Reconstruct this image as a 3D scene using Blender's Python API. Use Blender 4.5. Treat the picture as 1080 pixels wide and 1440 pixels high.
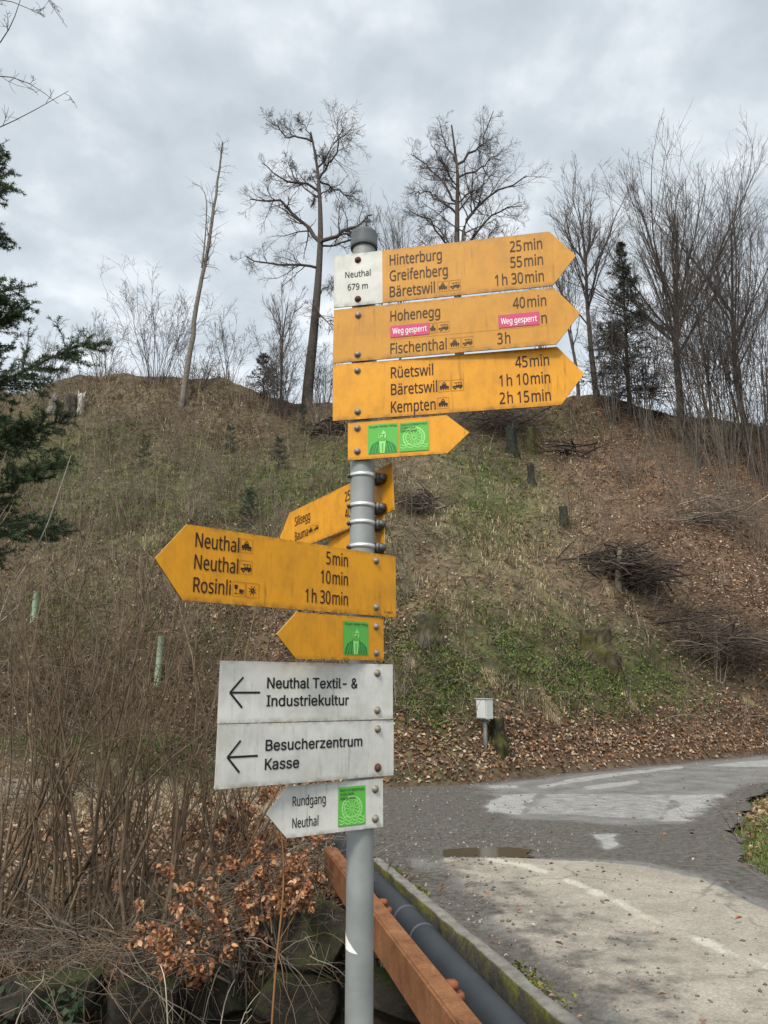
import bpy, bmesh, math, random
import numpy as np
from mathutils import Matrix, Vector
random.seed(7)
rng = np.random.default_rng(11)
for o in list(bpy.data.objects): bpy.data.objects.remove(o)
SC = bpy.context.scene
COL = SC.collection
R = math.radians
PITCH = R(13.0)
EYE = np.array([0.0, 0.0, 1.6])

# ------------------------------------------------------------------ camera
cam_d = bpy.data.cameras.new('camera'); cam = bpy.data.objects.new('camera', cam_d); COL.objects.link(cam)
cam.location = EYE; cam.rotation_euler = (R(90) + PITCH, 0, 0)
cam_d.sensor_fit = 'HORIZONTAL'; cam_d.sensor_width = 36; cam_d.lens = 36
cam_d.clip_start = 0.05; cam_d.clip_end = 2000
SC.camera = cam
# ------------------------------------------------------------------ light
SUN_EL, SUN_AZ = R(48), R(205)       # azimuth clockwise from +Y: high behind the photographer, to the left
world = bpy.data.worlds.new('World'); SC.world = world; world.use_nodes = True
wn, wl = world.node_tree.nodes, world.node_tree.links
wn.clear()
def N(nt, typ, **kw):
    n = nt.nodes.new(typ)
    for k, v in kw.items():
        if k == 'inp':
            for a, b in v.items(): n.inputs[a].default_value = b
        else: setattr(n, k, v)
    return n
def build_world():
    nt = world.node_tree; L = nt.links.new
    out = N(nt, 'ShaderNodeOutputWorld'); bg = N(nt, 'ShaderNodeBackground', inp={'Strength': 0.1})
    sky = N(nt, 'ShaderNodeTexSky', sky_type='NISHITA', sun_disc=False, sun_elevation=SUN_EL, sun_rotation=SUN_AZ)
    tc = N(nt, 'ShaderNodeTexCoord'); sep = N(nt, 'ShaderNodeSeparateXYZ'); L(tc.outputs['Generated'], sep.inputs[0])
    # flat cloud deck: direction / (height + c)
    za = N(nt, 'ShaderNodeMath', operation='MAXIMUM', inp={1: 0.0}); L(sep.outputs['Z'], za.inputs[0])
    zb = N(nt, 'ShaderNodeMath', operation='ADD', inp={1: 0.22}); L(za.outputs[0], zb.inputs[0])
    comb = N(nt, 'ShaderNodeCombineXYZ')
    for i, ax in enumerate('XY'):
        d = N(nt, 'ShaderNodeMath', operation='DIVIDE'); L(sep.outputs[ax], d.inputs[0]); L(zb.outputs[0], d.inputs[1]); L(d.outputs[0], comb.inputs[i])
    n1 = N(nt, 'ShaderNodeTexNoise', inp={'Scale': 5.2, 'Detail': 7.0, 'Roughness': 0.52, 'Distortion': 0.1}); L(comb.outputs[0], n1.inputs['Vector'])
    r1 = N(nt, 'ShaderNodeValToRGB'); cr = r1.color_ramp
    cr.elements[0].position = 0.36; cr.elements[0].color = (5.35, 5.95, 6.45, 1)
    cr.elements[1].position = 0.66; cr.elements[1].color = (8.5, 8.95, 9.35, 1)
    e = cr.elements.new(0.5); e.color = (6.3, 6.9, 7.4, 1)
    L(n1.outputs['Fac'], r1.inputs[0])
    # an overcast sky is brighter overhead and on the sun's side
    up = N(nt, 'ShaderNodeMapRange', interpolation_type='SMOOTHSTEP', inp={'From Min': 0.72, 'From Max': 1.0, 'To Min': 1.0, 'To Max': 1.7}); L(sep.outputs['Z'], up.inputs['Value'])
    sd = N(nt, 'ShaderNodeVectorMath', operation='DOT_PRODUCT', inp={1: (math.sin(SUN_AZ)*math.cos(SUN_EL), math.cos(SUN_AZ)*math.cos(SUN_EL), math.sin(SUN_EL))}); L(tc.outputs['Generated'], sd.inputs[0])
    sm = N(nt, 'ShaderNodeMapRange', interpolation_type='SMOOTHSTEP', inp={'From Min': 0.3, 'From Max': 1.0, 'To Min': 1.0, 'To Max': 1.9}); L(sd.outputs['Value'], sm.inputs['Value'])
    hz = N(nt, 'ShaderNodeMapRange', interpolation_type='SMOOTHSTEP', inp={'From Min': 0.25, 'From Max': 0.55, 'To Min': 1.22, 'To Max': 1.0}); L(sep.outputs['Z'], hz.inputs['Value'])
    m1 = N(nt, 'ShaderNodeMath', operation='MULTIPLY'); L(up.outputs[0], m1.inputs[0]); L(sm.outputs[0], m1.inputs[1])
    m2 = N(nt, 'ShaderNodeMath', operation='MULTIPLY'); L(m1.outputs[0], m2.inputs[0]); L(hz.outputs[0], m2.inputs[1])
    sc = N(nt, 'ShaderNodeVectorMath', operation='SCALE'); L(r1.outputs[0], sc.inputs[0]); L(m2.outputs[0], sc.inputs['Scale'])
    mix = N(nt, 'ShaderNodeMix', data_type='RGBA', inp={'Factor': 0.9}); L(sky.outputs[0], mix.inputs['A']); L(sc.outputs[0], mix.inputs['B'])
    L(mix.outputs['Result'], bg.inputs['Color']); L(bg.outputs[0], out.inputs[0])
build_world()
sd_ = bpy.data.lights.new('sun', 'SUN'); sun = bpy.data.objects.new('sun', sd_); COL.objects.link(sun)
sd_.energy = 2.6; sd_.angle = R(12); sd_.color = (1.0, 0.92, 0.80)
sv = Vector((math.sin(SUN_AZ)*math.cos(SUN_EL), math.cos(SUN_AZ)*math.cos(SUN_EL), math.sin(SUN_EL)))
sun.rotation_euler = sv.to_track_quat('Z', 'Y').to_euler(); sun.location = (0, -5, 30)
SC.view_settings.view_transform = 'Standard'; SC.view_settings.look = 'None'
SC.view_settings.exposure = 0.2; SC.view_settings.gamma = 1.0
SC.cycles.max_bounces = 6; SC.cycles.diffuse_bounces = 3

# ------------------------------------------------------------------ helpers: pixels, objects, materials
CT, ST = math.cos(PITCH), math.sin(PITCH)
def ray(px, py):
    a, b = (np.asarray(px, float) - 540)/1080., -(np.asarray(py, float) - 720)/1080.
    return np.stack([a, CT - b*ST, ST + b*CT], -1)
def at(px, py, Y):                              # the point at forward distance Y seen at a photo pixel
    d = ray(px, py); return EYE + d*(Y/d[..., 1])[..., None] if d.ndim > 1 else EYE + d*(Y/d[1])
def onz(px, py, z=0.0):                          # the point at height z
    d = ray(px, py); return EYE + d*((z - 1.6)/d[2])
def proj(P):
    P = np.asarray(P) - EYE
    d = P[..., 1]*CT + P[..., 2]*ST; v = -P[..., 1]*ST + P[..., 2]*CT
    d = np.where(d < .05, .05, d)
    return 540 + 1080*P[..., 0]/d, 720 - 1080*v/d
def tag(o, label=None, cat=None, group=None, kind=None):
    for k, v in (('label', label), ('category', cat), ('group', group), ('kind', kind)):
        if v: o[k] = v
    return o
def empty(name, loc, label, cat, group=None):
    o = bpy.data.objects.new(name, None); COL.objects.link(o); o.location = loc; o.empty_display_size = .2
    return tag(o, label, cat, group)
class MB:                                        # collects geometry, then links ONE mesh
    def __init__(s): s.v = []; s.f = []; s.c = []; s.mi = []; s.n = 0; s.smooth = False
    def add(s, V, F, col=None, mi=0):            # F: int array (m,3|4) or list of lists
        V = np.asarray(V, float).reshape(-1, 3)
        if isinstance(F, np.ndarray): s.f.append(F + s.n)
        else:
            for f in F: s.f.append(np.array([f]) + s.n)
        if col is not None:
            col = np.asarray(col, float)
            s.c.append(np.broadcast_to(col, (len(V), 3)) if col.ndim == 1 else col)
        cnt = len(F); s.mi.append(np.full(cnt, mi)); s.v.append(V); s.n += len(V); return s
    def box(s, lo, hi, mi=0, col=None):
        x0, y0, z0 = lo; x1, y1, z1 = hi
        V = [(x0,y0,z0),(x1,y0,z0),(x1,y1,z0),(x0,y1,z0),(x0,y0,z1),(x1,y0,z1),(x1,y1,z1),(x0,y1,z1)]
        return s.add(V, np.array([[0,3,2,1],[4,5,6,7],[0,1,5,4],[1,2,6,5],[2,3,7,6],[3,0,4,7]]), col, mi)
    def lathe(s, prof, seg=16, org=(0,0,0), ax='z', mi=0, col=None):
        a = np.linspace(0, 2*np.pi, seg, endpoint=False); V = []
        for r, z in prof: V.append(np.stack([r*np.cos(a), r*np.sin(a), np.full(seg, z)], -1))
        V = np.concatenate(V); n = len(prof); i = np.arange(seg); j = (i+1) % seg
        F = np.concatenate([np.stack([k*seg+i, k*seg+j, (k+1)*seg+j, (k+1)*seg+i], -1) for k in range(n-1)])
        if ax == 'y': V = V[:, [0, 2, 1]]*np.array([1, -1, 1])   # axis points to -y
        V = V + np.array(org)
        s.add(V, F, col, mi); return s
    def build(s, name, mats, parent=None, loc=None, smooth=None):
        me = bpy.data.meshes.new(name)
        V = np.concatenate(s.v); fl = s.f
        loops = np.concatenate([f.ravel() for f in fl]); sizes = np.concatenate([np.full(len(f), f.shape[1]) for f in fl])
        me.vertices.add(len(V)); me.vertices.foreach_set('co', V.ravel().astype(np.float32))
        me.loops.add(len(loops)); me.loops.foreach_set('vertex_index', loops.astype(np.int32))
        me.polygons.add(len(sizes)); st = np.concatenate([[0], np.cumsum(sizes)[:-1]])
        me.polygons.foreach_set('loop_start', st.astype(np.int32)); me.polygons.foreach_set('loop_total', sizes.astype(np.int32))
        me.polygons.foreach_set('material_index', np.concatenate(s.mi).astype(np.int32))
        sm = s.smooth if smooth is None else smooth
        if sm: me.polygons.foreach_set('use_smooth', np.ones(len(sizes), bool))
        for m in (mats if isinstance(mats, (list, tuple)) else [mats]): me.materials.append(m)
        if s.c:
            C = np.concatenate(s.c); C4 = np.concatenate([C, np.ones((len(C), 1))], 1).astype(np.float32)
            at_ = me.color_attributes.new('Col', 'FLOAT_COLOR', 'POINT'); at_.data.foreach_set('color', C4.ravel())
        me.update(calc_edges=True); me.validate()
        o = bpy.data.objects.new(name, me); COL.objects.link(o)
        if parent: o.parent = parent
        if loc is not None: o.location = loc
        return o
MATS = {}
def mat(name, color, rough=.7, var=.25, scale=8., metal=0., bump=0., bscale=40., spec=.3, coord='Object'):
    if name in MATS: return MATS[name]
    m = bpy.data.materials.new(name); m.use_nodes = True; nt = m.node_tree; L = nt.links.new; p = nt.nodes['Principled BSDF']
    p.inputs['Roughness'].default_value = rough; p.inputs['Metallic'].default_value = metal; p.inputs['Specular IOR Level'].default_value = spec
    tc = N(nt, 'ShaderNodeTexCoord'); n = N(nt, 'ShaderNodeTexNoise', inp={'Scale': scale, 'Detail': 5.}); L(tc.outputs[coord], n.inputs['Vector'])
    mx = N(nt, 'ShaderNodeMix', data_type='RGBA'); c = np.array(color)
    mx.inputs['A'].default_value = (*(c*(1-var)), 1); mx.inputs['B'].default_value = (*np.clip(c*(1+var), 0, .95), 1)
    L(n.outputs['Fac'], mx.inputs['Factor']); L(mx.outputs['Result'], p.inputs['Base Color'])
    if bump:
        n2 = N(nt, 'ShaderNodeTexNoise', inp={'Scale': bscale, 'Detail': 4.}); L(tc.outputs[coord], n2.inputs['Vector'])
        b = N(nt, 'ShaderNodeBump', inp={'Strength': bump, 'Distance': .01}); L(n2.outputs['Fac'], b.inputs['Height']); L(b.outputs[0], p.inputs['Normal'])
    MATS[name] = m; return m
def colmat(name, rough=.8, var=.2, scale=3., spec=.15, trans=0.):           # base colour comes from the 'Col' attribute
    if name in MATS: return MATS[name]
    m = bpy.data.materials.new(name); m.use_nodes = True; nt = m.node_tree; L = nt.links.new; p = nt.nodes['Principled BSDF']
    p.inputs['Roughness'].default_value = rough; p.inputs['Specular IOR Level'].default_value = spec
    a = N(nt, 'ShaderNodeAttribute', attribute_name='Col'); tc = N(nt, 'ShaderNodeTexCoord')
    n = N(nt, 'ShaderNodeTexNoise', inp={'Scale': scale, 'Detail': 4.}); L(tc.outputs['Object'], n.inputs['Vector'])
    mr = N(nt, 'ShaderNodeMapRange', inp={'From Min': .3, 'From Max': .7, 'To Min': 1-var, 'To Max': 1+var}); L(n.outputs['Fac'], mr.inputs['Value'])
    s = N(nt, 'ShaderNodeVectorMath', operation='SCALE'); L(a.outputs['Color'], s.inputs[0]); L(mr.outputs[0], s.inputs['Scale']); L(s.outputs[0], p.inputs['Base Color'])
    if trans:
        tr = N(nt, 'ShaderNodeBsdfTranslucent'); L(s.outputs[0], tr.inputs['Color']); ms = N(nt, 'ShaderNodeMixShader', inp={0: trans})
        L(p.outputs[0], ms.inputs[1]); L(tr.outputs[0], ms.inputs[2]); L(ms.outputs[0], nt.nodes['Material Output'].inputs[0])
    MATS[name] = m; return m
# value noise in numpy
_T = rng.random((256, 256))
def vn(x, y, s=1., o=0):
    x = np.asarray(x, float)/s + 37.3*o; y = np.asarray(y, float)/s + 91.7*o
    i, j = np.floor(x).astype(int), np.floor(y).astype(int); f, g = x-i, y-j
    f = f*f*(3-2*f); g = g*g*(3-2*g); T = lambda a, b: _T[a % 256, b % 256]
    return (T(i,j)*(1-f)+T(i+1,j)*f)*(1-g) + (T(i,j+1)*(1-f)+T(i+1,j+1)*f)*g
def fbm(x, y, s=1., o=0): return .5*vn(x,y,s,o)+.3*vn(x,y,s*.47,o+1)+.2*vn(x,y,s*.21,o+2)
def sstep(a, b, x): t = np.clip((x-a)/(b-a), 0, 1); return t*t*(3-2*t)

# ------------------------------------------------------------------ terrain
_fx = np.linspace(-60, 70, 1301)
_fy = np.interp(_fx, [-60,-14,-8,-5,-2.5,0.2,2,4.3,9.5,20,70], [21,19.5,18.6,17,14.8,13.0,14.3,16.3,20.1,25,30])
_fy = np.convolve(np.pad(_fy, 12, mode='edge'), np.ones(25)/25, 'valid')
RD = np.array([-.2208, .9753]); RN = np.array([.9753, .2208]); RP = np.array([.418, 3.57])   # the bridge's edge beam: direction, right-hand normal, a point on its right edge
def rail_off(x, y): return (np.asarray(x)-RP[0])*RN[0] + (np.asarray(y)-RP[1])*RN[1]
def bank(x): return 7.0 + .25*np.sin(np.asarray(x)*.9)*sstep(-1, -2, np.asarray(x)) + .04*np.asarray(x)
def poly_px(pts, z=0.): return np.array([onz(a, b, z)[:2] for a, b in pts])
def sdist(x, y, poly):                            # signed distance, positive inside
    d = np.full(x.shape, 1e9); ins = np.zeros(x.shape, bool); n = len(poly)
    for i in range(n):
        ax, ay = poly[i]; bx, by = poly[(i+1) % n]; ex, ey = bx-ax, by-ay
        t = np.clip(((x-ax)*ex+(y-ay)*ey)/(ex*ex+ey*ey+1e-12), 0, 1); d = np.minimum(d, np.hypot(x-ax-t*ex, y-ay-t*ey))
        c = ((ay > y) != (by > y)) & (x < (bx-ax)*(y-ay)/(by-ay+1e-12)+ax); ins ^= c
    return np.where(ins, d, -d)
def verge_poly(): return poly_px([(1018,1165),(1048,1128),(1085,1108),(1400,1060),(1500,1200),(1250,1300),(1085,1245),(1035,1215)])
VERGE = verge_poly()
def verge_w(x, y):
    w = np.zeros(x.shape); k = (x > 2) & (x < 30) & (y > 5) & (y < 30)
    if k.any(): w[k] = sstep(-.25, .25, sdist(x[k], y[k], VERGE) + .35*(fbm(x[k], y[k], .6, 9)-.5))
    return w
def H(x, y, fine=True):
    x = np.asarray(x, float); y = np.asarray(y, float)
    yf = np.interp(x, _fx, _fy); yc = 46.5 + 2*(vn(x, 0*x, 9, 3)-.5)
    Hc = np.interp(x, [-40,-20,-10,-4.9,5,13.6,18.6,24.5,45], [21.0,21.4,21.0,20.2,20.2,20.4,19.3,18.4,17.5]) + .7*(vn(x, 0*x, 2.3, 5)-.5)
    t = (y-yf)/(yc-yf); lin = Hc*(t + .10*np.sin(np.clip(t, 0, 1)*np.pi*2)*.6)
    lin = np.where(y > yc, Hc*t, lin)
    k = .5; top = Hc - .05*np.clip(y-yc, 0, 60)
    z = -k*np.logaddexp(-lin/k, -top/k)
    k = .12; z = k*np.logaddexp(z/k, 0) - k*.69*np.exp(-np.clip(z, 0, None)*3)
    ramp = sstep(0, 1.5, z)
    z = z + ramp*(1.2*(vn(x, y, 5.5, 1)-.5) + .75*(vn(x, y, 1.9, 2)-.5) + (.34*(vn(x, y, .7, 4)-.5) if fine else 0))
    z = z + (1-ramp)*.05*(vn(x, y, 1.1, 6)-.5)
    left = sstep(-.3, -1.2, x - (-.4 - .2*(y-7)))
    z = z - .42*np.exp(-((y-7.2)/2.2)**2)*left - .12*left*sstep(13, 8, y)
    # stream bed between the two banks, running under the bridge
    yn = 2.7 - .04*x; yb = bank(x)
    d = np.minimum(y-yn, yb-y); rav = sstep(0, .3, d)*sstep(2.2, 1.9, rail_off(x, y))
    z = z*(1-rav) + rav*(-2.6 + .25*vn(x, y, .6, 8))
    road = sstep(.55, .6, rail_off(x, y))*sstep(0, .4, yf-y+.3)
    vw = verge_w(np.atleast_1d(x), np.atleast_1d(y)).reshape(np.shape(x)); road = road*(1-vw)
    z = np.where(road > 0, z - .05*road*(1-rav), z) + .025*vw
    return z
def hit(px, py, far=90.):
    d = ray(px, py); t = np.arange(2., far, .04); P = EYE + d*t[:, None]
    b = np.nonzero(P[:, 2] < H(P[:, 0], P[:, 1]))[0]
    return P[b[0]] if len(b) else P[-1]
# blobs in photo pixels that say what grows where on the slope: (x, y, rx, ry, weight)
GREEN = [(690,700,70,80,1.),(640,640,40,40,.6),(760,740,40,40,.5),(620,980,90,80,1.),(700,920,140,70,1.),(850,940,140,60,1.),(960,990,60,30,.5),(580,940,50,70,.8),(640,880,80,40,.6),
         (470,680,70,80,.9),(370,690,110,70,.9),(200,700,110,90,.8),(60,660,90,90,.9),(150,620,60,40,.6),(300,640,60,40,.7),(440,620,50,30,.7),(120,860,110,70,.5),(300,900,60,60,.5),(520,820,60,80,.6),(150,1050,200,16,1.),(280,1080,150,18,.8),(800,600,60,30,.5),(860,540,80,14,.9),(600,1090,60,14,.7),(1070,1180,60,70,1.)]
PALE = [(700,760,110,110,1.),(620,680,70,60,.6),(660,830,120,60,.8),(760,850,110,50,.6),(350,540,200,20,.7),(220,560,160,30,.5),(660,960,60,20,.5),(560,730,60,90,.6),(250,800,200,120,.4),(200,1130,200,40,.9),(780,970,120,30,.4)]
LEAF = [(960,680,160,130,1.),(860,640,110,90,.9),(1040,830,120,90,.8),(830,1040,260,38,1.),(620,1040,90,40,.7),(1040,1040,90,30,1.),(560,880,80,60,.3),(640,1110,80,20,.5),(360,900,90,90,.7),(430,840,70,50,.8),(280,1020,100,60,.6),(990,1000,120,30,.6),(1060,1130,40,40,.7),(420,1130,90,40,.6),(250,1180,200,50,.6),(330,620,60,30,.5)]
DARK = [(90,980,120,60,.9),(300,560,60,20,.5),(470,610,40,14,.9),(570,600,60,30,.5),(720,610,70,40,.7),(960,590,160,40,.8),(1010,910,110,40,.6),(200,960,120,60,.6),(380,560,80,30,.4)]
def blob(L, px, py, x, y):
    w = np.zeros(np.shape(px))
    for a, b, r, q, k in L: w = np.maximum(w, k*np.exp(-(((px-a)/r)**2 + ((py-b)/q)**2)))
    return np.clip(w, 0, 1)
def zones(x, y, z):
    px, py = proj(np.stack([x, y, z], -1))
    n = lambda o, s=1.5: .55 + .9*fbm(x, y, s, o)
    return blob(GREEN,px,py,x,y)*n(11), blob(PALE,px,py,x,y)*n(14), blob(LEAF,px,py,x,y)*n(17), blob(DARK,px,py,x,y)*n(20)

def ground_material():
    m = bpy.data.materials.new('hillside_soil'); m.use_nodes = True; nt = m.node_tree; L = nt.links.new; p = nt.nodes['Principled BSDF']
    p.inputs['Roughness'].default_value = .95; p.inputs['Specular IOR Level'].default_value = .1
    a = N(nt, 'ShaderNodeAttribute', attribute_name='Col'); tc = N(nt, 'ShaderNodeTexCoord')
    n = N(nt, 'ShaderNodeTexNoise', inp={'Scale': 2.2, 'Detail': 10., 'Roughness': .75}); L(tc.outputs['Object'], n.inputs['Vector'])
    v = N(nt, 'ShaderNodeTexVoronoi', inp={'Scale': 9.}); L(tc.outputs['Object'], v.inputs['Vector'])
    mr = N(nt, 'ShaderNodeMapRange', inp={'From Min': .28, 'From Max': .72, 'To Min': .22, 'To Max': 1.85}); L(n.outputs['Fac'], mr.inputs['Value'])
    s = N(nt, 'ShaderNodeVectorMath', operation='SCALE'); L(a.outputs['Color'], s.inputs[0]); L(mr.outputs[0], s.inputs['Scale'])
    mx = N(nt, 'ShaderNodeMix', data_type='RGBA', blend_type='MULTIPLY', inp={'Factor': .35}); L(s.outputs[0], mx.inputs['A']); bw = N(nt, 'ShaderNodeMix', data_type='RGBA', inp={'Factor': .7}); b2 = N(nt, 'ShaderNodeRGBToBW'); L(v.outputs['Color'], b2.inputs[0]); L(v.outputs['Color'], bw.inputs['A']); L(b2.outputs[0], bw.inputs['B']); L(bw.outputs['Result'], mx.inputs['B'])
    L(mx.outputs['Result'], p.inputs['Base Color'])
    b = N(nt, 'ShaderNodeBump', inp={'Strength': 1., 'Distance': .08}); L(n.outputs['Fac'], b.inputs['Height']); L(b.outputs[0], p.inputs['Normal'])
    return m
def grid_faces(nx, ny):
    i, j = np.meshgrid(np.arange(nx-1), np.arange(ny-1), indexing='ij'); a = (i*ny+j).ravel()
    return np.stack([a, a+ny, a+ny+1, a+1], -1)
def build_ground():
    xs = np.concatenate([np.linspace(-160,-40,25)[:-1], np.arange(-40,-10,.4), np.arange(-10,14,.11), np.arange(14,36,.35), np.linspace(36,160,25)])
    ys = np.concatenate([np.linspace(-60,-3,12)[:-1], np.arange(-3,1.5,.3), np.arange(1.5,26,.11), np.arange(26,52,.22), np.arange(52,70,1.), np.linspace(70,260,20)])
    X, Y = np.meshgrid(xs, ys, indexing='ij'); X, Y = X.ravel(), Y.ravel(); Z = H(X, Y)
    g, pl, lf, dk = zones(X, Y, Z)
    base = np.array([.108,.080,.053]); C = np.tile(base, (len(X), 1))*(.75+.5*fbm(X, Y, 2.5, 30))[:, None]
    for w, c in ((lf, (.145,.088,.056)), (pl, (.20,.16,.095)), (g, (.078,.092,.032)), (dk, (.035,.026,.018))):
        w = np.clip(w, 0, 1)[:, None]*.85; C = C*(1-w) + np.array(c)*w
    back = (Y > 60) | (Y < 0); C[back] = np.array([.09,.085,.04])
    wet = sstep(-.5, -1.2, Z)[:, None]; C = C*(1-wet) + np.array([.03,.028,.02])*wet
    b = MB(); b.add(np.stack([X, Y, Z], -1), grid_faces(len(xs), len(ys)), C); b.smooth = True
    tag(b.build('ground', ground_material()), kind='structure')
build_ground()

# ------------------------------------------------------------------ road, kerb, bridge
K_FAR, K_NEAR = onz(527.5, 1212, .1), onz(794, 1440, .1)
KD = (K_NEAR-K_FAR)[:2]; KD /= np.linalg.norm(KD); KN = np.array([-KD[1], KD[0]])
if KN[0] < 0: KN = -KN
def kerb_off(x, y): return (x-K_FAR[0])*KN[0] + (y-K_FAR[1])*KN[1]
SLAB = poly_px([(622,1206),(700,1208),(790,1211),(905,1221),(985,1240),(1080,1285),(1300,1390),(1500,1800),(1200,2000),(960,1500),(820,1400),(725,1330),(670,1270),(640,1240)])
PATCH = [poly_px(p) for p in ([(680,1142),(706,1119),(760,1116),(742,1130),(730,1146)], [(930,1157),(955,1130),(940,1119),(1046,1117),(1012,1140),(1000,1157)], [(735,1146),(800,1146),(930,1157),(950,1128),(940,1118),(760,1117)],
         [(755,1106),(830,1092),(965,1077),(960,1081),(840,1097),(765,1109)], [(990,1078),(1080,1069),(1120,1066),(1120,1078),(1050,1080)], [(825,1173),(868,1174),(872,1189),(852,1196)], [(820,1108),(900,1096),(905,1103),(830,1112)], [(685,1106),(730,1105),(728,1109),(690,1110)])]
PSTR = [1., .95, .56, .95, .95, 1., .75, .8]
PUDDLE = poly_px([(611,1204),(616,1196),(660,1193),(715,1192),(748,1196),(742,1202),(752,1206),(700,1209),(650,1208)], -.02)
BAND = poly_px([(540,1150),(640,1128),(720,1150),(880,1160),(960,1160),(1010,1165),(1030,1215),(1060,1262),(985,1236),(905,1216),(790,1208),(700,1206),(600,1206)])
HOLE = poly_px([(600,1190),(640,1170),(760,1165),(790,1185),(770,1206),(620,1208)])
def road_far(x): return np.interp(x, _fx, _fy)
def road_mask(x, y): return (kerb_off(x, y) > .10) & (road_far(x) - y > -.1 - .25*(fbm(x, y, .8, 3)-.5)) & (verge_w(x, y) < .86) & ((y < 7.4) | (x + 1.6*(fbm(x, y, .9, 13)-.5) > -.55))
def road_z(x, y):
    h = .012 + .02*(vn(x, y, .9, 40)-.5) + .008*(vn(x, y, .23, 41)-.5)
    sd = sdist(x, y, HOLE); h = h - .045*sstep(-.5, .5, sd)
    slab = sdist(x, y, SLAB); h = h + .02*sstep(-.03, .03, slab + .08*(fbm(x, y, .4, 42)-.5))
    return h
def road_material():
    m = bpy.data.materials.new('worn_asphalt'); m.use_nodes = True; nt = m.node_tree; L = nt.links.new; p = nt.nodes['Principled BSDF']
    tc = N(nt, 'ShaderNodeTexCoord'); a = N(nt, 'ShaderNodeAttribute', attribute_name='Col'); sp = N(nt, 'ShaderNodeSeparateColor'); L(a.outputs['Color'], sp.inputs[0])
    def noise(s, d=6., r=.6):
        n = N(nt, 'ShaderNodeTexNoise', inp={'Scale': s, 'Detail': d, 'Roughness': r}); L(tc.outputs['Object'], n.inputs['Vector']); return n.outputs['Fac']
    def mask(src, s, amt, lo=.4, hi=.6):
        n = noise(s, 8., .65); ma = N(nt, 'ShaderNodeMath', operation='MULTIPLY_ADD', inp={1: amt, 2: -amt*.5}); L(n, ma.inputs[0])
        ad = N(nt, 'ShaderNodeMath', operation='ADD'); L(src, ad.inputs[0]); L(ma.outputs[0], ad.inputs[1])
        mr = N(nt, 'ShaderNodeMapRange', interpolation_type='SMOOTHSTEP', inp={'From Min': lo, 'From Max': hi}); L(ad.outputs[0], mr.inputs['Value']); return mr.outputs[0]
    def two(c1, c2, s, d=8., lo=.3, hi=.7):
        r = N(nt, 'ShaderNodeValToRGB'); r.color_ramp.elements[0].color = (*c1, 1); r.color_ramp.elements[1].color = (*c2, 1)
        r.color_ramp.elements[0].position = lo; r.color_ramp.elements[1].position = hi; L(noise(s, d, .7), r.inputs[0]); return r.outputs[0]
    def mix(A, B, f):
        x = N(nt, 'ShaderNodeMix', data_type='RGBA'); L(f, x.inputs['Factor']); L(A, x.inputs['A']); L(B, x.inputs['B']); return x.outputs['Result']
    asph = two((.10,.094,.086), (.21,.20,.185), 2.0)
    grav = two((.040,.035,.030), (.150,.135,.116), 14., 9., .32, .75)
    slab = two((.205,.18,.143), (.36,.322,.265), 1.6)
    pat = two((.20,.195,.185), (.34,.33,.31), 5.)
    c = mix(asph, pat, mask(sp.outputs['Green'], 6., .6, .40, .68)); c = mix(c, slab, mask(sp.outputs['Red'], 4., .8, .33, .68)); c = mix(c, grav, mask(sp.outputs['Blue'], 4., 1.1, .33, .72))
    sa = N(nt, 'ShaderNodeAttribute', attribute_name='Seam'); pc = N(nt, 'ShaderNodeRGB'); pc.outputs[0].default_value = (.42,.385,.32,1); c = mix(c, pc.outputs[0], mask(sa.outputs['Fac'], 9., .5, .35, .8))
    # hairline cracks in the old surface
    wv = N(nt, 'ShaderNodeTexNoise', inp={'Scale': 1.3, 'Detail': 4.}); L(tc.outputs['Object'], wv.inputs['Vector'])
    wx = N(nt, 'ShaderNodeMix', data_type='RGBA', blend_type='LINEAR_LIGHT', inp={'Factor': .35}); L(tc.outputs['Object'], wx.inputs['A']); L(wv.outputs['Color'], wx.inputs['B'])
    vc = N(nt, 'ShaderNodeTexVoronoi', feature='DISTANCE_TO_EDGE', inp={'Scale': .75}); L(wx.outputs['Result'], vc.inputs['Vector'])
    ck = N(nt, 'ShaderNodeMapRange', inp={'From Min': .004, 'From Max': .016, 'To Min': .42, 'To Max': 0.}); L(vc.outputs['Distance'], ck.inputs['Value'])
    cm = N(nt, 'ShaderNodeMath', operation='MULTIPLY'); L(ck.outputs[0], cm.inputs[0]); gate = N(nt, 'ShaderNodeMapRange', inp={'From Min': .45, 'From Max': .6}); L(noise(.6, 2.), gate.inputs['Value']); L(gate.outputs[0], cm.inputs[1])
    dk = N(nt, 'ShaderNodeRGB'); dk.outputs[0].default_value = (.03,.027,.023,1); c = mix(c, dk.outputs[0], cm.outputs[0])
    # speckle of aggregate
    v = N(nt, 'ShaderNodeTexVoronoi', inp={'Scale': 70.}); L(tc.outputs['Object'], v.inputs['Vector'])
    x = N(nt, 'ShaderNodeMix', data_type='RGBA', blend_type='OVERLAY', inp={'Factor': .24}); L(c, x.inputs['A']); bw = N(nt, 'ShaderNodeRGBToBW'); L(v.outputs['Color'], bw.inputs[0]); L(bw.outputs[0], x.inputs['B'])
    hs = N(nt, 'ShaderNodeHueSaturation', inp={'Saturation': 1.05}); L(x.outputs['Result'], hs.inputs['Color']); L(hs.outputs[0], p.inputs['Base Color'])
    p.inputs['Roughness'].default_value = .75; p.inputs['Specular IOR Level'].default_value = .35
    b = N(nt, 'ShaderNodeBump', inp={'Strength': .55, 'Distance': .010}); L(noise(45., 5., .7), b.inputs['Height']); L(b.outputs[0], p.inputs['Normal'])
    return m
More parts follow.
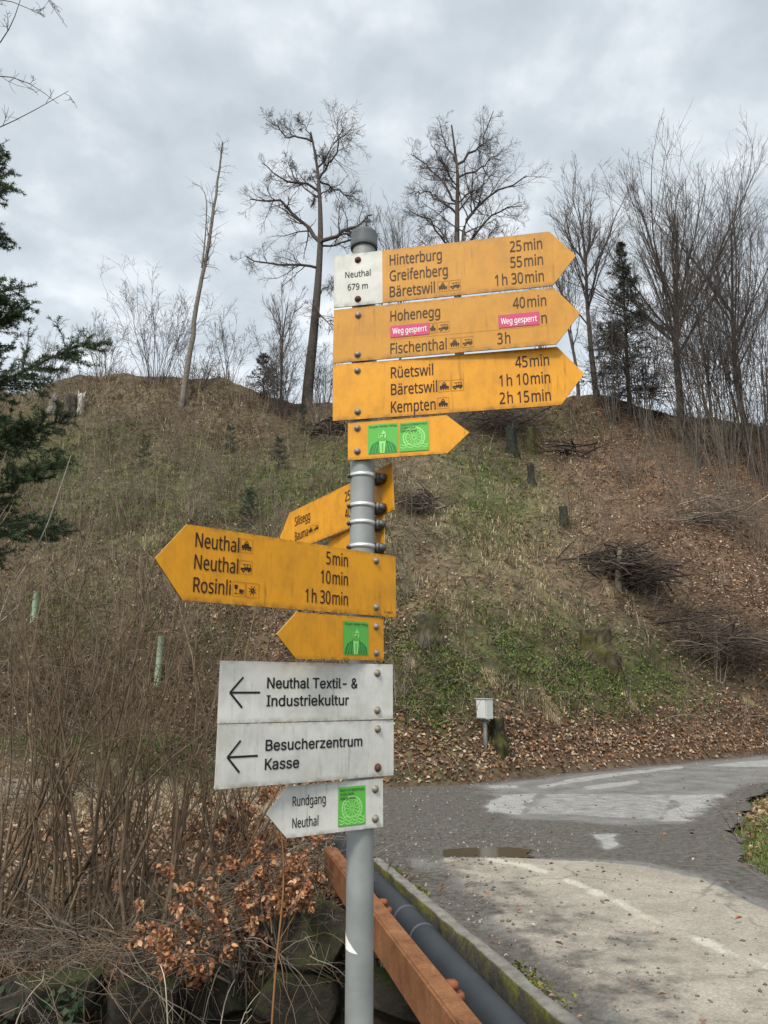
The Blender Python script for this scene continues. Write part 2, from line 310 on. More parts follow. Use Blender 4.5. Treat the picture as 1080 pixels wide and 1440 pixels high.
def build_road():
    xs = np.arange(-3.2, 26, .06); ys = np.arange(-2, 26, .06); X, Y = np.meshgrid(xs, ys, indexing='ij'); X, Y = X.ravel(), Y.ravel()
    ok = road_mask(X, Y); F = grid_faces(len(xs), len(ys)); F = F[ok[F].all(1)]
    use = np.zeros(len(X), bool); use[F.ravel()] = True; idx = np.cumsum(use)-1; F = idx[F]; X, Y = X[use], Y[use]
    w = .12*(fbm(X, Y, .5, 50)-.5)
    slab = sstep(-.25, .25, sdist(X, Y, SLAB)+w)
    pat = np.zeros(len(X))
    for p, s in zip(PATCH, PSTR): pat = np.maximum(pat, s*sstep(-.10, .10, sdist(X, Y, p)+w*1.6))
    dirt = np.maximum(np.maximum(1.1*sstep(.8, .15, kerb_off(X, Y)+.6*(fbm(X, Y, .5, 52)-.5)), .55*sstep(2.0, .4, kerb_off(X, Y)+1.4*(fbm(X, Y, .9, 53)-.5))), sstep(.9, .0, road_far(X)-Y)*.75)
    dirt = np.maximum(dirt, 1.05*sstep(2.6, .6, X+1.2*(fbm(X, Y, 1.1, 54)-.5))*sstep(7.3, 8.6, Y)*(1-pat))
    dirt = np.maximum(dirt, .8*sstep(-.9, -.1, sdist(X, Y, VERGE)))
    band = sstep(-.25, .25, sdist(X, Y, BAND)+w*3); dirt = np.maximum(dirt, .78*band*(1-pat)); dirt = np.maximum(dirt, .95*sstep(-.2, .3, sdist(X, Y, HOLE)+w*2))
    dirt = np.maximum(dirt, .50*slab*sstep(2.3, .7, kerb_off(X, Y)+1.1*(fbm(X, Y, .7, 55)-.5)))
    b = MB(); b.add(np.stack([X, Y, road_z(X, Y)], -1), F, np.stack([slab, pat, np.clip(dirt, 0, 1)], -1)); b.smooth = True
    o = tag(b.build('road', road_material()), kind='structure')
    ln = np.array([onz(a, c, .03)[:2] for a, c in ((690,1207),(740,1218),(795,1237),(850,1262),(900,1287),(960,1312),(1020,1336),(1090,1362),(1200,1400))]); d = np.full(len(X), 9.)
    for (ax, ay), (bx, by) in zip(ln[:-1], ln[1:]):
        t = np.clip(((X-ax)*(bx-ax)+(Y-ay)*(by-ay))/((bx-ax)**2+(by-ay)**2), 0, 1); d = np.minimum(d, np.hypot(X-ax-t*(bx-ax), Y-ay-t*(by-ay)))
    d = d + .10*(fbm(X, Y, .45, 61)-.5); sm = sstep(.15, .0, d)*np.clip(1.9*fbm(X, Y, .35, 62)-.15, 0, .95); rim = sstep(.16, .0, np.abs(sdist(X, Y, SLAB)-.03))*sstep(7.45, 7.75, Y)*sstep(4.2, 2.0, X)*.6
    at_ = o.data.color_attributes.new('Seam', 'FLOAT_COLOR', 'POINT'); w4 = np.repeat(np.clip(np.maximum(sm, rim), 0, 1)[:, None], 4, 1).astype(np.float32); at_.data.foreach_set('color', w4.ravel())
build_road()
def puddle():
    c = PUDDLE.mean(0); P = []
    for i in range(len(PUDDLE)):
        a, b = PUDDLE[i], PUDDLE[(i+1) % len(PUDDLE)]
        for t in np.linspace(0, 1, 6)[:-1]: q = a+(b-a)*t; P.append(q+(q-c)*.12*(random.random()-.5))
    b = MB(); zz = float(np.mean(road_z(PUDDLE[:, 0], PUDDLE[:, 1])))+.006
    b.add([(*q, zz) for q in P], [list(range(len(P)))])
    m = bpy.data.materials.new('muddy_water'); m.use_nodes = True; p = m.node_tree.nodes['Principled BSDF']
    p.inputs['Base Color'].default_value = (.07,.052,.035,1); p.inputs['Roughness'].default_value = .12; p.inputs['Specular IOR Level'].default_value = .4
    tag(b.build('puddle', m), kind='structure')
puddle()
def kerb_material():
    m = bpy.data.materials.new('mossy_concrete'); m.use_nodes = True; nt = m.node_tree; L = nt.links.new; p = nt.nodes['Principled BSDF']
    tc = N(nt, 'ShaderNodeTexCoord'); geo = N(nt, 'ShaderNodeNewGeometry'); sp = N(nt, 'ShaderNodeSeparateXYZ'); L(geo.outputs['Normal'], sp.inputs[0])
    def ns(s, d=7.):
        n = N(nt, 'ShaderNodeTexNoise', inp={'Scale': s, 'Detail': d, 'Roughness': .7}); L(tc.outputs['Object'], n.inputs['Vector']); return n.outputs['Fac']
    def ramp(f, a, b, lo, hi):
        r = N(nt, 'ShaderNodeValToRGB'); r.color_ramp.elements[0].color = (*a, 1); r.color_ramp.elements[1].color = (*b, 1); r.color_ramp.elements[0].position = lo; r.color_ramp.elements[1].position = hi; L(f, r.inputs[0]); return r.outputs[0]
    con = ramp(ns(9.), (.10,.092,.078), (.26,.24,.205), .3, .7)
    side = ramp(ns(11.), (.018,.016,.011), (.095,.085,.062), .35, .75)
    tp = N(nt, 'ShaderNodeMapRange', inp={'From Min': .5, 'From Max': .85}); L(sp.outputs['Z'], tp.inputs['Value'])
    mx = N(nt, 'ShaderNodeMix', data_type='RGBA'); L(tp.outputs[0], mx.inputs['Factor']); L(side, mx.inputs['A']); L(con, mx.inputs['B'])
    moss = ramp(ns(30.), (.035,.040,.006), (.15,.135,.012), .3, .7)
    pos = N(nt, 'ShaderNodeSeparateXYZ'); L(geo.outputs['Position'], pos.inputs[0])
    hgt = N(nt, 'ShaderNodeMapRange', inp={'From Min': -.16, 'From Max': .08, 'To Min': -.28, 'To Max': .16}); L(pos.outputs['Z'], hgt.inputs['Value'])
    tpm = N(nt, 'ShaderNodeMath', operation='MULTIPLY', inp={1: -.22}); L(tp.outputs[0], tpm.inputs[0])
    s1 = N(nt, 'ShaderNodeMath', operation='ADD'); L(ns(4.5), s1.inputs[0]); L(hgt.outputs[0], s1.inputs[1]); s2 = N(nt, 'ShaderNodeMath', operation='ADD'); L(s1.outputs[0], s2.inputs[0]); L(tpm.outputs[0], s2.inputs[1])
    mk = N(nt, 'ShaderNodeMapRange', inp={'From Min': .54, 'From Max': .66}); L(s2.outputs[0], mk.inputs['Value'])
    m2 = N(nt, 'ShaderNodeMix', data_type='RGBA'); L(mk.outputs[0], m2.inputs['Factor']); L(mx.outputs['Result'], m2.inputs['A']); L(moss, m2.inputs['B']); L(m2.outputs['Result'], p.inputs['Base Color'])
    p.inputs['Roughness'].default_value = .92
    b = N(nt, 'ShaderNodeBump', inp={'Strength': .8, 'Distance': .02}); L(ns(28.), b.inputs['Height']); L(b.outputs[0], p.inputs['Normal']); return m
def build_kerb():
    n = 260; s = np.linspace(-.15, 9., n)                   # along, from the far end towards the camera
    prof = [(0,-.55),(0,-.35),(0,-.2),(0,-.08),(0,.03),(.001,.088),(.008,.099),(.05,.102),(.085,.1),(.097,.088),(.1,0),(.1,-.55)]
    V = np.zeros((n, len(prof), 3))
    for k, (o, z) in enumerate(prof):
        base = K_FAR[:2] + KD*s[:, None]; wob = (fbm(s, 0*s+k*.12, .35, 70)-.5)
        V[:, k, :2] = base + KN*(o + .03*wob + (.02*(vn(s, s*0, .12, 73+k)-.5) if 4 < k < 10 else 0))[:, None]; V[:, k, 2] = z + (.018*(fbm(s, 0*s+k*.05, .22, 72)-.5) if z > 0 else 0)
    b = MB(); b.add(V.reshape(-1, 3), grid_faces(n, len(prof))[:, ::-1]); b.add(V[0], [list(range(len(prof)))])
    tag(b.build('bridge_kerb', kerb_material()), 'low weathered concrete kerb along the bridge edge with mossy outer face', 'kerb')
    b = MB(); P = [K_FAR[:2]-KD*.05+KN*.102, K_NEAR[:2]+KD*4+KN*.102, K_NEAR[:2]+KD*4+KN*5, K_FAR[:2]-KD*.05+KN*5]
    b.add([(*q, z) for z in (-.45, -.06) for q in P], np.array([[0,1,2,3],[4,5,6,7],[0,1,5,4],[1,2,6,5],[2,3,7,6],[3,0,4,7]]))
    tag(b.build('bridge_deck', mat('deck_concrete', (.16,.15,.13), .9, .3)), kind='structure')
build_kerb()
def along(y, off, z):                              # a point on the beam's frame
    t = (y-RP[1])/RD[1]; q = RP + RD*t + RN*off; return np.array([q[0], q[1], z])
def rust_material():
    m = bpy.data.materials.new('orange_rust_steel'); m.use_nodes = True; nt = m.node_tree; L = nt.links.new; p = nt.nodes['Principled BSDF']; tc = N(nt, 'ShaderNodeTexCoord')
    def ns(s, d=7.):
        n = N(nt, 'ShaderNodeTexNoise', inp={'Scale': s, 'Detail': d, 'Roughness': .7}); L(tc.outputs['Object'], n.inputs['Vector']); return n.outputs['Fac']
    r = N(nt, 'ShaderNodeValToRGB'); cr = r.color_ramp; cr.elements[0].position = .28; cr.elements[0].color = (.085,.032,.018,1); cr.elements[1].position = .72; cr.elements[1].color = (.26,.12,.055,1); e = cr.elements.new(.48); e.color = (.175,.075,.032,1); L(ns(5., 10.), r.inputs[0])
    mr = N(nt, 'ShaderNodeMapRange', inp={'From Min': .3, 'From Max': .7, 'To Min': .7, 'To Max': 1.3}); L(ns(60.), mr.inputs['Value']); sc = N(nt, 'ShaderNodeVectorMath', operation='SCALE'); L(r.outputs[0], sc.inputs[0]); L(mr.outputs[0], sc.inputs['Scale']); L(sc.outputs[0], p.inputs['Base Color'])
    p.inputs['Roughness'].default_value = .82; p.inputs['Specular IOR Level'].default_value = .2; b = N(nt, 'ShaderNodeBump', inp={'Strength': .4, 'Distance': .003}); L(ns(90.), b.inputs['Height']); L(b.outputs[0], p.inputs['Normal']); return m
RUST = rust_material()
def build_beam():
    o = empty('bridge_beam', along(4.5, -.056, .03), 'rusty orange steel box beam along the bridge, left of the dark pipe', 'steel beam')
    org = np.array(o.location); bm = bmesh.new()
    y0, y1 = -1., 7.25
    vs = [bm.verts.new(along(y, off, z)-org) for y in (y0, y1) for off, z in ((-.112,.03),(0,.03),(0,.25),(-.112,.25))]
    for f in ([0,1,2,3],[4,5,6,7],[0,1,5,4],[1,2,6,5],[2,3,7,6],[3,0,4,7]): bm.faces.new([vs[i] for i in f])
    bmesh.ops.recalc_face_normals(bm, faces=bm.faces); bmesh.ops.bevel(bm, geom=bm.edges[:], offset=.011, segments=3, affect='EDGES')
    me = bpy.data.meshes.new('beam'); bm.to_mesh(me); bm.free(); me.materials.append(RUST)
    b_ = bpy.data.objects.new('beam', me); COL.objects.link(b_); b_.parent = o
    for px, py in ((541.5,1268),(645.5,1384)):
        y = onz(px, py, .23)[1]; c = along(y, .022, .225)-org; b = MB()
        d = np.array([RD[0], RD[1], 0]); n = np.array([RN[0], RN[1], 0]); V = []
        for sz in (-1, 1):
            for sd, sn in ((-1,-1),(1,-1),(1,1),(-1,1)): V.append(c + d*.028*sd + n*.022*sn + np.array([0,0,.018*sz]))
        b.add(V, np.array([[0,3,2,1],[4,5,6,7],[0,1,5,4],[1,2,6,5],[2,3,7,6],[3,0,4,7]]))
        V2 = [v*1.0+(n*.03 - np.array([0,0,.05])) for v in V]; b.add(V2, np.array([[0,3,2,1],[4,5,6,7],[0,1,5,4],[1,2,6,5],[2,3,7,6],[3,0,4,7]]))
        b.build('bracket', mat('rust_dark', (.22,.075,.035), .8, .4, 40), o)
build_beam()
def build_pipe():
    o = empty('water_pipe', along(4.5, .33, -.05), 'dark grey plastic pipe between the rusty beam and the concrete kerb', 'pipe'); org = np.array(o.location)
    def tube(name, ys, r, m):
        a = np.linspace(0, 2*np.pi, 28, endpoint=False); V = []
        for y, rr in zip(ys, r):
            c = along(y, .33, -.05)-org; V.append(c + np.outer(np.cos(a)*rr, [RN[0], RN[1], 0]) + np.outer(np.sin(a)*rr, [0,0,1]))
        V = np.concatenate(V); i = np.arange(28); j = (i+1) % 28
        F = np.concatenate([np.stack([k*28+i, k*28+j, (k+1)*28+j, (k+1)*28+i], -1) for k in range(len(ys)-1)])
        b = MB(); b.add(V, F); b.smooth = True; return b.build(name, m, o)
    tube('pipe_run', [-1, 9.], [.1, .1], mat('grey_pipe_plastic', (.026,.031,.037), .55, .5, 4., bump=.08, bscale=90, spec=.5))
    for px, py in ((548,1277),(573,1303)):
        y = onz(px, py, .05)[1]; tube('joint_ring', [y-.012, y-.01, y+.01, y+.012], [.1, .1035, .1035, .1], mat('pipe_ring', (.07,.08,.09), .5, .2))
build_pipe()
def gravel_path():
    n = 90; s = np.linspace(0, 1, n); cx = -15 + 14.6*s; cy = 15.6 - 4.1*s**2.2; w = 1.15 + .3*s
    off = np.linspace(-1, 1, 17); X = cx[:, None] + 0*off; Y = cy[:, None] + w[:, None]*off + (np.abs(off) > .95)*.25*(vn(cx, cx*0, .7, 80)-.5)[:, None]
    b = MB(); Xf, Yf = X.ravel(), Y.ravel(); b.add(np.stack([Xf, Yf, H(Xf, Yf)+.02-.03*np.abs(np.tile(off, n))**4], -1), grid_faces(n, 17)); b.smooth = True
    tag(b.build('path', mat('path_gravel', (.23,.185,.13), .95, .45, 4., bump=.6, bscale=30)), kind='structure')
gravel_path()
# ------------------------------------------------------------------ boulder wall of the stream bank
def stone_material():
    m = bpy.data.materials.new('mossy_stone'); m.use_nodes = True; nt = m.node_tree; L = nt.links.new; p = nt.nodes['Principled BSDF']
    tc = N(nt, 'ShaderNodeTexCoord')
    def ns(s):
        n = N(nt, 'ShaderNodeTexNoise', inp={'Scale': s, 'Detail': 8., 'Roughness': .7}); L(tc.outputs['Object'], n.inputs['Vector']); return n.outputs['Fac']
    def ramp(f, a, b, lo, hi):
        r = N(nt, 'ShaderNodeValToRGB'); r.color_ramp.elements[0].color = (*a, 1); r.color_ramp.elements[1].color = (*b, 1); r.color_ramp.elements[0].position = lo; r.color_ramp.elements[1].position = hi; L(f, r.inputs[0]); return r.outputs[0]
    geo = N(nt, 'ShaderNodeNewGeometry'); sp = N(nt, 'ShaderNodeSeparateXYZ'); L(geo.outputs['Normal'], sp.inputs[0])
    st = ramp(ns(6.), (.014,.011,.008), (.062,.052,.036), .3, .75); mo = ramp(ns(35.), (.012,.016,.004), (.055,.062,.010), .3, .7)
    ma = N(nt, 'ShaderNodeMath', operation='MULTIPLY_ADD', inp={1: .22}); L(sp.outputs['Z'], ma.inputs[0]); L(ns(3.), ma.inputs[2])
    mk = N(nt, 'ShaderNodeMapRange', inp={'From Min': .55, 'From Max': .68}); L(ma.outputs[0], mk.inputs['Value'])
    x = N(nt, 'ShaderNodeMix', data_type='RGBA'); L(mk.outputs[0], x.inputs['Factor']); L(st, x.inputs['A']); L(mo, x.inputs['B']); L(x.outputs['Result'], p.inputs['Base Color'])
    p.inputs['Roughness'].default_value = .9
    b = N(nt, 'ShaderNodeBump', inp={'Strength': .9, 'Distance': .03}); L(ns(18.), b.inputs['Height']); L(b.outputs[0], p.inputs['Normal']); return m
def boulder_wall():
    bm = bmesh.new(); bmesh.ops.create_icosphere(bm, subdivisions=4, radius=1); V0 = np.array([v.co[:] for v in bm.verts]); F0 = np.array([[v.index for v in f.verts] for f in bm.faces]); bm.free()
    b = MB(); b.smooth = True; r = np.random.default_rng(5)
    for row, z in enumerate((-2.3,-1.75,-1.22,-.72,-.30)):
        x = (-7.5 if row < 4 else -1.0) + .3*(row % 2)
        while x < 2.4:
            w = r.uniform(.28, .52); h = r.uniform(.24, .34); x += w*.92
            V = V0.copy()
            for _ in range(13):                                    # chop flat facets
                d = r.normal(size=3); d /= np.linalg.norm(d); c = r.uniform(.45, .8); s = V@d; V -= np.outer(np.clip(s-c, 0, None)*.97, d)
            V *= 1 + .10*(vn(V[:,0]+V[:,2]*1.7+row*5, V[:,1]+x*3, .5, 90)-.5)[:, None]
            V *= np.array([w, .36, h]); t = r.uniform(-.25, .25); c, s = math.cos(t), math.sin(t)
            V = np.stack([V[:,0]*c-V[:,2]*s, V[:,1], V[:,0]*s+V[:,2]*c], -1)
            if x > -.25 and row == 4: V[:, 2] -= .05
            b.add(V + np.array([x, float(bank(x)) - .05 - .06*row + r.uniform(-.06,.06) + .1, z + r.uniform(-.05,.05) - .02]), F0); x += w*.85
    tag(b.build('stone_wall', stone_material()), 'dark retaining wall of mossy boulders along the far stream bank', 'stone wall')
boulder_wall()

# ------------------------------------------------------------------ signpost
# letter shapes: advance, outline points, triangles
GLYPHS = [(0,38,718,[52,182,54,214,55,143,60,243,64,108,70,269,79,77,84,292,99,51,101,314,118,558,119,535,120,588,123,333,123,513,125,29,127,616,130,493,139,640,140,473,142,185,144,208,146,152,147,352,148,228,150,455,155,12,156,246,156,661,158,123,163,437,166,263,174,370,176,420,176,679,178,99,179,278,189,404,190,0,195,293,201,693,202,559,203,388,204,536,205,81,205,582,210,514,212,307,214,602,221,494,228,619,229,-7,230,703,233,321,235,473,238,70,247,631,253,451,255,334,262,709,269,638,273,-10,275,67,275,427,295,640,298,711,308,-8,309,449,315,69,320,638,327,376,332,709,337,470,340,-5,341,630,351,76,357,491,359,618,362,703,366,401,370,2,371,512,372,601,380,535,380,582,382,560,383,87,389,693,398,11,399,427,412,102,412,679,424,22,428,455,431,662,437,118,447,641,448,34,450,486,458,617,459,136,463,521,465,590,468,560,471,49,493,65,514,82,517,194,533,215,547,239,558,264,569,291,573,139,578,320,585,350,596,168,599,0,616,199,633,233,648,270,661,309,673,350,716,0],[59,71,65,52,71,59,52,78,71,40,78,52,40,87,78,34,87,40,34,91,87,34,94,91,28,94,34,28,96,94,18,96,28,18,64,96,64,69,96,69,99,96,16,60,18,60,64,18,16,56,60,74,99,69,16,50,56,77,99,74,16,48,50,82,99,77,82,102,99,12,48,16,12,45,48,84,102,82,84,103,102,10,45,12,10,41,45,85,103,84,83,103,85,83,101,103,10,43,41,11,43,10,11,46,43,14,46,11,81,101,83,81,98,101,14,49,46,17,49,14,76,98,81,17,54,49,19,54,17,72,98,76,72,93,98,25,54,19,25,57,54,67,93,72,67,89,93,30,57,25,30,63,57,63,89,67,33,63,30,33,89,63,33,79,89,37,79,33,42,79,37,42,70,79,32,70,42,32,58,70,58,107,70,23,58,32,13,58,23,113,121,114,113,120,121,13,53,58,100,107,58,9,53,13,9,47,53,111,120,113,7,47,9,111,119,120,7,39,47,7,36,39,5,36,7,110,119,111,5,31,36,110,118,119,3,31,5,109,118,110,3,27,31,3,24,27,1,24,3,108,118,109,108,117,118,1,21,24,107,117,108,0,21,1,0,20,21,107,115,117,100,115,107,0,22,20,2,22,0,100,112,115,2,29,22,4,29,2,100,122,112,95,122,100,4,35,29,90,106,95,106,122,95,6,35,4,86,106,90,6,44,35,75,106,86,75,105,106,116,122,106,6,55,44,8,55,6,68,105,75,8,62,55,62,105,68,8,105,62,8,104,105,15,104,8,15,97,104,15,92,97,26,92,15,26,88,92,38,88,26,38,80,88,38,73,80,51,73,38,51,66,73,61,66,51]),
 (0,45,316,[39,225,39,301,276,225,276,301],[0,3,1,0,2,3]),
 (0,48,561,[48,351,51,279,51,423,58,488,59,215,71,545,73,157,90,594,93,108,114,636,118,66,134,351,136,291,136,411,141,237,141,464,145,668,149,191,149,510,150,33,160,152,160,549,175,120,175,581,183,692,187,9,195,96,195,605,218,78,218,623,227,706,230,-5,246,67,246,634,279,-10,279,64,279,637,279,711,312,67,312,634,319,-7,329,706,341,78,341,623,355,1,364,95,364,605,372,692,384,120,384,581,387,15,399,152,399,549,410,668,411,191,411,510,415,33,419,237,419,464,424,290,424,411,425,351,439,57,442,636,459,86,467,594,476,119,487,545,490,157,500,199,501,488,507,246,510,423,511,296,513,351],[30,41,37,24,41,30,24,47,41,16,47,24,16,53,47,9,53,16,9,36,53,36,63,53,9,33,36,39,63,36,7,33,9,39,65,63,43,65,39,7,29,33,7,27,29,46,65,43,7,23,27,49,65,46,49,67,65,5,23,7,5,21,23,52,67,49,5,18,21,55,67,52,3,18,5,55,70,67,3,15,18,58,70,55,2,15,3,58,72,70,2,13,15,60,72,58,0,13,2,60,74,72,0,11,13,61,74,60,1,11,0,1,12,11,59,74,61,59,73,74,59,71,73,1,14,12,57,71,59,4,14,1,57,69,71,4,17,14,54,69,57,6,17,4,54,68,69,6,20,17,51,68,54,8,20,6,51,66,68,8,22,20,48,66,51,8,26,22,45,66,48,45,64,66,10,26,8,10,28,26,42,64,45,42,62,64,10,32,28,38,62,42,10,35,32,35,62,38,19,35,10,19,62,35,19,56,62,19,50,56,25,50,19,25,44,50,31,44,25,31,40,44,34,40,31]),
 (0,49,561,[87,553,132,495,207,556,219,566,230,575,239,583,248,591,258,600,264,0,264,489,264,507,264,523,264,537,265,550,265,562,266,574,266,586,267,598,268,610,276,700,348,0,348,700],[0,21,19,0,18,21,18,20,21,0,7,18,17,20,18,0,6,7,16,20,17,0,5,6,15,20,16,0,4,5,0,3,4,14,20,15,0,2,3,13,20,14,0,1,2,12,20,13,11,20,12,10,20,11,9,20,10,8,20,9]),
 (0,50,561,[47,0,47,72,55,627,74,643,94,657,101,570,115,670,128,589,138,681,154,605,156,78,156,82,162,691,180,619,187,699,207,628,213,705,230,257,237,634,241,709,264,291,270,636,270,710,294,322,302,226,304,633,311,707,320,351,334,623,336,261,342,378,349,700,359,606,360,405,368,294,375,432,378,583,382,687,385,459,389,554,391,488,393,519,396,326,411,670,421,357,436,649,442,389,455,623,459,421,470,593,471,453,478,560,479,488,481,524,510,0,510,78],[19,26,22,16,26,19,16,31,26,14,31,16,14,37,31,12,37,14,8,37,12,8,43,37,6,43,8,6,45,43,4,45,6,3,45,4,3,21,45,21,47,45,2,21,3,2,18,21,25,47,21,2,15,18,28,47,25,2,13,15,5,7,2,7,9,2,9,13,2,28,49,47,32,49,28,36,49,32,36,51,49,39,51,36,39,53,51,41,53,39,41,52,53,40,52,41,38,52,40,38,50,52,35,50,38,35,48,50,33,48,35,33,46,48,30,46,33,30,44,46,27,44,30,27,42,44,23,42,27,23,34,42,20,34,23,20,29,34,17,29,20,17,24,29,1,24,17,1,11,24,1,10,11,1,55,10,1,54,55,0,54,1]),
 (0,51,561,[44,28,44,109,48,637,73,16,74,95,75,656,91,578,103,6,106,84,106,673,109,590,126,600,134,-1,139,75,141,688,144,609,151,325,151,398,161,617,167,-6,173,68,179,700,180,624,200,630,201,-9,205,64,219,325,220,398,221,634,221,707,236,-10,237,63,244,636,256,400,258,323,267,710,268,637,288,405,293,319,294,67,295,-7,304,634,316,415,325,312,334,704,335,625,338,365,338,369,339,79,340,427,345,2,352,302,360,443,361,609,366,376,373,100,374,288,375,461,380,588,386,482,388,688,389,17,390,354,391,562,392,272,392,386,393,505,395,530,396,127,404,252,410,161,412,228,415,201,415,399,425,37,430,661,431,337,435,415,452,433,454,61,460,625,464,312,466,455,475,479,476,91,477,584,481,506,483,536,487,280,492,124,500,242,502,160,505,199],[29,44,35,21,44,29,21,60,44,14,60,21,9,60,14,9,75,60,5,75,9,5,80,75,2,36,5,36,80,5,6,10,2,10,11,2,11,15,2,15,18,2,18,22,2,22,23,2,23,28,2,28,32,2,32,36,2,41,80,36,45,80,41,45,85,80,53,85,45,58,85,53,63,85,58,63,87,85,67,87,63,67,86,87,66,86,67,66,83,86,59,83,66,57,83,59,57,82,83,52,82,57,52,78,82,49,78,52,49,77,78,42,77,49,42,73,77,37,73,42,33,73,37,27,73,33,27,65,73,16,27,17,16,65,27,16,54,65,16,47,54,16,46,47,16,62,46,16,76,62,16,26,76,26,34,76,34,81,76,38,81,34,43,81,38,51,81,43,51,88,81,56,88,51,64,88,56,64,90,88,69,90,64,71,90,69,71,92,90,72,92,71,70,92,72,70,91,92,68,91,70,68,89,91,55,89,68,55,84,89,0,4,1,48,84,55,0,8,4,48,79,84,0,13,8,39,79,48,0,20,13,0,25,20,31,79,39,0,31,25,0,79,31,0,74,79,0,61,74,3,61,0,3,50,61,7,50,3,12,50,7,12,40,50,19,40,12,24,40,19,24,30,40]),
 (0,52,561,[21,159,21,232,105,236,315,535,322,546,330,558,337,572,345,586,350,704,351,599,356,0,356,159,356,236,356,457,356,473,356,489,356,503,357,517,357,530,357,612,358,543,358,555,359,567,359,579,360,590,360,601,361,612,439,0,439,159,439,236,439,704,541,159,541,236],[1,19,8,19,30,8,19,26,30,26,29,30,1,9,19,25,29,26,24,29,25,1,7,9,23,29,24,1,6,7,22,29,23,1,5,6,21,29,22,1,4,5,20,29,21,1,3,4,18,29,20,1,2,3,17,29,18,16,29,17,15,29,16,14,29,15,13,29,14,12,29,13,1,12,2,1,29,12,1,32,29,1,31,32,0,31,1,10,28,11,10,27,28]),
 (0,53,561,[62,28,62,110,78,370,85,17,87,96,105,700,112,8,116,85,122,342,137,345,142,0,148,76,156,349,162,419,174,-5,174,421,178,352,178,622,181,69,189,423,201,355,207,425,208,-9,213,65,222,356,226,428,241,357,243,-10,244,64,247,429,270,429,277,66,295,-7,297,353,308,71,315,427,335,80,341,341,342,3,357,419,359,93,375,320,379,109,384,18,394,405,395,130,398,292,407,154,412,257,414,183,417,215,420,39,427,386,450,66,454,363,456,622,456,700,474,99,476,335,491,136,492,302,501,177,502,265,505,224],[2,17,5,17,56,5,17,55,56,2,13,17,29,35,30,25,35,29,21,35,25,21,39,35,19,39,21,15,39,19,13,39,15,2,39,13,2,44,39,2,52,44,2,54,52,8,9,2,9,12,2,12,16,2,16,20,2,20,24,2,24,26,2,26,54,2,26,33,54,33,58,54,37,58,33,41,58,37,41,60,58,46,60,41,46,62,60,48,62,46,48,63,62,50,63,48,50,61,63,49,61,50,47,61,49,47,59,61,45,59,47,45,57,59,42,57,45,0,4,1,40,57,42,40,53,57,0,7,4,36,53,40,0,11,7,34,53,36,0,18,11,31,53,34,0,23,18,31,51,53,28,51,31,0,28,23,0,51,28,0,43,51,3,43,0,3,38,43,6,38,3,10,38,6,10,32,38,14,32,10,22,32,14,22,27,32]),
 (0,54,561,[54,299,55,339,56,249,58,379,62,203,62,419,69,457,72,162,79,494,86,126,91,530,103,93,107,564,123,66,126,595,140,356,141,242,142,221,143,263,143,394,145,199,146,42,146,356,148,430,148,623,150,178,150,283,155,465,157,371,158,158,160,303,164,497,167,139,169,385,171,23,174,648,175,321,177,527,179,121,183,398,193,104,193,338,193,555,199,9,199,410,205,669,208,90,212,579,214,351,218,419,226,78,229,-2,236,600,238,362,238,427,240,687,246,70,260,-8,260,433,264,617,265,368,267,64,279,700,285,437,291,63,292,-10,294,371,296,629,312,438,324,707,330,67,334,637,335,366,336,-7,351,435,363,80,369,353,375,3,375,710,376,639,386,427,389,710,391,102,391,639,396,331,404,709,406,638,410,19,412,134,414,302,418,413,420,708,421,636,425,175,426,267,429,225,435,634,436,706,441,40,446,394,449,631,449,704,461,627,461,701,467,67,470,370,487,100,489,341,503,137,503,307,512,179,512,268,515,225],[69,81,78,69,85,81,69,91,85,69,97,91,62,97,69,62,101,97,62,103,101,62,102,103,55,100,62,100,102,62,45,92,55,92,96,55,96,100,55,35,83,45,83,86,45,86,92,45,24,71,35,71,79,35,79,83,35,24,67,71,24,59,67,14,59,24,14,52,59,14,47,52,12,47,14,12,42,47,10,42,12,10,37,42,8,37,10,8,31,37,8,27,31,6,27,8,6,23,27,5,23,6,63,74,68,58,74,63,58,80,74,54,80,58,5,19,23,49,80,54,49,90,80,44,90,49,3,19,5,44,99,90,39,99,44,33,99,39,33,105,99,3,15,19,28,66,33,66,105,33,1,15,3,22,60,28,60,66,28,72,105,66,72,107,105,22,53,60,76,107,72,22,48,53,1,22,15,1,48,22,84,107,76,1,41,48,84,109,107,0,41,1,0,36,41,89,109,84,0,30,36,89,111,109,0,26,30,94,111,89,2,26,0,2,18,26,94,112,111,95,112,94,2,16,18,4,16,2,4,17,16,93,112,95,93,110,112,4,20,17,7,20,4,7,25,20,93,108,110,7,29,25,88,108,93,9,29,7,9,32,29,9,38,32,88,106,108,82,106,88,11,38,9,11,40,38,11,46,40,75,106,82,75,104,106,13,46,11,13,50,46,70,104,75,13,56,50,13,61,56,70,98,104,64,98,70,21,61,13,21,64,61,21,98,64,34,98,21,34,87,98,43,87,34,43,77,87,51,77,43,51,73,77,57,73,51,57,65,73]),
 (0,55,561,[43,622,43,700,133,0,228,0,421,622,513,633,513,700],[0,6,1,0,5,6,0,4,5,4,3,5,2,3,4]),
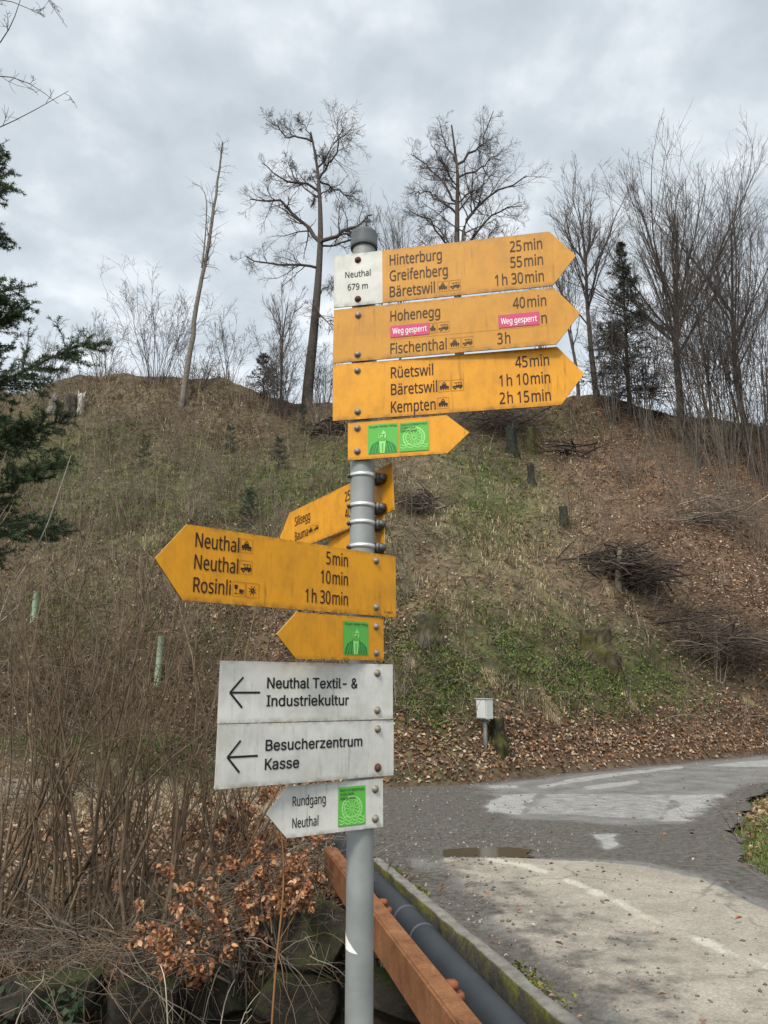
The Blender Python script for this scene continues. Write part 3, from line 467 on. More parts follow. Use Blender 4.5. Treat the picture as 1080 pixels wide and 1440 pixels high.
 (0,57,561,[49,474,52,431,52,520,60,392,61,562,74,359,77,600,93,330,98,633,100,0,100,74,112,-3,112,70,117,306,124,660,126,-5,126,67,134,475,138,433,139,525,141,64,143,-7,145,287,149,397,152,566,155,681,157,62,159,-9,167,368,172,61,173,597,174,-10,177,273,186,61,188,-10,190,697,193,347,201,619,212,265,227,334,229,63,229,707,234,633,239,-7,250,262,267,71,269,329,273,637,273,710,278,263,284,0,296,636,299,332,300,83,303,267,305,708,318,630,324,13,325,273,326,338,327,100,336,701,338,622,345,281,350,349,351,121,356,610,359,31,363,290,366,691,371,145,371,362,372,596,379,302,385,579,387,172,389,52,389,379,393,676,394,315,397,561,399,202,403,397,406,329,406,542,409,235,413,521,414,417,416,77,416,270,417,343,418,500,418,657,420,306,420,437,422,479,423,343,423,458,438,105,441,633,457,136,461,606,473,170,478,574,485,206,492,537,495,243,501,282,502,496,506,321,508,451,509,361,510,401],[41,55,48,41,61,55,35,61,41,35,69,61,25,69,35,25,78,69,14,78,25,14,92,78,8,92,14,8,47,92,47,99,92,8,42,47,51,99,47,56,99,51,56,101,99,8,37,42,6,37,8,62,101,56,66,101,62,6,30,37,72,101,66,72,103,101,4,30,6,4,24,30,74,103,72,80,103,74,80,105,103,4,19,24,2,19,4,84,105,80,86,105,84,86,108,105,2,17,19,91,108,86,0,17,2,95,108,91,95,110,108,97,110,95,0,18,17,1,18,0,94,110,97,94,112,110,87,112,94,1,23,18,3,23,1,82,112,87,82,111,112,3,28,23,77,111,82,5,28,3,71,111,77,5,36,28,64,111,71,64,96,111,96,109,111,7,36,5,59,90,64,90,96,64,7,39,36,59,83,90,93,109,96,52,83,59,7,46,39,46,83,52,13,46,7,13,83,46,13,79,83,93,107,109,13,73,79,22,73,13,89,107,93,22,68,73,22,63,68,32,63,22,89,106,107,32,58,63,38,58,32,38,54,58,85,106,89,38,49,54,44,49,38,85,104,106,81,104,85,81,102,104,75,102,81,70,102,75,70,100,102,65,100,70,65,98,100,60,98,65,60,88,98,53,88,60,45,88,53,45,76,88,9,12,10,40,76,45,9,16,12,9,20,16,9,26,20,33,76,40,9,29,26,9,33,29,9,76,33,9,67,76,9,57,67,9,50,57,9,43,50,11,43,9,15,43,11,21,43,15,21,34,43,27,34,21,31,34,27]),
 (0,65,626,[0,0,89,0,173,217,202,295,274,703,281,507,284,515,287,525,291,535,294,547,298,559,301,572,305,585,308,599,312,612,315,603,318,592,322,578,326,563,331,549,335,535,339,523,343,514,345,507,353,703,424,295,450,217,534,0,625,0],[0,24,4,0,14,24,14,28,24,0,13,14,15,28,14,16,28,15,0,12,13,17,28,16,0,11,12,18,28,17,0,10,11,19,28,18,0,9,10,20,28,19,0,8,9,0,7,8,21,28,20,0,6,7,22,28,21,0,5,6,23,28,22,0,3,5,25,28,23,0,2,3,2,25,3,2,26,25,26,28,25,0,1,2,27,28,26]),
 (0,66,637,[95,0,95,700,183,75,183,328,183,402,183,625,295,700,299,625,313,402,318,328,325,75,341,0,353,622,358,327,367,405,376,696,380,79,389,3,392,322,396,613,408,415,420,313,423,91,427,367,427,372,429,600,432,10,436,431,442,683,443,302,452,579,454,111,455,378,455,453,456,361,461,288,465,552,466,482,470,517,471,23,474,137,474,271,479,388,483,251,483,352,486,169,488,230,490,206,494,661,500,400,505,41,507,341,519,416,530,327,531,629,533,63,534,433,546,453,548,309,553,584,554,476,555,91,559,500,561,526,564,288,571,123,575,263,581,159,582,233,584,199],[0,5,1,5,6,1,5,15,6,5,28,15,5,48,28,5,54,48,5,7,54,7,12,54,12,59,54,0,4,5,19,59,12,25,59,19,30,59,25,30,63,59,36,63,30,38,63,36,38,62,63,37,62,38,37,60,62,33,60,37,33,57,60,33,56,57,27,56,33,27,52,56,20,52,27,20,49,52,14,49,20,8,49,14,0,3,4,3,8,4,3,49,8,3,42,49,3,32,42,3,24,32,3,23,24,3,34,23,3,44,34,3,51,44,3,9,51,9,53,51,0,2,3,13,53,9,13,58,53,18,58,13,21,58,18,29,58,21,29,64,58,35,64,29,35,66,64,41,66,35,43,66,41,43,68,66,46,68,43,46,69,68,47,69,46,45,69,47,45,67,69,40,67,45,40,65,67,31,65,40,31,61,65,22,61,31,22,55,61,16,55,22,10,55,16,0,10,2,0,55,10,0,50,55,0,39,50,0,26,39,0,17,26,0,11,17]),
 (0,67,620,[60,351,62,402,64,281,70,451,76,217,82,496,96,160,99,538,120,576,123,110,147,610,153,350,155,392,156,295,159,68,160,432,165,245,170,468,177,639,180,200,182,501,198,531,201,161,203,34,212,664,218,557,228,128,240,580,252,684,255,10,260,102,266,599,294,613,296,698,299,83,314,-5,325,624,344,71,344,707,359,630,381,-10,394,68,395,632,396,710,418,-9,424,69,426,631,432,709,451,-7,453,71,455,627,466,705,481,-3,481,75,482,621,500,699,508,3,508,612,509,81,532,604,532,691,535,10,535,88,554,594,562,19,562,95,562,681,589,669],[38,47,43,38,51,47,33,51,38,33,55,51,33,60,55,28,60,33,28,66,60,24,66,28,24,67,66,24,50,67,50,54,67,54,57,67,57,59,67,59,63,67,18,42,24,42,46,24,46,50,24,10,39,18,39,42,18,10,36,39,10,32,36,10,31,32,8,31,10,8,27,31,8,25,27,7,25,8,7,21,25,5,21,7,5,20,21,5,17,20,3,17,5,3,15,17,1,15,3,1,12,15,0,12,1,0,11,12,2,11,0,2,13,11,2,16,13,4,16,2,4,19,16,6,19,4,6,22,19,6,26,22,9,26,6,9,30,26,14,30,9,14,34,30,62,64,65,58,64,62,14,37,34,53,64,58,49,64,53,14,41,37,45,64,49,41,64,45,23,41,14,23,64,41,29,64,23,29,61,64,35,61,29,35,56,61,35,52,56,35,48,52,40,48,35,40,44,48]),
 (0,68,716,[95,0,95,700,183,75,183,625,278,75,290,0,298,625,311,700,351,621,364,4,365,83,378,696,399,612,429,18,436,107,439,683,442,596,478,573,487,40,492,146,494,661,508,543,531,200,532,507,537,71,542,631,549,463,555,269,559,412,563,354,579,111,582,592,612,160,614,546,636,217,637,491,651,283,651,428,656,357],[0,3,1,3,7,1,3,11,7,3,15,11,3,20,15,3,25,20,3,6,25,6,8,25,8,31,25,0,2,3,12,31,8,16,31,12,17,31,16,17,33,31,21,33,17,21,35,33,23,35,21,26,35,23,26,37,35,28,37,26,28,38,37,29,38,28,29,36,38,27,36,29,27,34,36,22,34,27,22,32,34,19,32,22,19,30,32,14,30,19,14,24,30,10,24,14,4,24,10,0,4,2,0,24,4,0,18,24,0,13,18,0,9,13,0,5,9]),
 (0,69,545,[95,0,95,700,183,77,183,327,183,404,183,623,469,327,469,404,486,0,486,77,486,623,486,700],[0,5,1,5,11,1,5,10,11,0,4,5,0,3,4,3,7,4,3,6,7,0,2,3,0,9,2,0,8,9]),
 (0,70,509,[95,0,95,700,183,0,183,297,183,375,183,623,468,297,468,375,486,623,486,700],[0,5,1,5,9,1,5,8,9,0,4,5,0,3,4,3,7,4,3,6,7,0,2,3]),
 (0,71,714,[60,350,64,279,65,420,77,216,79,483,99,158,103,540,128,109,136,590,152,350,155,297,155,406,164,247,166,67,166,456,177,631,179,202,183,500,200,163,207,539,212,34,227,665,229,129,238,572,264,102,265,10,275,598,285,690,306,83,317,617,326,-5,350,705,357,71,365,629,395,-10,399,291,399,370,416,67,418,632,423,710,442,-9,445,67,451,631,461,709,471,69,483,627,486,-6,494,72,498,705,514,621,515,75,526,-1,534,699,535,79,544,612,553,83,553,291,565,6,568,691,572,603,598,592,600,681,603,15,631,669,641,26,641,370],[31,43,39,31,48,43,31,52,48,27,52,31,27,58,52,27,61,58,21,61,27,21,63,61,21,45,63,45,49,63,49,54,63,54,59,63,59,60,63,15,38,21,38,42,21,42,45,21,15,33,38,8,33,15,8,29,33,8,26,29,8,23,26,6,23,8,6,19,23,4,19,6,4,17,19,4,14,17,2,14,4,2,11,14,0,11,2,0,9,11,35,65,36,35,56,65,56,64,65,1,9,0,1,10,9,1,12,10,55,64,56,3,12,1,3,16,12,5,16,3,5,18,16,5,22,18,7,22,5,7,24,22,13,24,7,13,28,24,53,64,55,13,32,28,50,64,53,47,64,50,44,64,47,13,37,32,41,64,44,37,64,41,20,37,13,20,64,37,25,64,20,25,62,64,25,57,62,30,57,25,30,51,57,30,46,51,34,46,30,34,40,46]),
 (0,72,726,[95,0,95,700,183,0,183,326,183,404,183,700,542,0,542,326,542,404,542,700,630,0,630,700],[0,5,1,0,4,5,8,11,9,8,10,11,0,3,4,3,8,4,3,7,8,7,10,8,0,2,3,6,10,7]),
 (0,73,332,[39,0,39,51,39,649,39,700,122,70,122,629,210,70,210,629,292,0,292,51,292,649,292,700],[2,11,3,2,10,11,5,10,2,5,7,10,4,7,5,4,6,7,1,6,4,1,9,6,0,9,1,0,8,9]),
 (0,75,607,[95,0,95,700,183,0,183,272,183,355,183,700,203,377,223,399,243,422,255,334,263,444,284,466,304,488,319,395,493,700,503,0,596,700,607,0],[0,5,1,0,4,5,12,16,14,12,13,16,11,13,12,10,13,11,8,13,10,7,13,8,6,13,7,6,9,13,9,17,13,4,9,6,0,3,4,3,9,4,15,17,9,0,2,3]),
 (0,76,514,[95,0,95,700,183,78,183,700,489,0,489,78],[0,3,1,0,2,3,0,5,2,0,4,5]),
 (0,78,745,[95,0,95,700,169,581,170,565,171,548,172,528,173,507,173,581,174,485,175,462,176,0,176,391,176,415,176,439,197,700,547,0,568,260,568,283,568,305,568,700,569,236,570,212,571,121,571,189,572,168,573,148,574,133,575,121,650,0,650,700],[0,2,1,2,14,1,2,7,14,7,22,14,18,29,19,18,28,29,0,3,2,15,22,7,0,4,3,0,5,4,0,6,5,0,8,6,0,9,8,0,13,9,0,12,13,0,11,12,0,10,11,17,28,18,16,28,17,20,28,16,21,28,20,23,28,21,24,28,23,25,28,24,26,28,25,27,28,26,15,27,22,15,28,27]),
 (0,79,766,[60,352,62,299,64,421,69,250,75,484,79,204,95,162,95,540,115,124,123,590,139,90,153,351,156,295,156,407,158,632,164,244,164,458,168,60,177,199,177,502,197,160,197,541,202,36,202,666,222,127,222,574,240,16,253,101,253,600,255,691,283,2,291,82,291,618,315,706,331,-7,334,70,334,630,383,-10,383,67,384,633,384,711,433,70,434,-7,451,706,456,625,476,82,481,2,509,691,513,101,514,600,523,16,544,127,558,558,561,35,561,666,569,160,588,199,588,502,595,60,602,244,605,632,607,433,610,295,613,351,624,89,641,591,649,123,669,161,669,541,685,203,690,484,697,249,702,420,704,298,706,351],[33,43,40,33,47,43,29,47,33,29,54,47,23,54,29,23,60,54,14,39,23,39,60,23,14,36,39,44,60,39,44,65,60,9,36,14,9,32,36,49,65,44,9,28,32,52,65,49,9,25,28,52,68,65,7,25,9,7,21,25,57,68,52,7,19,21,57,70,68,4,19,7,4,16,19,61,70,57,61,72,70,2,16,4,2,13,16,63,72,61,0,13,2,63,74,72,0,11,13,1,11,0,1,12,11,62,74,63,62,73,74,3,12,1,62,71,73,3,15,12,59,71,62,5,15,3,59,69,71,56,69,59,5,18,15,6,18,5,56,67,69,6,20,18,55,67,56,8,20,6,55,66,67,8,24,20,51,66,55,8,27,24,48,66,51,10,27,8,48,64,66,10,31,27,45,64,48,17,31,10,45,58,64,17,35,31,41,58,45,17,38,35,38,58,41,17,58,38,22,58,17,22,53,58,26,53,22,26,50,53,30,50,26,30,46,50,34,46,30,34,42,46,37,42,34]),
 (0,80,593,[95,0,95,700,183,0,183,273,183,348,183,625,254,348,264,273,273,625,280,700,296,350,313,275,329,621,333,354,357,281,364,694,365,362,375,610,392,374,396,291,409,591,414,389,430,304,430,408,430,676,433,565,442,431,447,531,450,458,452,490,458,321,480,646,482,340,502,362,515,605,517,386,529,411,536,555,537,438,542,466,543,494],[0,5,1,5,9,1,5,15,9,5,24,15,5,31,24,5,8,31,8,12,31,12,34,31,0,4,5,17,34,12,20,34,17,20,37,34,25,37,20,27,37,25,27,40,37,29,40,27,29,39,40,28,39,29,28,38,39,26,38,28,26,36,38,23,36,26,23,35,36,21,35,23,18,35,21,18,33,35,16,33,18,13,33,16,13,32,33,10,32,13,6,32,10,0,3,4,3,6,4,3,32,6,3,30,32,3,22,30,3,19,22,3,14,19,3,11,14,3,7,11,0,2,3]),
 (0,82,610,[95,0,95,700,183,0,183,289,183,364,183,624,283,624,288,364,288,700,320,622,323,289,340,367,343,698,351,618,378,611,381,379,391,690,401,601,403,314,413,398,420,587,426,323,432,678,434,571,435,424,444,550,448,335,448,457,450,526,452,497,466,661,470,349,490,365,492,0,494,639,508,385,516,612,523,408,531,580,534,435,540,543,541,466,543,501,595,0],[0,5,1,5,8,1,5,12,8,5,16,12,5,22,16,5,30,22,5,34,30,5,6,34,6,9,34,9,36,34,0,4,5,13,36,9,14,36,13,14,38,36,17,38,14,20,38,17,23,38,20,23,40,38,25,40,23,28,40,25,28,42,40,29,42,28,29,41,42,27,41,29,27,39,41,24,39,27,24,37,39,19,37,24,19,35,37,15,35,19,15,32,35,11,32,15,7,32,11,7,31,32,0,3,4,3,7,4,3,31,7,3,26,31,3,21,26,3,18,21,3,10,18,10,43,18,0,2,3,33,43,10]),
 (0,83,538,[50,24,50,108,59,531,60,505,62,567,64,481,66,17,70,459,71,599,75,98,79,439,83,11,87,627,90,420,102,5,104,403,105,88,109,651,120,387,122,1,135,672,138,79,139,373,144,-3,148,530,150,508,150,550,155,489,155,568,160,359,163,472,163,584,166,688,167,-6,173,72,174,598,175,456,184,347,189,610,191,-8,191,442,202,700,207,620,209,68,210,335,211,429,216,-9,228,627,236,417,239,324,240,707,242,-10,246,67,253,631,266,403,279,68,279,309,280,632,282,710,291,-7,301,389,308,73,311,631,312,295,320,709,333,80,335,1,339,281,340,374,340,628,355,91,355,705,360,267,369,622,373,104,375,14,375,358,377,253,386,120,388,699,389,237,396,138,397,220,397,614,402,158,402,201,404,179,405,341,410,32,419,691,423,605,432,322,439,54,448,595,448,682,453,301,462,81,470,278,475,671,479,112,482,252,489,148,490,222,492,187],[50,64,58,50,71,64,41,71,50,41,79,71,32,79,41,32,89,79,32,94,89,20,94,32,20,98,94,17,98,20,17,62,98,62,69,98,69,73,98,73,83,98,83,90,98,90,93,98,12,57,17,57,62,17,12,53,57,12,47,53,8,47,12,8,42,47,8,38,42,8,35,38,4,35,8,4,31,35,4,28,31,4,26,28,2,26,4,2,24,26,3,24,2,3,25,24,3,27,25,5,27,3,5,30,27,7,30,5,7,36,30,10,36,7,10,40,36,10,45,40,13,45,10,13,48,45,15,48,13,15,54,48,15,60,54,18,60,15,18,68,60,22,68,18,22,76,68,29,76,22,37,76,29,37,87,76,44,87,37,44,91,87,49,91,44,56,91,49,56,95,91,63,95,56,63,97,95,67,97,63,72,97,67,72,100,97,77,100,72,80,100,77,80,102,100,82,102,80,82,103,102,85,103,82,86,103,85,86,101,103,84,101,86,81,101,84,81,99,101,78,99,81,74,99,78,74,96,99,0,9,1,70,96,74,0,16,9,65,96,70,0,21,16,65,92,96,61,92,65,0,34,21,55,92,61,0,43,34,52,92,55,0,52,43,0,92,52,0,88,92,0,75,88,6,75,0,11,75,6,11,66,75,14,66,11,19,66,14,23,66,19,23,59,66,33,59,23,39,59,33,39,51,59,46,51,39]),
 (0,84,545,[10,623,10,700,228,0,228,623,317,0,317,623,534,623,534,700],[0,7,1,0,6,7,2,5,3,2,4,5]),
 (0,85,717,[88,249,88,700,96,176,119,114,156,61,176,246,176,700,182,193,197,149,209,22,222,114,258,88,275,-2,304,72,355,-10,360,67,400,69,413,-6,434,77,463,90,464,5,487,107,507,128,508,24,522,153,532,182,538,213,540,247,540,700,545,49,575,80,598,116,614,157,624,200,627,247,627,700],[0,6,1,0,5,6,27,35,28,27,34,35,2,5,0,26,34,27,26,33,34,2,7,5,25,33,26,25,32,33,2,8,7,24,32,25,3,8,2,24,31,32,22,31,24,3,10,8,21,31,22,21,30,31,4,10,3,4,11,10,19,30,21,18,30,19,4,13,11,18,29,30,16,29,18,4,15,13,15,29,16,4,29,15,9,29,4,9,23,29,9,20,23,12,20,9,12,17,20,14,17,12]),
 (0,87,912,[12,700,104,700,197,0,213,273,217,258,220,243,224,228,227,213,230,199,233,185,236,171,238,157,240,144,242,131,244,118,246,106,248,119,250,132,252,146,255,160,258,174,261,189,264,203,268,218,272,233,275,248,279,263,283,277,286,0,407,700,419,456,423,471,427,486,431,500,434,515,438,529,441,542,444,555,447,566,449,576,450,585,451,592,452,597,453,592,454,585,456,576,459,566,462,555,465,542,468,529,472,515,475,501,479,487,483,473,487,459,498,700,624,0,626,275,631,259,635,244,639,229,643,214,647,199,650,184,653,170,656,156,658,143,661,130,663,117,665,106,667,122,669,140,673,157,676,176,680,194,684,214,689,233,694,253,699,274,713,0,807,700,899,700],[2,1,0,2,3,1,27,55,29,27,42,55,42,57,55,78,81,80,78,79,81,27,41,42,43,57,42,44,57,43,27,40,41,45,57,44,27,39,40,27,38,39,46,57,45,27,37,38,47,57,46,27,36,37,48,57,47,27,35,36,49,57,48,50,57,49,27,34,35,51,57,50,27,33,34,52,57,51,27,32,33,53,57,52,27,31,32,54,57,53,27,30,31,56,57,54,27,28,30,26,28,27,56,58,57,77,79,78,2,4,3,25,28,26,56,59,58,2,5,4,76,79,77,24,28,25,56,60,59,2,6,5,75,79,76,23,28,24,56,61,60,2,7,6,22,28,23,56,62,61,74,79,75,2,8,7,21,28,22,2,9,8,56,63,62,73,79,74,20,28,21,2,10,9,56,64,63,72,79,73,19,28,20,2,11,10,56,65,64,18,28,19,2,12,11,71,79,72,56,66,65,17,28,18,2,13,12,56,67,66,70,79,71,16,28,17,2,14,13,56,68,67,69,79,70,15,28,16,2,15,14,56,69,68,2,28,15,56,79,69]),
 (0,90,561,[37,0,37,67,49,622,49,700,144,78,406,622,513,633,513,700,523,0,523,78],[2,7,3,2,6,7,2,5,6,5,4,6,1,4,5,1,9,4,1,8,9,0,8,1]),
 (0,97,550,[45,146,47,113,52,194,55,84,67,58,73,235,83,37,103,20,103,489,107,267,126,7,127,501,129,425,134,145,137,118,139,176,146,97,151,202,152,-2,152,435,154,512,155,291,161,80,172,223,175,444,180,-8,181,69,184,521,199,452,204,62,204,238,211,-10,216,528,219,307,224,459,230,60,239,-9,249,249,249,533,250,463,264,-6,272,64,277,465,282,534,286,-1,297,314,306,6,308,254,309,76,309,462,324,15,336,453,341,27,341,97,341,530,357,41,358,439,366,125,372,57,374,418,380,163,383,387,385,210,385,257,386,317,386,348,387,75,388,516,391,75,408,0,425,492,450,458,465,414,471,0,471,358],[38,54,43,32,54,38,32,67,54,27,67,32,20,67,27,20,70,67,11,70,20,8,70,11,8,71,70,12,19,8,19,24,8,24,28,8,28,34,8,34,39,8,39,42,8,42,71,8,49,71,42,51,71,49,51,72,71,56,72,51,59,72,56,61,72,59,61,74,72,65,74,61,65,73,74,64,73,65,45,63,64,63,73,64,33,63,45,21,63,33,9,63,21,5,47,9,47,63,9,62,73,63,5,37,47,5,30,37,5,23,30,2,23,5,2,17,23,60,73,62,2,15,17,0,15,2,0,13,15,57,73,60,1,13,0,1,14,13,53,68,57,68,73,57,1,16,14,3,16,1,3,22,16,48,68,53,4,22,3,4,26,22,41,66,48,66,68,48,41,58,66,69,73,68,4,29,26,35,58,41,4,35,29,4,58,35,6,58,4,6,55,58,6,52,55,7,52,6,7,50,52,10,50,7,10,46,50,18,46,10,18,44,46,18,40,44,25,40,18,25,36,40,31,36,25]),
 (0,98,603,[83,0,83,745,145,0,163,67,165,456,166,468,167,484,168,501,169,521,169,542,170,67,170,262,170,266,170,456,170,564,170,745,171,308,173,202,176,345,183,377,184,153,186,47,186,477,195,404,201,113,207,29,207,496,210,425,229,85,229,442,231,13,231,512,254,453,260,0,260,524,268,67,283,460,294,-7,294,532,318,463,320,62,332,-10,332,534,362,457,363,68,374,-6,393,527,398,85,398,441,412,4,425,114,425,413,444,153,444,374,446,21,446,504,456,203,456,324,460,264,476,44,490,466,502,75,522,112,523,413,537,156,542,345,546,206,549,263],[0,15,1,0,14,15,0,9,14,0,8,9,38,46,42,34,46,38,34,55,46,31,55,34,0,7,8,26,55,31,26,60,55,0,6,7,22,60,26,0,5,6,13,39,22,39,60,22,0,4,5,39,43,60,43,63,60,13,36,39,13,32,36,48,63,43,0,13,4,0,19,13,19,23,13,23,27,13,27,29,13,29,32,13,51,63,48,51,65,63,53,65,51,0,18,19,57,65,53,57,67,65,0,16,18,58,67,57,0,12,16,0,11,12,56,67,58,56,66,67,0,17,11,56,64,66,52,64,56,0,20,17,52,62,64,50,62,52,0,24,20,47,62,50,0,3,24,3,28,24,47,61,62,44,61,47,3,35,28,44,59,61,40,59,44,10,40,35,0,2,3,21,40,10,21,59,40,25,59,21,25,54,59,30,54,25,30,49,54,33,49,30,33,45,49,37,45,33,37,41,45]),
 (0,99,471,[54,260,57,201,58,320,68,150,68,373,85,107,86,418,108,70,110,455,136,41,140,484,143,261,145,221,145,302,151,185,151,339,160,154,160,371,170,19,173,127,173,398,174,507,189,105,190,420,208,3,210,87,211,437,213,523,234,75,236,450,249,-7,255,532,262,67,265,457,293,65,294,-10,298,460,300,535,317,459,321,66,323,-9,326,534,336,456,346,69,348,-7,352,532,357,452,369,74,371,-2,377,447,377,527,390,80,392,3,395,441,401,521,411,10,411,87,412,435,421,514,429,19,429,95,438,507],[31,41,37,31,45,41,27,45,31,27,50,45,27,54,50,21,54,27,21,58,54,21,61,58,10,61,21,10,42,61,42,46,61,46,49,61,49,53,61,53,57,61,8,36,10,36,38,10,38,42,10,8,33,36,8,29,33,6,29,8,6,26,29,6,23,26,6,20,23,4,20,6,4,17,20,2,17,4,2,15,17,2,13,15,0,13,2,0,11,13,0,12,11,1,12,0,1,14,12,3,14,1,3,16,14,3,19,16,5,19,3,5,22,19,7,22,5,7,25,22,56,59,60,7,28,25,51,59,56,47,59,51,7,32,28,43,59,47,9,32,7,39,59,43,9,34,32,34,59,39,9,59,34,18,59,9,24,59,18,24,55,59,24,52,55,24,48,52,30,48,24,30,44,48,30,40,44,35,40,30]),
 (0,100,603,[54,262,60,179,61,345,80,111,80,413,113,58,113,466,143,260,147,202,147,318,156,20,157,505,159,153,159,367,178,114,178,408,205,85,205,439,209,-2,210,528,240,68,240,458,270,-10,271,535,282,464,283,62,296,-9,297,534,320,-5,321,531,333,67,334,458,342,1,342,525,361,9,362,517,372,82,374,440,379,19,379,508,395,30,395,497,400,107,402,411,409,42,409,485,419,143,420,371,422,56,422,472,431,189,431,321,433,71,433,458,433,535,433,745,434,245,434,261,434,511,434,524,436,496,437,71,437,480,438,468,439,458,450,0,520,0,520,745],[54,67,55,54,66,67,19,27,23,59,66,54,19,29,27,19,33,29,11,33,19,11,35,33,58,66,59,11,39,35,60,66,58,11,41,39,6,41,11,6,45,41,62,66,60,6,49,45,63,66,62,6,24,49,24,53,49,64,66,63,4,21,6,21,24,6,31,53,24,37,53,31,37,64,53,37,43,64,43,47,64,47,66,64,4,17,21,4,15,17,2,15,4,2,13,15,51,66,47,2,9,13,0,9,2,57,66,51,0,7,9,1,7,0,56,66,57,1,8,7,50,66,56,1,12,8,46,66,50,3,12,1,3,14,12,42,66,46,3,16,14,5,16,3,36,61,42,61,66,42,5,20,16,30,52,36,52,61,36,30,48,52,65,66,61,5,25,20,25,48,30,5,48,25,10,48,5,10,44,48,10,40,44,10,38,40,18,38,10,18,34,38,18,32,34,18,28,32,22,28,18,22,26,28]),
 (0,101,553,[54,259,57,204,57,314,67,363,68,154,83,407,86,111,105,445,110,74,132,477,140,44,143,246,145,315,149,191,153,358,164,146,164,502,167,395,175,21,188,425,189,110,201,520,214,447,215,4,222,84,242,532,247,460,259,-6,262,69,285,465,286,535,307,-10,311,64,313,463,329,532,337,456,341,-9,343,65,357,446,368,522,372,-6,372,68,374,431,388,414,399,393,400,-1,400,73,402,506,407,370,411,343,413,315,426,5,426,80,432,484,452,89,453,14,457,456,477,423,479,25,479,100,491,385,500,344,503,246,503,298],[25,34,30,25,39,34,21,39,25,21,47,39,16,47,21,16,53,47,9,53,16,9,56,53,7,29,9,29,56,9,7,26,29,33,56,29,35,56,33,7,22,26,38,56,35,38,57,56,7,19,22,42,57,38,5,19,7,43,57,42,5,17,19,43,60,57,44,60,43,3,17,5,3,14,17,48,60,44,48,61,60,49,61,48,2,14,3,2,12,14,49,63,61,50,63,49,2,50,12,2,63,50,0,63,2,0,62,63,1,11,0,11,62,0,1,13,11,4,13,1,4,15,13,6,15,4,6,20,15,8,20,6,8,24,20,54,58,59,52,58,54,8,28,24,46,58,52,10,28,8,41,58,46,10,32,28,37,58,41,32,58,37,10,58,32,18,58,10,18,55,58,23,55,18,23,51,55,23,45,51,27,45,23,27,40,45,27,36,40,31,36,27]),
 (0,102,337,[15,459,15,499,107,0,107,459,107,528,107,559,109,601,116,638,127,669,142,694,162,715,185,730,193,0,193,459,193,525,193,560,195,597,203,628,213,741,214,650,231,667,243,748,252,676,277,750,278,679,293,679,298,749,307,677,317,748,321,675,325,459,325,525,334,671,335,745,346,668,351,741,357,665,366,737,379,732],[21,26,23,21,28,26,18,28,21,18,33,28,18,35,33,11,35,18,11,37,35,11,38,37,11,36,38,10,32,11,32,34,11,34,36,11,9,25,10,25,27,10,27,29,10,29,32,10,8,24,9,24,25,9,8,22,24,8,20,22,7,20,8,7,19,20,7,17,19,6,17,7,6,16,17,5,16,6,5,15,16,5,14,15,4,14,5,1,14,4,1,31,14,1,30,31,0,30,1,2,13,3,2,12,13]),
 (0,103,603,[54,262,60,182,60,340,79,116,79,406,95,-202,95,-123,111,62,111,461,121,-212,121,-135,143,261,145,302,147,201,149,-220,150,-145,150,338,154,22,154,502,159,152,159,371,172,398,179,112,180,-227,182,-153,187,421,206,84,206,439,207,527,208,-2,213,-232,216,-159,228,452,241,67,247,-234,252,-163,253,460,270,535,271,-10,281,463,283,61,284,-235,289,-164,303,533,305,-8,309,62,315,460,331,-159,332,65,334,527,335,-232,337,-1,344,454,352,71,363,516,365,10,367,-146,369,442,370,79,379,-224,386,90,389,426,390,500,391,25,396,-124,399,103,406,404,410,119,413,480,414,45,417,-210,417,-94,419,138,419,377,426,160,428,345,430,-58,431,184,433,70,433,306,434,-16,434,5,434,14,434,211,434,456,435,25,435,39,435,241,435,262,436,52,437,62,437,70,439,456,448,-190,451,525,474,-165,494,-134,508,-97,517,-56,520,-9,520,525],[28,43,37,28,49,43,18,49,28,18,54,49,92,100,94,92,99,100,18,62,54,8,62,18,8,68,62,8,39,68,39,84,68,8,36,39,46,84,39,4,36,8,52,84,46,4,32,36,52,92,84,52,57,92,57,61,92,61,66,92,66,73,92,73,75,92,75,99,92,4,27,32,4,25,27,4,21,25,2,21,4,2,20,21,2,16,20,79,99,75,0,16,2,0,12,16,88,99,79,0,11,12,1,11,0,87,99,88,1,13,11,83,99,87,77,99,83,1,19,13,74,99,77,3,19,1,72,99,74,3,22,19,67,99,72,65,91,67,91,99,67,7,22,3,7,26,22,60,91,65,58,91,60,7,33,26,53,91,58,48,78,53,78,91,53,48,69,78,90,99,91,7,40,33,45,69,48,89,99,90,40,69,45,17,40,7,17,69,40,86,99,89,17,63,69,85,99,86,17,55,63,82,99,85,29,55,17,81,99,82,29,51,55,80,99,81,29,44,51,38,44,29,80,98,99,76,98,80,76,97,98,71,97,76,64,97,71,64,96,97,5,10,6,56,96,64,56,95,96,5,15,10,5,24,15,47,95,56,5,31,24,5,35,31,42,95,47,5,42,35,5,95,42,5,93,95,5,70,93,9,70,5,9,59,70,14,59,9,23,59,14,23,50,59,30,50,23,34,50,30,34,41,50]),
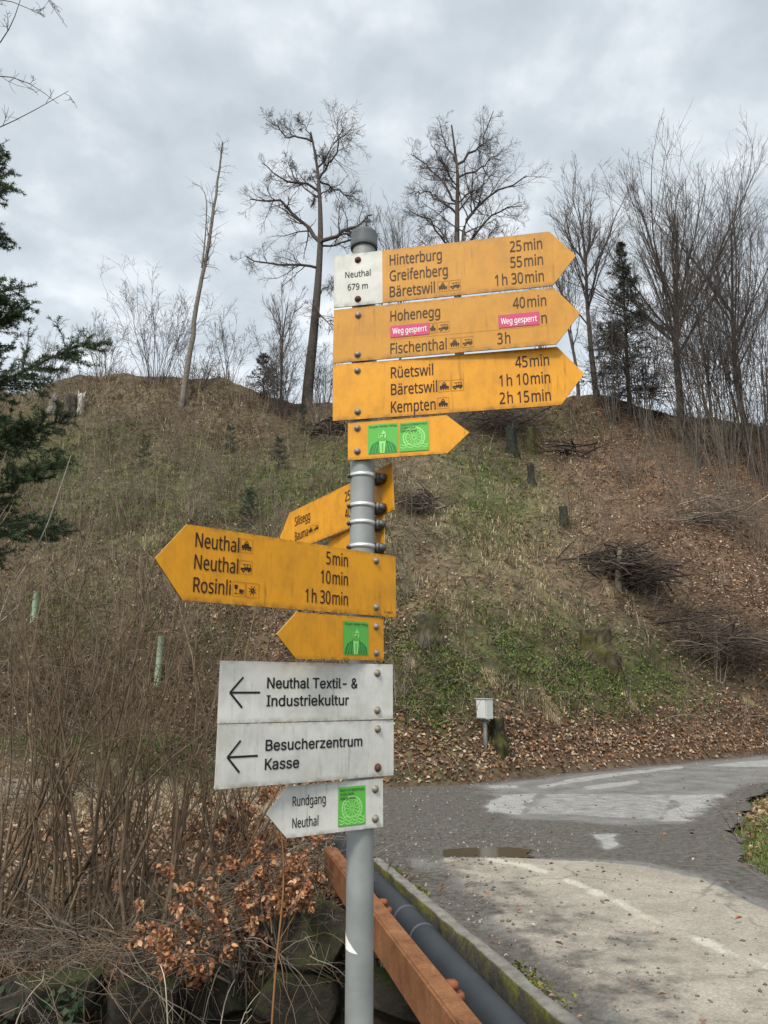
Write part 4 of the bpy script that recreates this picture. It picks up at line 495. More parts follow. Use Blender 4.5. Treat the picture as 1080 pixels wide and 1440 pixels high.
 (0,104,606,[83,0,83,745,165,453,166,464,167,476,168,488,169,501,169,514,170,0,170,272,170,526,170,745,171,311,171,453,176,345,183,470,184,376,195,402,197,485,211,424,213,498,230,509,231,441,249,518,256,453,270,525,287,460,291,530,312,533,324,463,334,534,360,459,374,532,390,449,410,525,413,431,429,407,438,375,441,0,441,336,441,514,467,498,488,478,505,452,517,421,524,384,526,0,526,342],[0,11,1,0,10,11,28,32,30,27,32,28,27,34,32,25,34,27,0,7,10,25,40,34,23,40,25,21,40,23,21,41,40,0,6,7,20,41,21,0,5,6,20,42,41,18,42,20,0,4,5,15,42,18,15,29,42,29,43,42,0,3,4,13,29,15,0,2,3,13,26,29,31,43,29,13,24,26,33,43,31,0,13,2,0,16,13,16,17,13,17,19,13,19,22,13,22,24,13,33,44,43,35,44,33,36,44,35,36,45,44,37,45,36,37,47,45,0,14,16,39,47,37,0,12,14,39,46,47,38,46,39,0,9,12,0,8,9]),
 (0,105,253,[76,668,78,651,78,685,83,0,83,525,83,637,83,699,91,626,91,709,102,619,102,717,114,614,114,721,127,613,127,723,140,614,140,721,152,619,152,717,162,626,162,709,170,0,170,525,171,637,171,699,176,651,176,685,177,668],[3,22,4,3,21,22,12,16,14,10,16,12,10,18,16,8,18,10,8,20,18,6,20,8,6,24,20,2,24,6,2,26,24,0,26,2,0,27,26,1,27,0,1,25,27,5,25,1,5,23,25,7,23,5,7,19,23,9,19,7,9,17,19,11,17,9,11,15,17,13,15,11]),
 (0,107,524,[83,0,83,745,165,271,165,284,166,298,167,315,168,331,168,344,169,0,169,193,169,271,169,356,169,745,173,277,179,284,186,293,194,303,202,313,210,323,218,333,225,341,228,245,231,348,287,301,399,525,411,0,500,525,515,0],[0,12,1,0,11,12,22,26,24,22,23,26,0,7,11,20,23,22,0,6,7,19,23,20,18,23,19,0,5,6,17,23,18,0,4,5,16,23,17,15,23,16,15,27,23,0,3,4,14,21,15,21,27,15,13,21,14,0,2,3,10,21,13,0,10,2,0,9,10,9,21,10,25,27,21,0,8,9]),
 (0,108,253,[83,0,83,745,170,0,170,745],[0,3,1,0,2,3]),
 (0,109,917,[83,0,83,525,153,525,166,454,170,0,170,273,171,312,171,454,175,346,183,376,183,471,194,402,196,486,208,424,211,500,226,441,228,511,246,520,249,453,265,526,277,460,285,531,305,534,310,463,325,535,333,461,353,457,364,533,371,449,385,438,397,424,398,526,406,407,412,387,416,364,418,0,418,338,427,514,452,497,471,475,486,447,491,447,503,0,503,290,507,342,511,475,518,385,535,497,536,419,563,443,563,514,594,526,599,458,626,533,645,463,660,535,678,459,705,449,714,530,726,431,740,407,749,376,752,0,752,338,759,515,793,490,818,453,832,404,837,0,837,342],[22,27,24,53,58,55,21,27,22,21,31,27,51,58,53,19,31,21,51,64,58,17,31,19,17,37,31,50,64,51,0,2,1,0,3,2,16,37,17,50,65,64,16,38,37,47,65,50,14,38,16,12,38,14,12,39,38,45,65,47,45,66,65,10,39,12,41,54,45,54,66,45,10,25,39,25,40,39,7,23,10,23,25,10,7,20,23,41,52,54,56,66,54,26,40,25,7,18,20,57,66,56,41,49,52,28,40,26,0,7,3,0,9,7,9,11,7,11,13,7,13,15,7,15,18,7,57,67,66,29,40,28,59,67,57,29,41,40,29,49,41,29,48,49,30,48,29,60,67,59,32,48,30,32,46,48,33,46,32,61,67,60,61,69,67,34,46,33,34,44,46,0,8,9,63,69,61,36,44,34,0,6,8,63,68,69,36,43,44,35,43,36,62,68,63,0,5,6,35,42,43,0,4,5]),
 (0,110,606,[83,0,83,525,153,525,166,454,170,0,170,273,171,454,173,329,183,471,184,376,198,486,203,414,214,500,231,441,232,511,251,520,271,457,272,526,293,531,314,534,324,463,336,535,360,459,390,449,394,530,413,431,429,407,438,375,441,0,441,336,441,515,478,490,505,453,521,404,526,0,526,342],[19,24,21,18,24,19,17,24,18,17,30,24,15,30,17,0,2,1,0,3,2,14,30,15,14,31,30,12,31,14,10,31,12,10,32,31,8,32,10,6,20,8,20,32,8,6,16,20,22,32,20,23,32,22,6,13,16,0,6,3,0,9,6,9,11,6,11,13,6,23,33,32,25,33,23,26,33,25,27,33,26,27,35,33,0,7,9,29,35,27,29,34,35,28,34,29,0,5,7,0,4,5]),
 (0,111,593,[54,264,56,222,57,319,62,183,67,368,72,148,83,411,86,116,103,87,106,448,123,62,134,479,143,264,145,40,145,224,147,321,150,189,159,156,159,370,168,503,171,22,172,128,179,410,189,105,199,8,207,521,208,439,210,86,229,-2,235,73,247,457,250,532,261,-8,264,64,295,-10,296,463,297,62,298,535,330,64,330,460,331,-8,344,532,359,73,359,452,365,-2,384,86,384,439,386,521,397,8,404,420,405,105,421,398,422,128,424,503,425,22,434,371,435,156,444,189,444,339,449,224,449,303,451,40,451,264,458,479,474,62,486,448,494,87,509,411,510,116,523,148,526,368,533,183,537,319,538,222,540,264],[31,41,37,25,41,31,25,47,41,19,47,25,19,53,47,11,53,19,11,63,53,11,65,63,9,35,11,35,65,11,9,30,35,39,65,35,43,65,39,9,26,30,46,65,43,46,67,65,6,26,9,6,22,26,49,67,46,51,67,49,4,22,6,51,70,67,4,18,22,55,70,51,58,70,55,4,15,18,2,15,4,58,72,70,60,72,58,2,12,15,0,12,2,60,74,72,62,74,60,1,12,0,1,14,12,59,74,62,59,73,74,1,16,14,57,73,59,3,16,1,57,71,73,3,17,16,56,71,57,5,17,3,56,69,71,5,21,17,52,69,56,7,21,5,52,68,69,7,23,21,50,68,52,8,23,7,50,66,68,8,27,23,45,66,50,10,27,8,45,64,66,10,29,27,42,64,45,10,33,29,38,64,42,10,36,33,36,64,38,13,36,10,13,64,36,13,61,64,20,61,13,20,54,61,20,48,54,24,48,20,28,48,24,28,44,48,28,40,44,32,40,28,32,34,40]),
 (0,112,603,[83,-235,83,525,154,525,164,67,165,55,166,41,166,454,168,25,169,-6,169,8,170,-235,170,-20,170,67,170,264,170,280,170,454,171,223,172,319,176,186,177,353,181,53,181,469,183,154,185,382,193,41,193,482,195,126,197,407,207,29,207,495,210,103,213,427,223,18,223,507,230,85,232,443,241,9,241,516,254,72,256,454,260,525,261,1,282,531,283,-5,284,64,285,461,306,534,307,-9,318,463,320,62,332,-10,333,535,350,65,362,457,374,-6,376,74,394,528,398,439,399,88,412,4,417,108,425,409,433,132,444,369,445,160,446,505,447,21,453,192,456,321,458,227,460,265,477,45,490,468,502,76,522,113,523,415,537,157,542,347,546,207,549,264],[46,56,51,42,56,46,40,56,42,40,65,56,0,2,1,0,6,2,37,65,40,33,65,37,29,65,33,29,72,65,25,72,29,21,72,25,15,48,21,48,72,21,48,53,72,53,75,72,15,45,48,15,39,45,57,75,53,0,15,6,0,19,15,19,23,15,23,27,15,27,31,15,31,35,15,35,39,15,61,75,57,61,77,75,63,77,61,68,77,63,0,17,19,68,79,77,70,79,68,0,14,17,0,13,14,69,79,70,0,16,13,69,78,79,67,78,69,0,18,16,67,76,78,64,76,67,0,22,18,62,76,64,62,74,76,0,3,22,3,26,22,60,74,62,3,30,26,60,73,74,58,73,60,3,34,30,55,73,58,3,38,34,55,71,73,52,71,55,3,12,38,12,44,38,0,4,3,20,44,12,49,71,52,20,49,44,20,71,49,0,5,4,24,71,20,24,66,71,28,66,24,0,7,5,32,66,28,0,9,7,32,59,66,36,59,32,41,59,36,0,8,9,41,54,59,43,54,41,47,54,43,47,50,54,0,11,8,0,10,11]),
 (0,114,405,[83,0,83,525,154,525,164,429,168,429,170,0,170,280,171,306,175,331,180,448,182,353,191,373,193,466,202,392,208,483,216,408,224,498,231,423,242,511,247,434,262,521,265,444,283,451,283,529,303,455,305,534,323,457,328,535,332,457,339,535,342,456,349,535,351,455,360,534,361,453,371,452,371,533,379,450,381,531,390,529],[25,29,27,25,31,29,25,33,31,25,36,33,23,36,25,23,38,36,23,39,38,23,37,39,20,37,23,0,2,1,0,3,2,18,37,20,16,37,18,14,35,16,35,37,16,12,30,14,30,32,14,32,34,14,34,35,14,9,26,12,26,28,12,28,30,12,9,24,26,9,22,24,9,21,22,4,21,9,4,19,21,4,17,19,0,4,3,0,8,4,8,10,4,10,11,4,11,13,4,13,15,4,15,17,4,0,7,8,0,6,7,0,5,6]),
 (0,115,470,[50,396,51,24,51,102,52,369,56,437,59,346,70,325,72,14,73,92,74,471,85,308,96,6,99,82,103,292,104,499,121,-1,125,278,127,73,132,401,134,387,135,419,138,375,144,519,145,364,145,435,149,-6,151,265,156,354,157,66,160,448,170,344,180,252,181,-9,182,457,187,61,188,335,192,531,209,463,210,325,213,239,216,-10,218,60,237,313,241,465,245,227,247,535,257,-8,257,62,266,464,268,301,271,215,278,534,289,69,291,460,293,204,294,-2,299,288,308,531,309,193,313,81,316,455,322,183,327,8,328,276,329,97,331,173,337,162,337,526,339,115,340,448,341,150,342,137,353,263,356,21,363,440,364,519,375,249,381,39,385,431,390,510,393,233,400,60,407,215,414,85,415,500,417,195,423,113,423,172,425,145],[36,51,45,36,57,51,22,57,36,22,67,57,22,75,67,14,75,22,14,79,75,14,84,79,14,53,84,53,60,84,60,69,84,69,74,84,74,78,84,9,43,14,43,48,14,48,53,14,4,37,9,37,43,9,4,33,37,4,29,33,4,24,29,0,24,4,0,20,24,0,18,20,0,19,18,3,19,0,3,21,19,3,23,21,5,23,3,5,27,23,5,30,27,6,30,5,6,35,30,6,38,35,10,38,6,10,42,38,10,49,42,13,49,10,13,56,49,16,56,13,16,63,56,26,63,16,26,72,63,31,72,26,31,76,72,39,76,31,39,80,76,44,80,39,44,82,80,50,82,44,50,85,82,54,85,50,58,85,54,58,87,85,61,87,58,65,87,61,66,87,65,66,88,87,70,88,66,71,88,70,71,86,88,68,86,71,64,86,68,64,83,86,1,8,2,59,83,64,1,12,8,59,81,83,1,17,12,52,81,59,1,28,17,47,81,52,1,34,28,41,81,47,1,41,34,1,81,41,1,77,81,1,73,77,7,73,1,7,62,73,11,62,7,11,55,62,15,55,11,25,55,15,25,46,55,32,46,25,32,40,46]),
 (0,116,354,[16,459,16,500,90,153,90,459,91,534,93,114,100,81,112,54,125,646,128,33,146,16,168,4,176,155,176,459,176,525,176,646,179,126,187,102,192,-3,200,84,216,71,217,-8,236,63,244,-10,259,61,260,-9,272,61,276,-8,285,62,293,-5,299,64,309,-2,312,67,322,2,323,69,328,459,328,525,332,6,332,72],[4,15,8,4,14,15,1,14,4,1,36,14,1,35,36,0,35,1,2,13,3,2,12,13,2,16,12,5,16,2,5,17,16,6,17,5,6,19,17,6,20,19,7,20,6,34,37,38,7,22,20,32,37,34,30,37,32,28,37,30,7,24,22,26,37,28,24,37,26,7,37,24,9,37,7,10,37,9,11,37,10,11,33,37,18,33,11,18,31,33,18,29,31,21,29,18,21,27,29,21,25,27,23,25,21]),
 (0,117,606,[77,181,77,525,80,140,87,103,99,73,116,47,137,26,163,10,165,187,165,525,168,149,177,118,193,93,194,-1,216,76,229,-8,245,65,269,-10,281,62,291,-9,313,-6,318,64,334,-1,349,72,355,5,374,14,374,84,392,25,394,101,409,37,410,122,422,149,423,52,430,179,435,70,435,213,436,252,436,525,439,70,452,0,523,0,523,525],[0,9,1,0,8,9,36,41,37,36,40,41,35,40,36,33,40,35,0,10,8,2,10,0,31,40,33,2,11,10,30,40,31,3,11,2,28,38,30,38,40,30,3,12,11,4,12,3,26,38,28,4,14,12,23,38,26,4,16,14,5,16,4,21,34,23,34,38,23,21,32,34,39,40,38,5,18,16,18,32,21,5,32,18,5,29,32,6,29,5,6,27,29,7,27,6,7,25,27,7,24,25,13,24,7,13,22,24,15,22,13,15,20,22,15,19,20,17,19,15]),
 (0,119,771,[11,526,100,526,155,1,173,246,178,227,183,208,187,189,192,170,196,151,200,134,203,117,205,102,207,89,211,89,213,98,215,108,218,119,220,131,223,143,226,156,229,169,232,182,236,195,239,208,243,219,246,230,253,1,339,526,347,296,351,310,356,323,359,337,363,350,366,363,369,375,372,388,375,399,377,410,379,420,381,429,382,436,386,436,388,429,390,420,392,410,395,399,398,388,400,376,404,364,407,351,411,338,415,324,419,311,423,297,433,526,513,1,524,230,528,215,533,199,538,182,542,166,547,149,551,133,554,117,557,103,559,90,563,90,564,102,567,116,570,132,574,149,578,167,583,187,588,207,593,226,598,246,614,1,672,526,760,526],[2,1,0,2,3,1,25,54,27,25,40,54,40,41,54,41,56,54,75,78,77,75,76,78,25,39,40,42,56,41,25,38,39,43,56,42,25,37,38,44,56,43,25,36,37,45,56,44,46,56,45,25,35,36,47,56,46,25,34,35,48,56,47,25,33,34,49,56,48,25,32,33,50,56,49,25,31,32,51,56,50,25,30,31,52,56,51,25,29,30,53,56,52,25,28,29,55,56,53,25,26,28,2,4,3,74,76,75,24,26,25,55,57,56,2,5,4,73,76,74,23,26,24,55,58,57,2,6,5,22,26,23,72,76,73,55,59,58,21,26,22,2,7,6,71,76,72,55,60,59,20,26,21,2,8,7,19,26,20,70,76,71,55,61,60,18,26,19,2,9,8,69,76,70,55,62,61,17,26,18,2,10,9,55,63,62,68,76,69,16,26,17,15,26,16,55,64,63,2,11,10,67,76,68,14,26,15,55,65,64,2,12,11,66,76,67,13,26,14,55,66,65,55,76,66,2,13,12,2,26,13]),
 (0,120,519,[18,0,26,525,115,0,125,525,208,269,260,210,260,327,310,269,394,525,403,0,491,525,501,0],[4,3,1,4,6,3,6,10,8,6,7,10,4,7,6,0,7,4,0,5,7,5,11,7,0,2,5,9,11,5]),
 (0,121,500,[1,525,11,-227,11,-159,18,-160,20,-229,27,-161,30,-231,37,-163,41,-233,47,-164,54,-234,58,-164,67,-235,69,-165,82,-235,88,-163,93,525,105,-160,115,-233,121,-153,135,-145,144,-226,148,-134,159,-121,169,-215,169,-106,178,-90,185,-72,192,-200,207,226,212,-181,213,-2,213,209,219,192,225,175,230,-158,230,159,235,143,240,128,244,113,246,-132,248,98,251,83,255,83,260,-104,260,101,266,123,274,-73,274,148,282,174,291,201,300,227,407,525,500,525],[31,16,0,31,29,16,51,53,52,51,47,53,50,47,51,31,32,29,31,33,32,49,47,50,31,34,33,31,36,34,48,47,49,31,37,36,46,47,48,31,38,37,31,39,38,45,47,46,31,41,39,43,47,45,31,42,41,31,43,42,31,47,43,27,47,31,26,47,27,26,44,47,25,44,26,25,40,44,23,40,25,22,40,23,22,35,40,20,35,22,19,35,20,17,35,19,17,30,35,1,3,2,15,30,17,1,5,3,1,7,5,1,9,7,13,30,15,1,11,9,1,13,11,1,30,13,1,28,30,1,24,28,1,21,24,1,18,21,4,18,1,6,18,4,8,18,6,10,18,8,10,14,18,12,14,10]),
 (0,122,461,[38,0,38,57,55,459,55,525,137,67,321,459,416,461,416,525,423,0,423,67],[2,7,3,2,6,7,2,5,6,5,4,6,1,4,5,1,9,4,1,8,9,0,8,1]),
 (0,220,717,[88,249,88,700,96,176,119,114,156,61,176,246,176,700,182,193,197,149,209,22,222,114,222,842,223,827,223,858,228,815,228,870,235,805,235,879,245,799,245,885,256,794,256,889,258,88,268,793,268,890,275,-2,280,794,280,889,290,799,290,885,300,805,300,879,304,72,308,815,308,870,312,827,312,858,314,842,355,-10,360,67,400,69,406,842,407,827,407,858,412,815,412,870,413,-6,419,805,419,879,429,799,429,885,434,77,439,794,439,889,451,793,451,890,463,90,463,794,463,889,464,5,474,799,474,885,483,805,483,879,487,107,491,815,491,870,496,827,496,858,497,842,507,128,508,24,522,153,532,182,538,213,540,247,540,700,545,49,575,80,598,116,614,157,624,200,627,247,627,700],[0,6,1,0,5,6,75,83,76,75,82,83,2,5,0,74,82,75,74,81,82,2,7,5,73,81,74,73,80,81,2,8,7,72,80,73,3,8,2,72,79,80,70,79,72,3,10,8,64,79,70,64,78,79,4,10,3,4,22,10,56,78,64,51,78,56,4,32,22,51,77,78,40,77,51,4,39,32,39,77,40,4,77,39,9,77,4,9,71,77,9,59,71,25,59,9,25,46,59,38,46,25,21,27,24,19,27,21,19,29,27,17,29,19,17,31,29,15,31,17,15,34,31,13,34,15,13,36,34,11,36,13,11,37,36,12,37,11,12,35,37,14,35,12,14,33,35,16,33,14,16,30,33,18,30,16,18,28,30,20,28,18,20,26,28,23,26,20,53,58,55,50,58,53,50,61,58,48,61,50,48,63,61,45,63,48,45,66,63,43,66,45,43,68,66,41,68,43,41,69,68,42,69,41,42,67,69,44,67,42,44,65,67,47,65,44,47,62,65,49,62,47,49,60,62,52,60,49,52,57,60,54,57,52]),
 (0,228,550,[45,146,47,113,52,194,55,84,67,58,73,235,83,37,103,20,103,489,107,267,126,7,127,501,129,425,134,145,137,118,138,668,139,176,140,653,140,683,144,640,144,695,146,97,151,202,152,-2,152,435,152,631,152,704,154,512,155,291,161,80,162,624,162,711,172,223,172,620,172,714,175,444,180,-8,181,69,184,521,184,619,184,716,196,620,196,714,199,452,204,62,204,238,207,624,207,711,211,-10,216,528,217,631,217,704,219,307,224,459,224,640,224,695,229,653,229,683,230,60,230,668,239,-9,249,249,249,533,250,463,264,-6,272,64,277,465,282,534,286,-1,297,314,306,6,308,254,309,76,309,462,323,668,324,15,324,653,324,683,328,640,328,695,336,453,336,631,336,704,341,27,341,97,341,530,345,624,345,711,356,620,356,714,357,41,358,439,366,125,368,619,368,716,372,57,374,418,380,163,380,620,380,714,383,387,385,210,385,257,386,317,386,348,387,75,388,516,390,624,390,711,391,75,400,631,400,704,408,0,408,640,408,695,412,653,412,683,414,668,425,492,450,458,465,414,471,0,471,358],[62,85,67,49,85,62,49,106,85,38,106,49,27,106,38,27,118,106,11,118,27,8,118,11,8,119,118,12,24,8,24,35,8,35,43,8,43,53,8,53,63,8,63,66,8,66,119,8,73,119,66,80,119,73,80,120,119,91,120,80,96,120,91,100,120,96,100,122,120,104,122,100,104,121,122,103,121,104,69,102,103,102,121,103,52,102,69,28,102,52,9,102,28,5,71,9,71,102,9,101,121,102,5,61,71,5,45,61,5,32,45,2,32,5,2,22,32,97,121,101,2,16,22,0,16,2,0,13,16,92,121,97,1,13,0,1,14,13,84,109,92,109,121,92,1,21,14,3,21,1,3,29,21,72,109,84,4,29,3,4,37,29,65,105,72,105,109,72,65,95,105,112,121,109,4,44,37,58,95,65,4,58,44,4,95,58,6,95,4,6,90,95,6,83,90,7,83,6,7,75,83,10,75,7,10,70,75,23,70,10,23,68,70,23,64,68,36,64,23,36,60,64,48,60,36,34,42,40,31,42,34,31,47,42,26,47,31,26,51,47,20,51,26,20,55,51,18,55,20,18,57,55,15,57,18,15,59,57,17,59,15,17,56,59,19,56,17,19,54,56,25,54,19,25,50,54,30,50,25,30,46,50,33,46,30,33,41,46,39,41,33,89,99,94,87,99,89,87,108,99,82,108,87,82,111,108,79,111,82,79,114,111,77,114,79,77,116,114,74,116,77,74,117,116,76,117,74,76,115,117,78,115,76,78,113,115,81,113,78,81,110,113,86,110,81,86,107,110,88,107,86,88,98,107,93,98,88]),
 (0,252,606,[77,181,77,525,80,140,87,103,99,73,116,47,137,26,163,10,165,187,165,525,166,668,167,653,167,683,168,149,172,640,172,695,177,118,179,631,179,704,189,624,189,711,193,93,194,-1,200,620,200,714,212,619,212,716,216,76,224,620,224,714,229,-8,234,624,234,711,244,631,244,704,245,65,252,640,252,695,256,653,256,683,258,668,269,-10,281,62,291,-9,313,-6,318,64,334,-1,349,72,350,668,351,653,351,683,355,5,356,640,356,695,363,631,363,704,373,624,373,711,374,14,374,84,383,620,383,714,392,25,394,101,395,619,395,716,407,620,407,714,409,37,410,122,418,624,418,711,422,149,423,52,427,631,427,704,430,179,435,70,435,213,435,640,435,695,436,252,436,525,439,70,440,653,440,683,441,668,452,0,523,0,523,525],[0,9,1,0,8,9,81,89,82,81,88,89,78,88,81,76,88,78,0,13,8,2,13,0,72,88,76,2,16,13,69,88,72,3,16,2,63,83,69,83,88,69,3,21,16,4,21,3,59,83,63,4,27,21,47,83,59,4,35,27,5,35,4,45,77,47,77,83,47,45,73,77,87,88,83,5,42,35,42,73,45,5,73,42,5,68,73,6,68,5,6,62,68,7,62,6,7,58,62,7,51,58,22,51,7,22,46,51,30,46,22,30,44,46,30,43,44,41,43,30,24,29,26,20,29,24,20,32,29,18,32,20,18,34,32,15,34,18,15,37,34,12,37,15,12,39,37,10,39,12,10,40,39,11,40,10,11,38,40,14,38,11,14,36,38,17,36,14,17,33,36,19,33,17,19,31,33,23,31,19,23,28,31,25,28,23,61,67,65,57,67,61,57,71,67,55,71,57,55,75,71,53,75,55,53,80,75,50,80,53,50,85,80,48,85,50,48,86,85,49,86,48,49,84,86,52,84,49,52,79,84,54,79,52,54,74,79,56,74,54,56,70,74,60,70,56,60,66,70,64,66,60]),
 (0,32,255,[],[]),
 (1,38,616,[47,183,49,212,50,148,55,238,59,115,65,261,74,85,79,282,95,58,96,303,104,548,106,522,106,578,111,497,113,605,117,323,120,473,121,35,125,630,133,180,133,450,135,159,135,201,140,342,141,139,141,221,141,653,148,427,150,120,151,240,152,16,161,671,163,104,165,363,166,259,167,403,179,90,185,686,186,278,187,2,188,377,188,549,190,532,190,565,193,384,193,580,194,515,197,79,200,500,200,593,208,605,209,484,211,349,212,299,212,698,218,71,219,467,219,615,227,-7,231,623,232,450,236,319,241,66,242,704,245,629,247,432,261,633,263,412,265,64,271,-9,275,707,277,634,280,391,293,66,297,461,301,632,305,-7,307,468,309,704,316,476,320,72,321,625,326,485,335,494,338,612,339,-1,339,698,343,504,346,82,350,516,350,597,352,403,356,528,358,578,359,542,360,557,366,686,370,95,370,417,373,9,386,432,389,671,393,111,401,447,405,24,409,653,414,131,414,463,424,632,425,480,433,154,434,42,434,498,436,609,440,516,443,583,444,536,445,556,449,180,458,64,463,208,472,239,475,86,478,273,480,309,486,97,497,111,501,0,510,127,523,147,535,170,546,198,554,230,559,267,561,309,602,0],[63,78,70,54,78,63,54,86,78,37,86,54,37,96,86,31,96,37,31,101,96,31,105,101,26,105,31,26,108,105,18,71,26,71,108,26,18,66,71,75,108,71,18,64,66,75,113,108,81,113,75,14,64,18,14,59,64,84,113,81,14,57,59,14,50,57,90,113,84,90,115,113,12,50,14,12,49,50,93,115,90,12,45,49,93,117,115,12,43,45,95,117,93,10,43,12,10,41,43,94,117,95,94,116,117,10,42,41,11,42,10,92,116,94,92,114,116,11,46,42,89,114,92,13,46,11,89,112,114,87,112,89,13,48,46,83,112,87,13,51,48,83,109,112,16,51,13,82,109,83,79,109,82,16,56,51,79,107,109,77,107,79,20,56,16,74,107,77,20,60,56,74,103,107,44,67,74,67,103,74,20,65,60,27,65,20,67,100,103,27,67,65,67,98,100,35,67,27,67,91,98,35,44,67,44,72,67,40,44,35,44,118,72,118,135,72,33,40,44,40,118,44,33,52,40,23,52,33,23,61,52,15,61,23,9,61,15,9,53,61,53,127,61,123,134,124,123,133,134,7,53,9,7,38,53,5,38,7,5,34,38,121,133,123,121,132,133,3,34,5,3,29,34,3,25,29,120,132,121,1,25,3,120,131,132,1,22,25,0,22,1,118,131,120,0,19,22,118,130,131,2,19,0,2,21,19,110,126,118,126,135,118,135,128,118,128,130,118,128,129,130,2,24,21,106,126,110,4,24,2,4,28,24,102,126,106,126,135,128,4,32,28,6,32,4,97,126,102,97,125,126,6,36,32,97,122,125,88,122,97,6,47,36,88,119,122,8,47,6,80,119,88,8,55,47,73,119,80,8,62,55,68,119,73,8,68,62,68,111,119,8,111,68,17,111,8,17,104,111,30,104,17,30,99,104,39,99,30,39,85,99,58,85,39,58,76,85,69,76,58]),
 (1,45,623,[157,258,157,336,464,258,464,336],[0,3,1,0,2,3]),
 (1,66,628,[83,0,83,700,171,78,171,318,171,393,171,622,327,393,330,622,332,700,337,78,339,0,342,318,352,394,371,316,371,618,375,399,377,697,386,82,391,3,397,310,397,408,405,608,415,419,418,689,420,300,425,92,430,590,431,433,433,361,433,367,436,11,441,287,445,449,448,567,452,675,453,374,454,110,454,468,456,357,458,271,459,541,460,489,462,512,471,253,472,383,473,132,474,25,478,350,481,233,482,657,485,158,487,211,489,188,490,393,500,338,506,43,506,407,506,634,520,322,520,422,524,608,531,65,532,440,537,579,538,303,541,462,545,548,546,486,548,514,551,92,554,280,564,121,566,253,572,153,573,222,575,187],[0,5,1,5,8,1,5,16,8,5,23,16,5,34,23,5,49,34,5,57,49,5,7,57,7,60,57,0,4,5,14,60,7,21,60,14,21,63,60,26,63,21,33,63,26,33,66,63,40,66,33,40,68,66,42,68,40,42,67,68,41,67,42,37,67,41,37,65,67,32,65,37,32,62,65,27,62,32,27,59,62,22,59,27,22,56,59,20,56,22,15,56,20,15,53,56,12,53,15,6,53,12,6,44,53,0,3,4,3,6,4,3,44,6,3,35,44,3,29,35,3,28,29,3,38,28,3,47,38,3,54,47,3,58,54,3,11,58,11,13,58,13,64,58,0,2,3,19,64,13,24,64,19,24,70,64,31,70,24,39,70,31,39,72,70,43,72,39,48,72,43,48,74,72,51,74,48,51,75,74,52,75,51,50,75,52,50,73,75,45,73,50,45,71,73,36,71,45,36,69,71,25,69,36,17,69,25,17,61,69,9,61,17,0,9,2,0,61,9,0,55,61,0,46,55,0,30,46,0,18,30,0,10,18]),
 (1,75,642,[83,0,83,700,144,200,144,297,160,318,171,0,171,266,171,310,171,460,171,700,176,339,191,359,207,379,224,398,240,417,257,436,258,357,274,455,291,474,313,380,314,426,318,380,500,700,512,0,617,0,617,700],[0,9,1,0,8,9,18,25,22,18,20,25,20,21,25,17,20,18,0,3,8,3,4,8,4,7,8,15,20,17,14,20,15,14,16,20,21,24,20,13,16,14,12,16,13,2,21,19,2,24,21,11,16,12,10,16,11,10,23,16,4,7,10,7,23,10,6,23,7,0,2,3,5,23,6,0,24,2]),
 (1,78,720,[83,0,83,700,148,622,164,624,165,590,167,558,168,528,169,500,169,585,170,474,171,451,172,0,172,400,172,414,172,431,187,553,187,700,204,524,218,499,232,476,244,455,256,436,267,417,278,399,472,251,480,239,489,224,499,207,510,189,521,168,532,0,533,147,545,124,549,216,549,236,549,253,549,268,549,700,550,173,550,195,551,149,553,124,555,99,557,74,557,100,569,76,638,0,638,700],[0,2,1,2,16,1,2,3,16,3,24,16,36,47,37,36,46,47,4,24,3,0,4,2,4,8,2,0,5,4,8,24,4,15,24,8,0,6,5,17,24,15,0,7,6,18,24,17,0,9,7,19,24,18,20,24,19,0,10,9,21,24,20,0,14,10,22,24,21,0,13,14,23,24,22,0,12,13,0,11,12,30,24,23,35,46,36,34,46,35,30,25,24,30,26,25,33,46,34,30,27,26,39,46,33,30,28,27,38,46,39,30,29,28,40,46,38,30,31,29,41,46,40,30,32,31,42,44,41,44,46,41,30,42,32,42,44,32,45,46,44,30,43,42,43,46,45,30,46,43]),
 (1,84,617,[44,622,44,700,265,0,265,622,353,0,353,622,574,622,574,700],[0,7,1,0,6,7,2,5,3,2,4,5]),
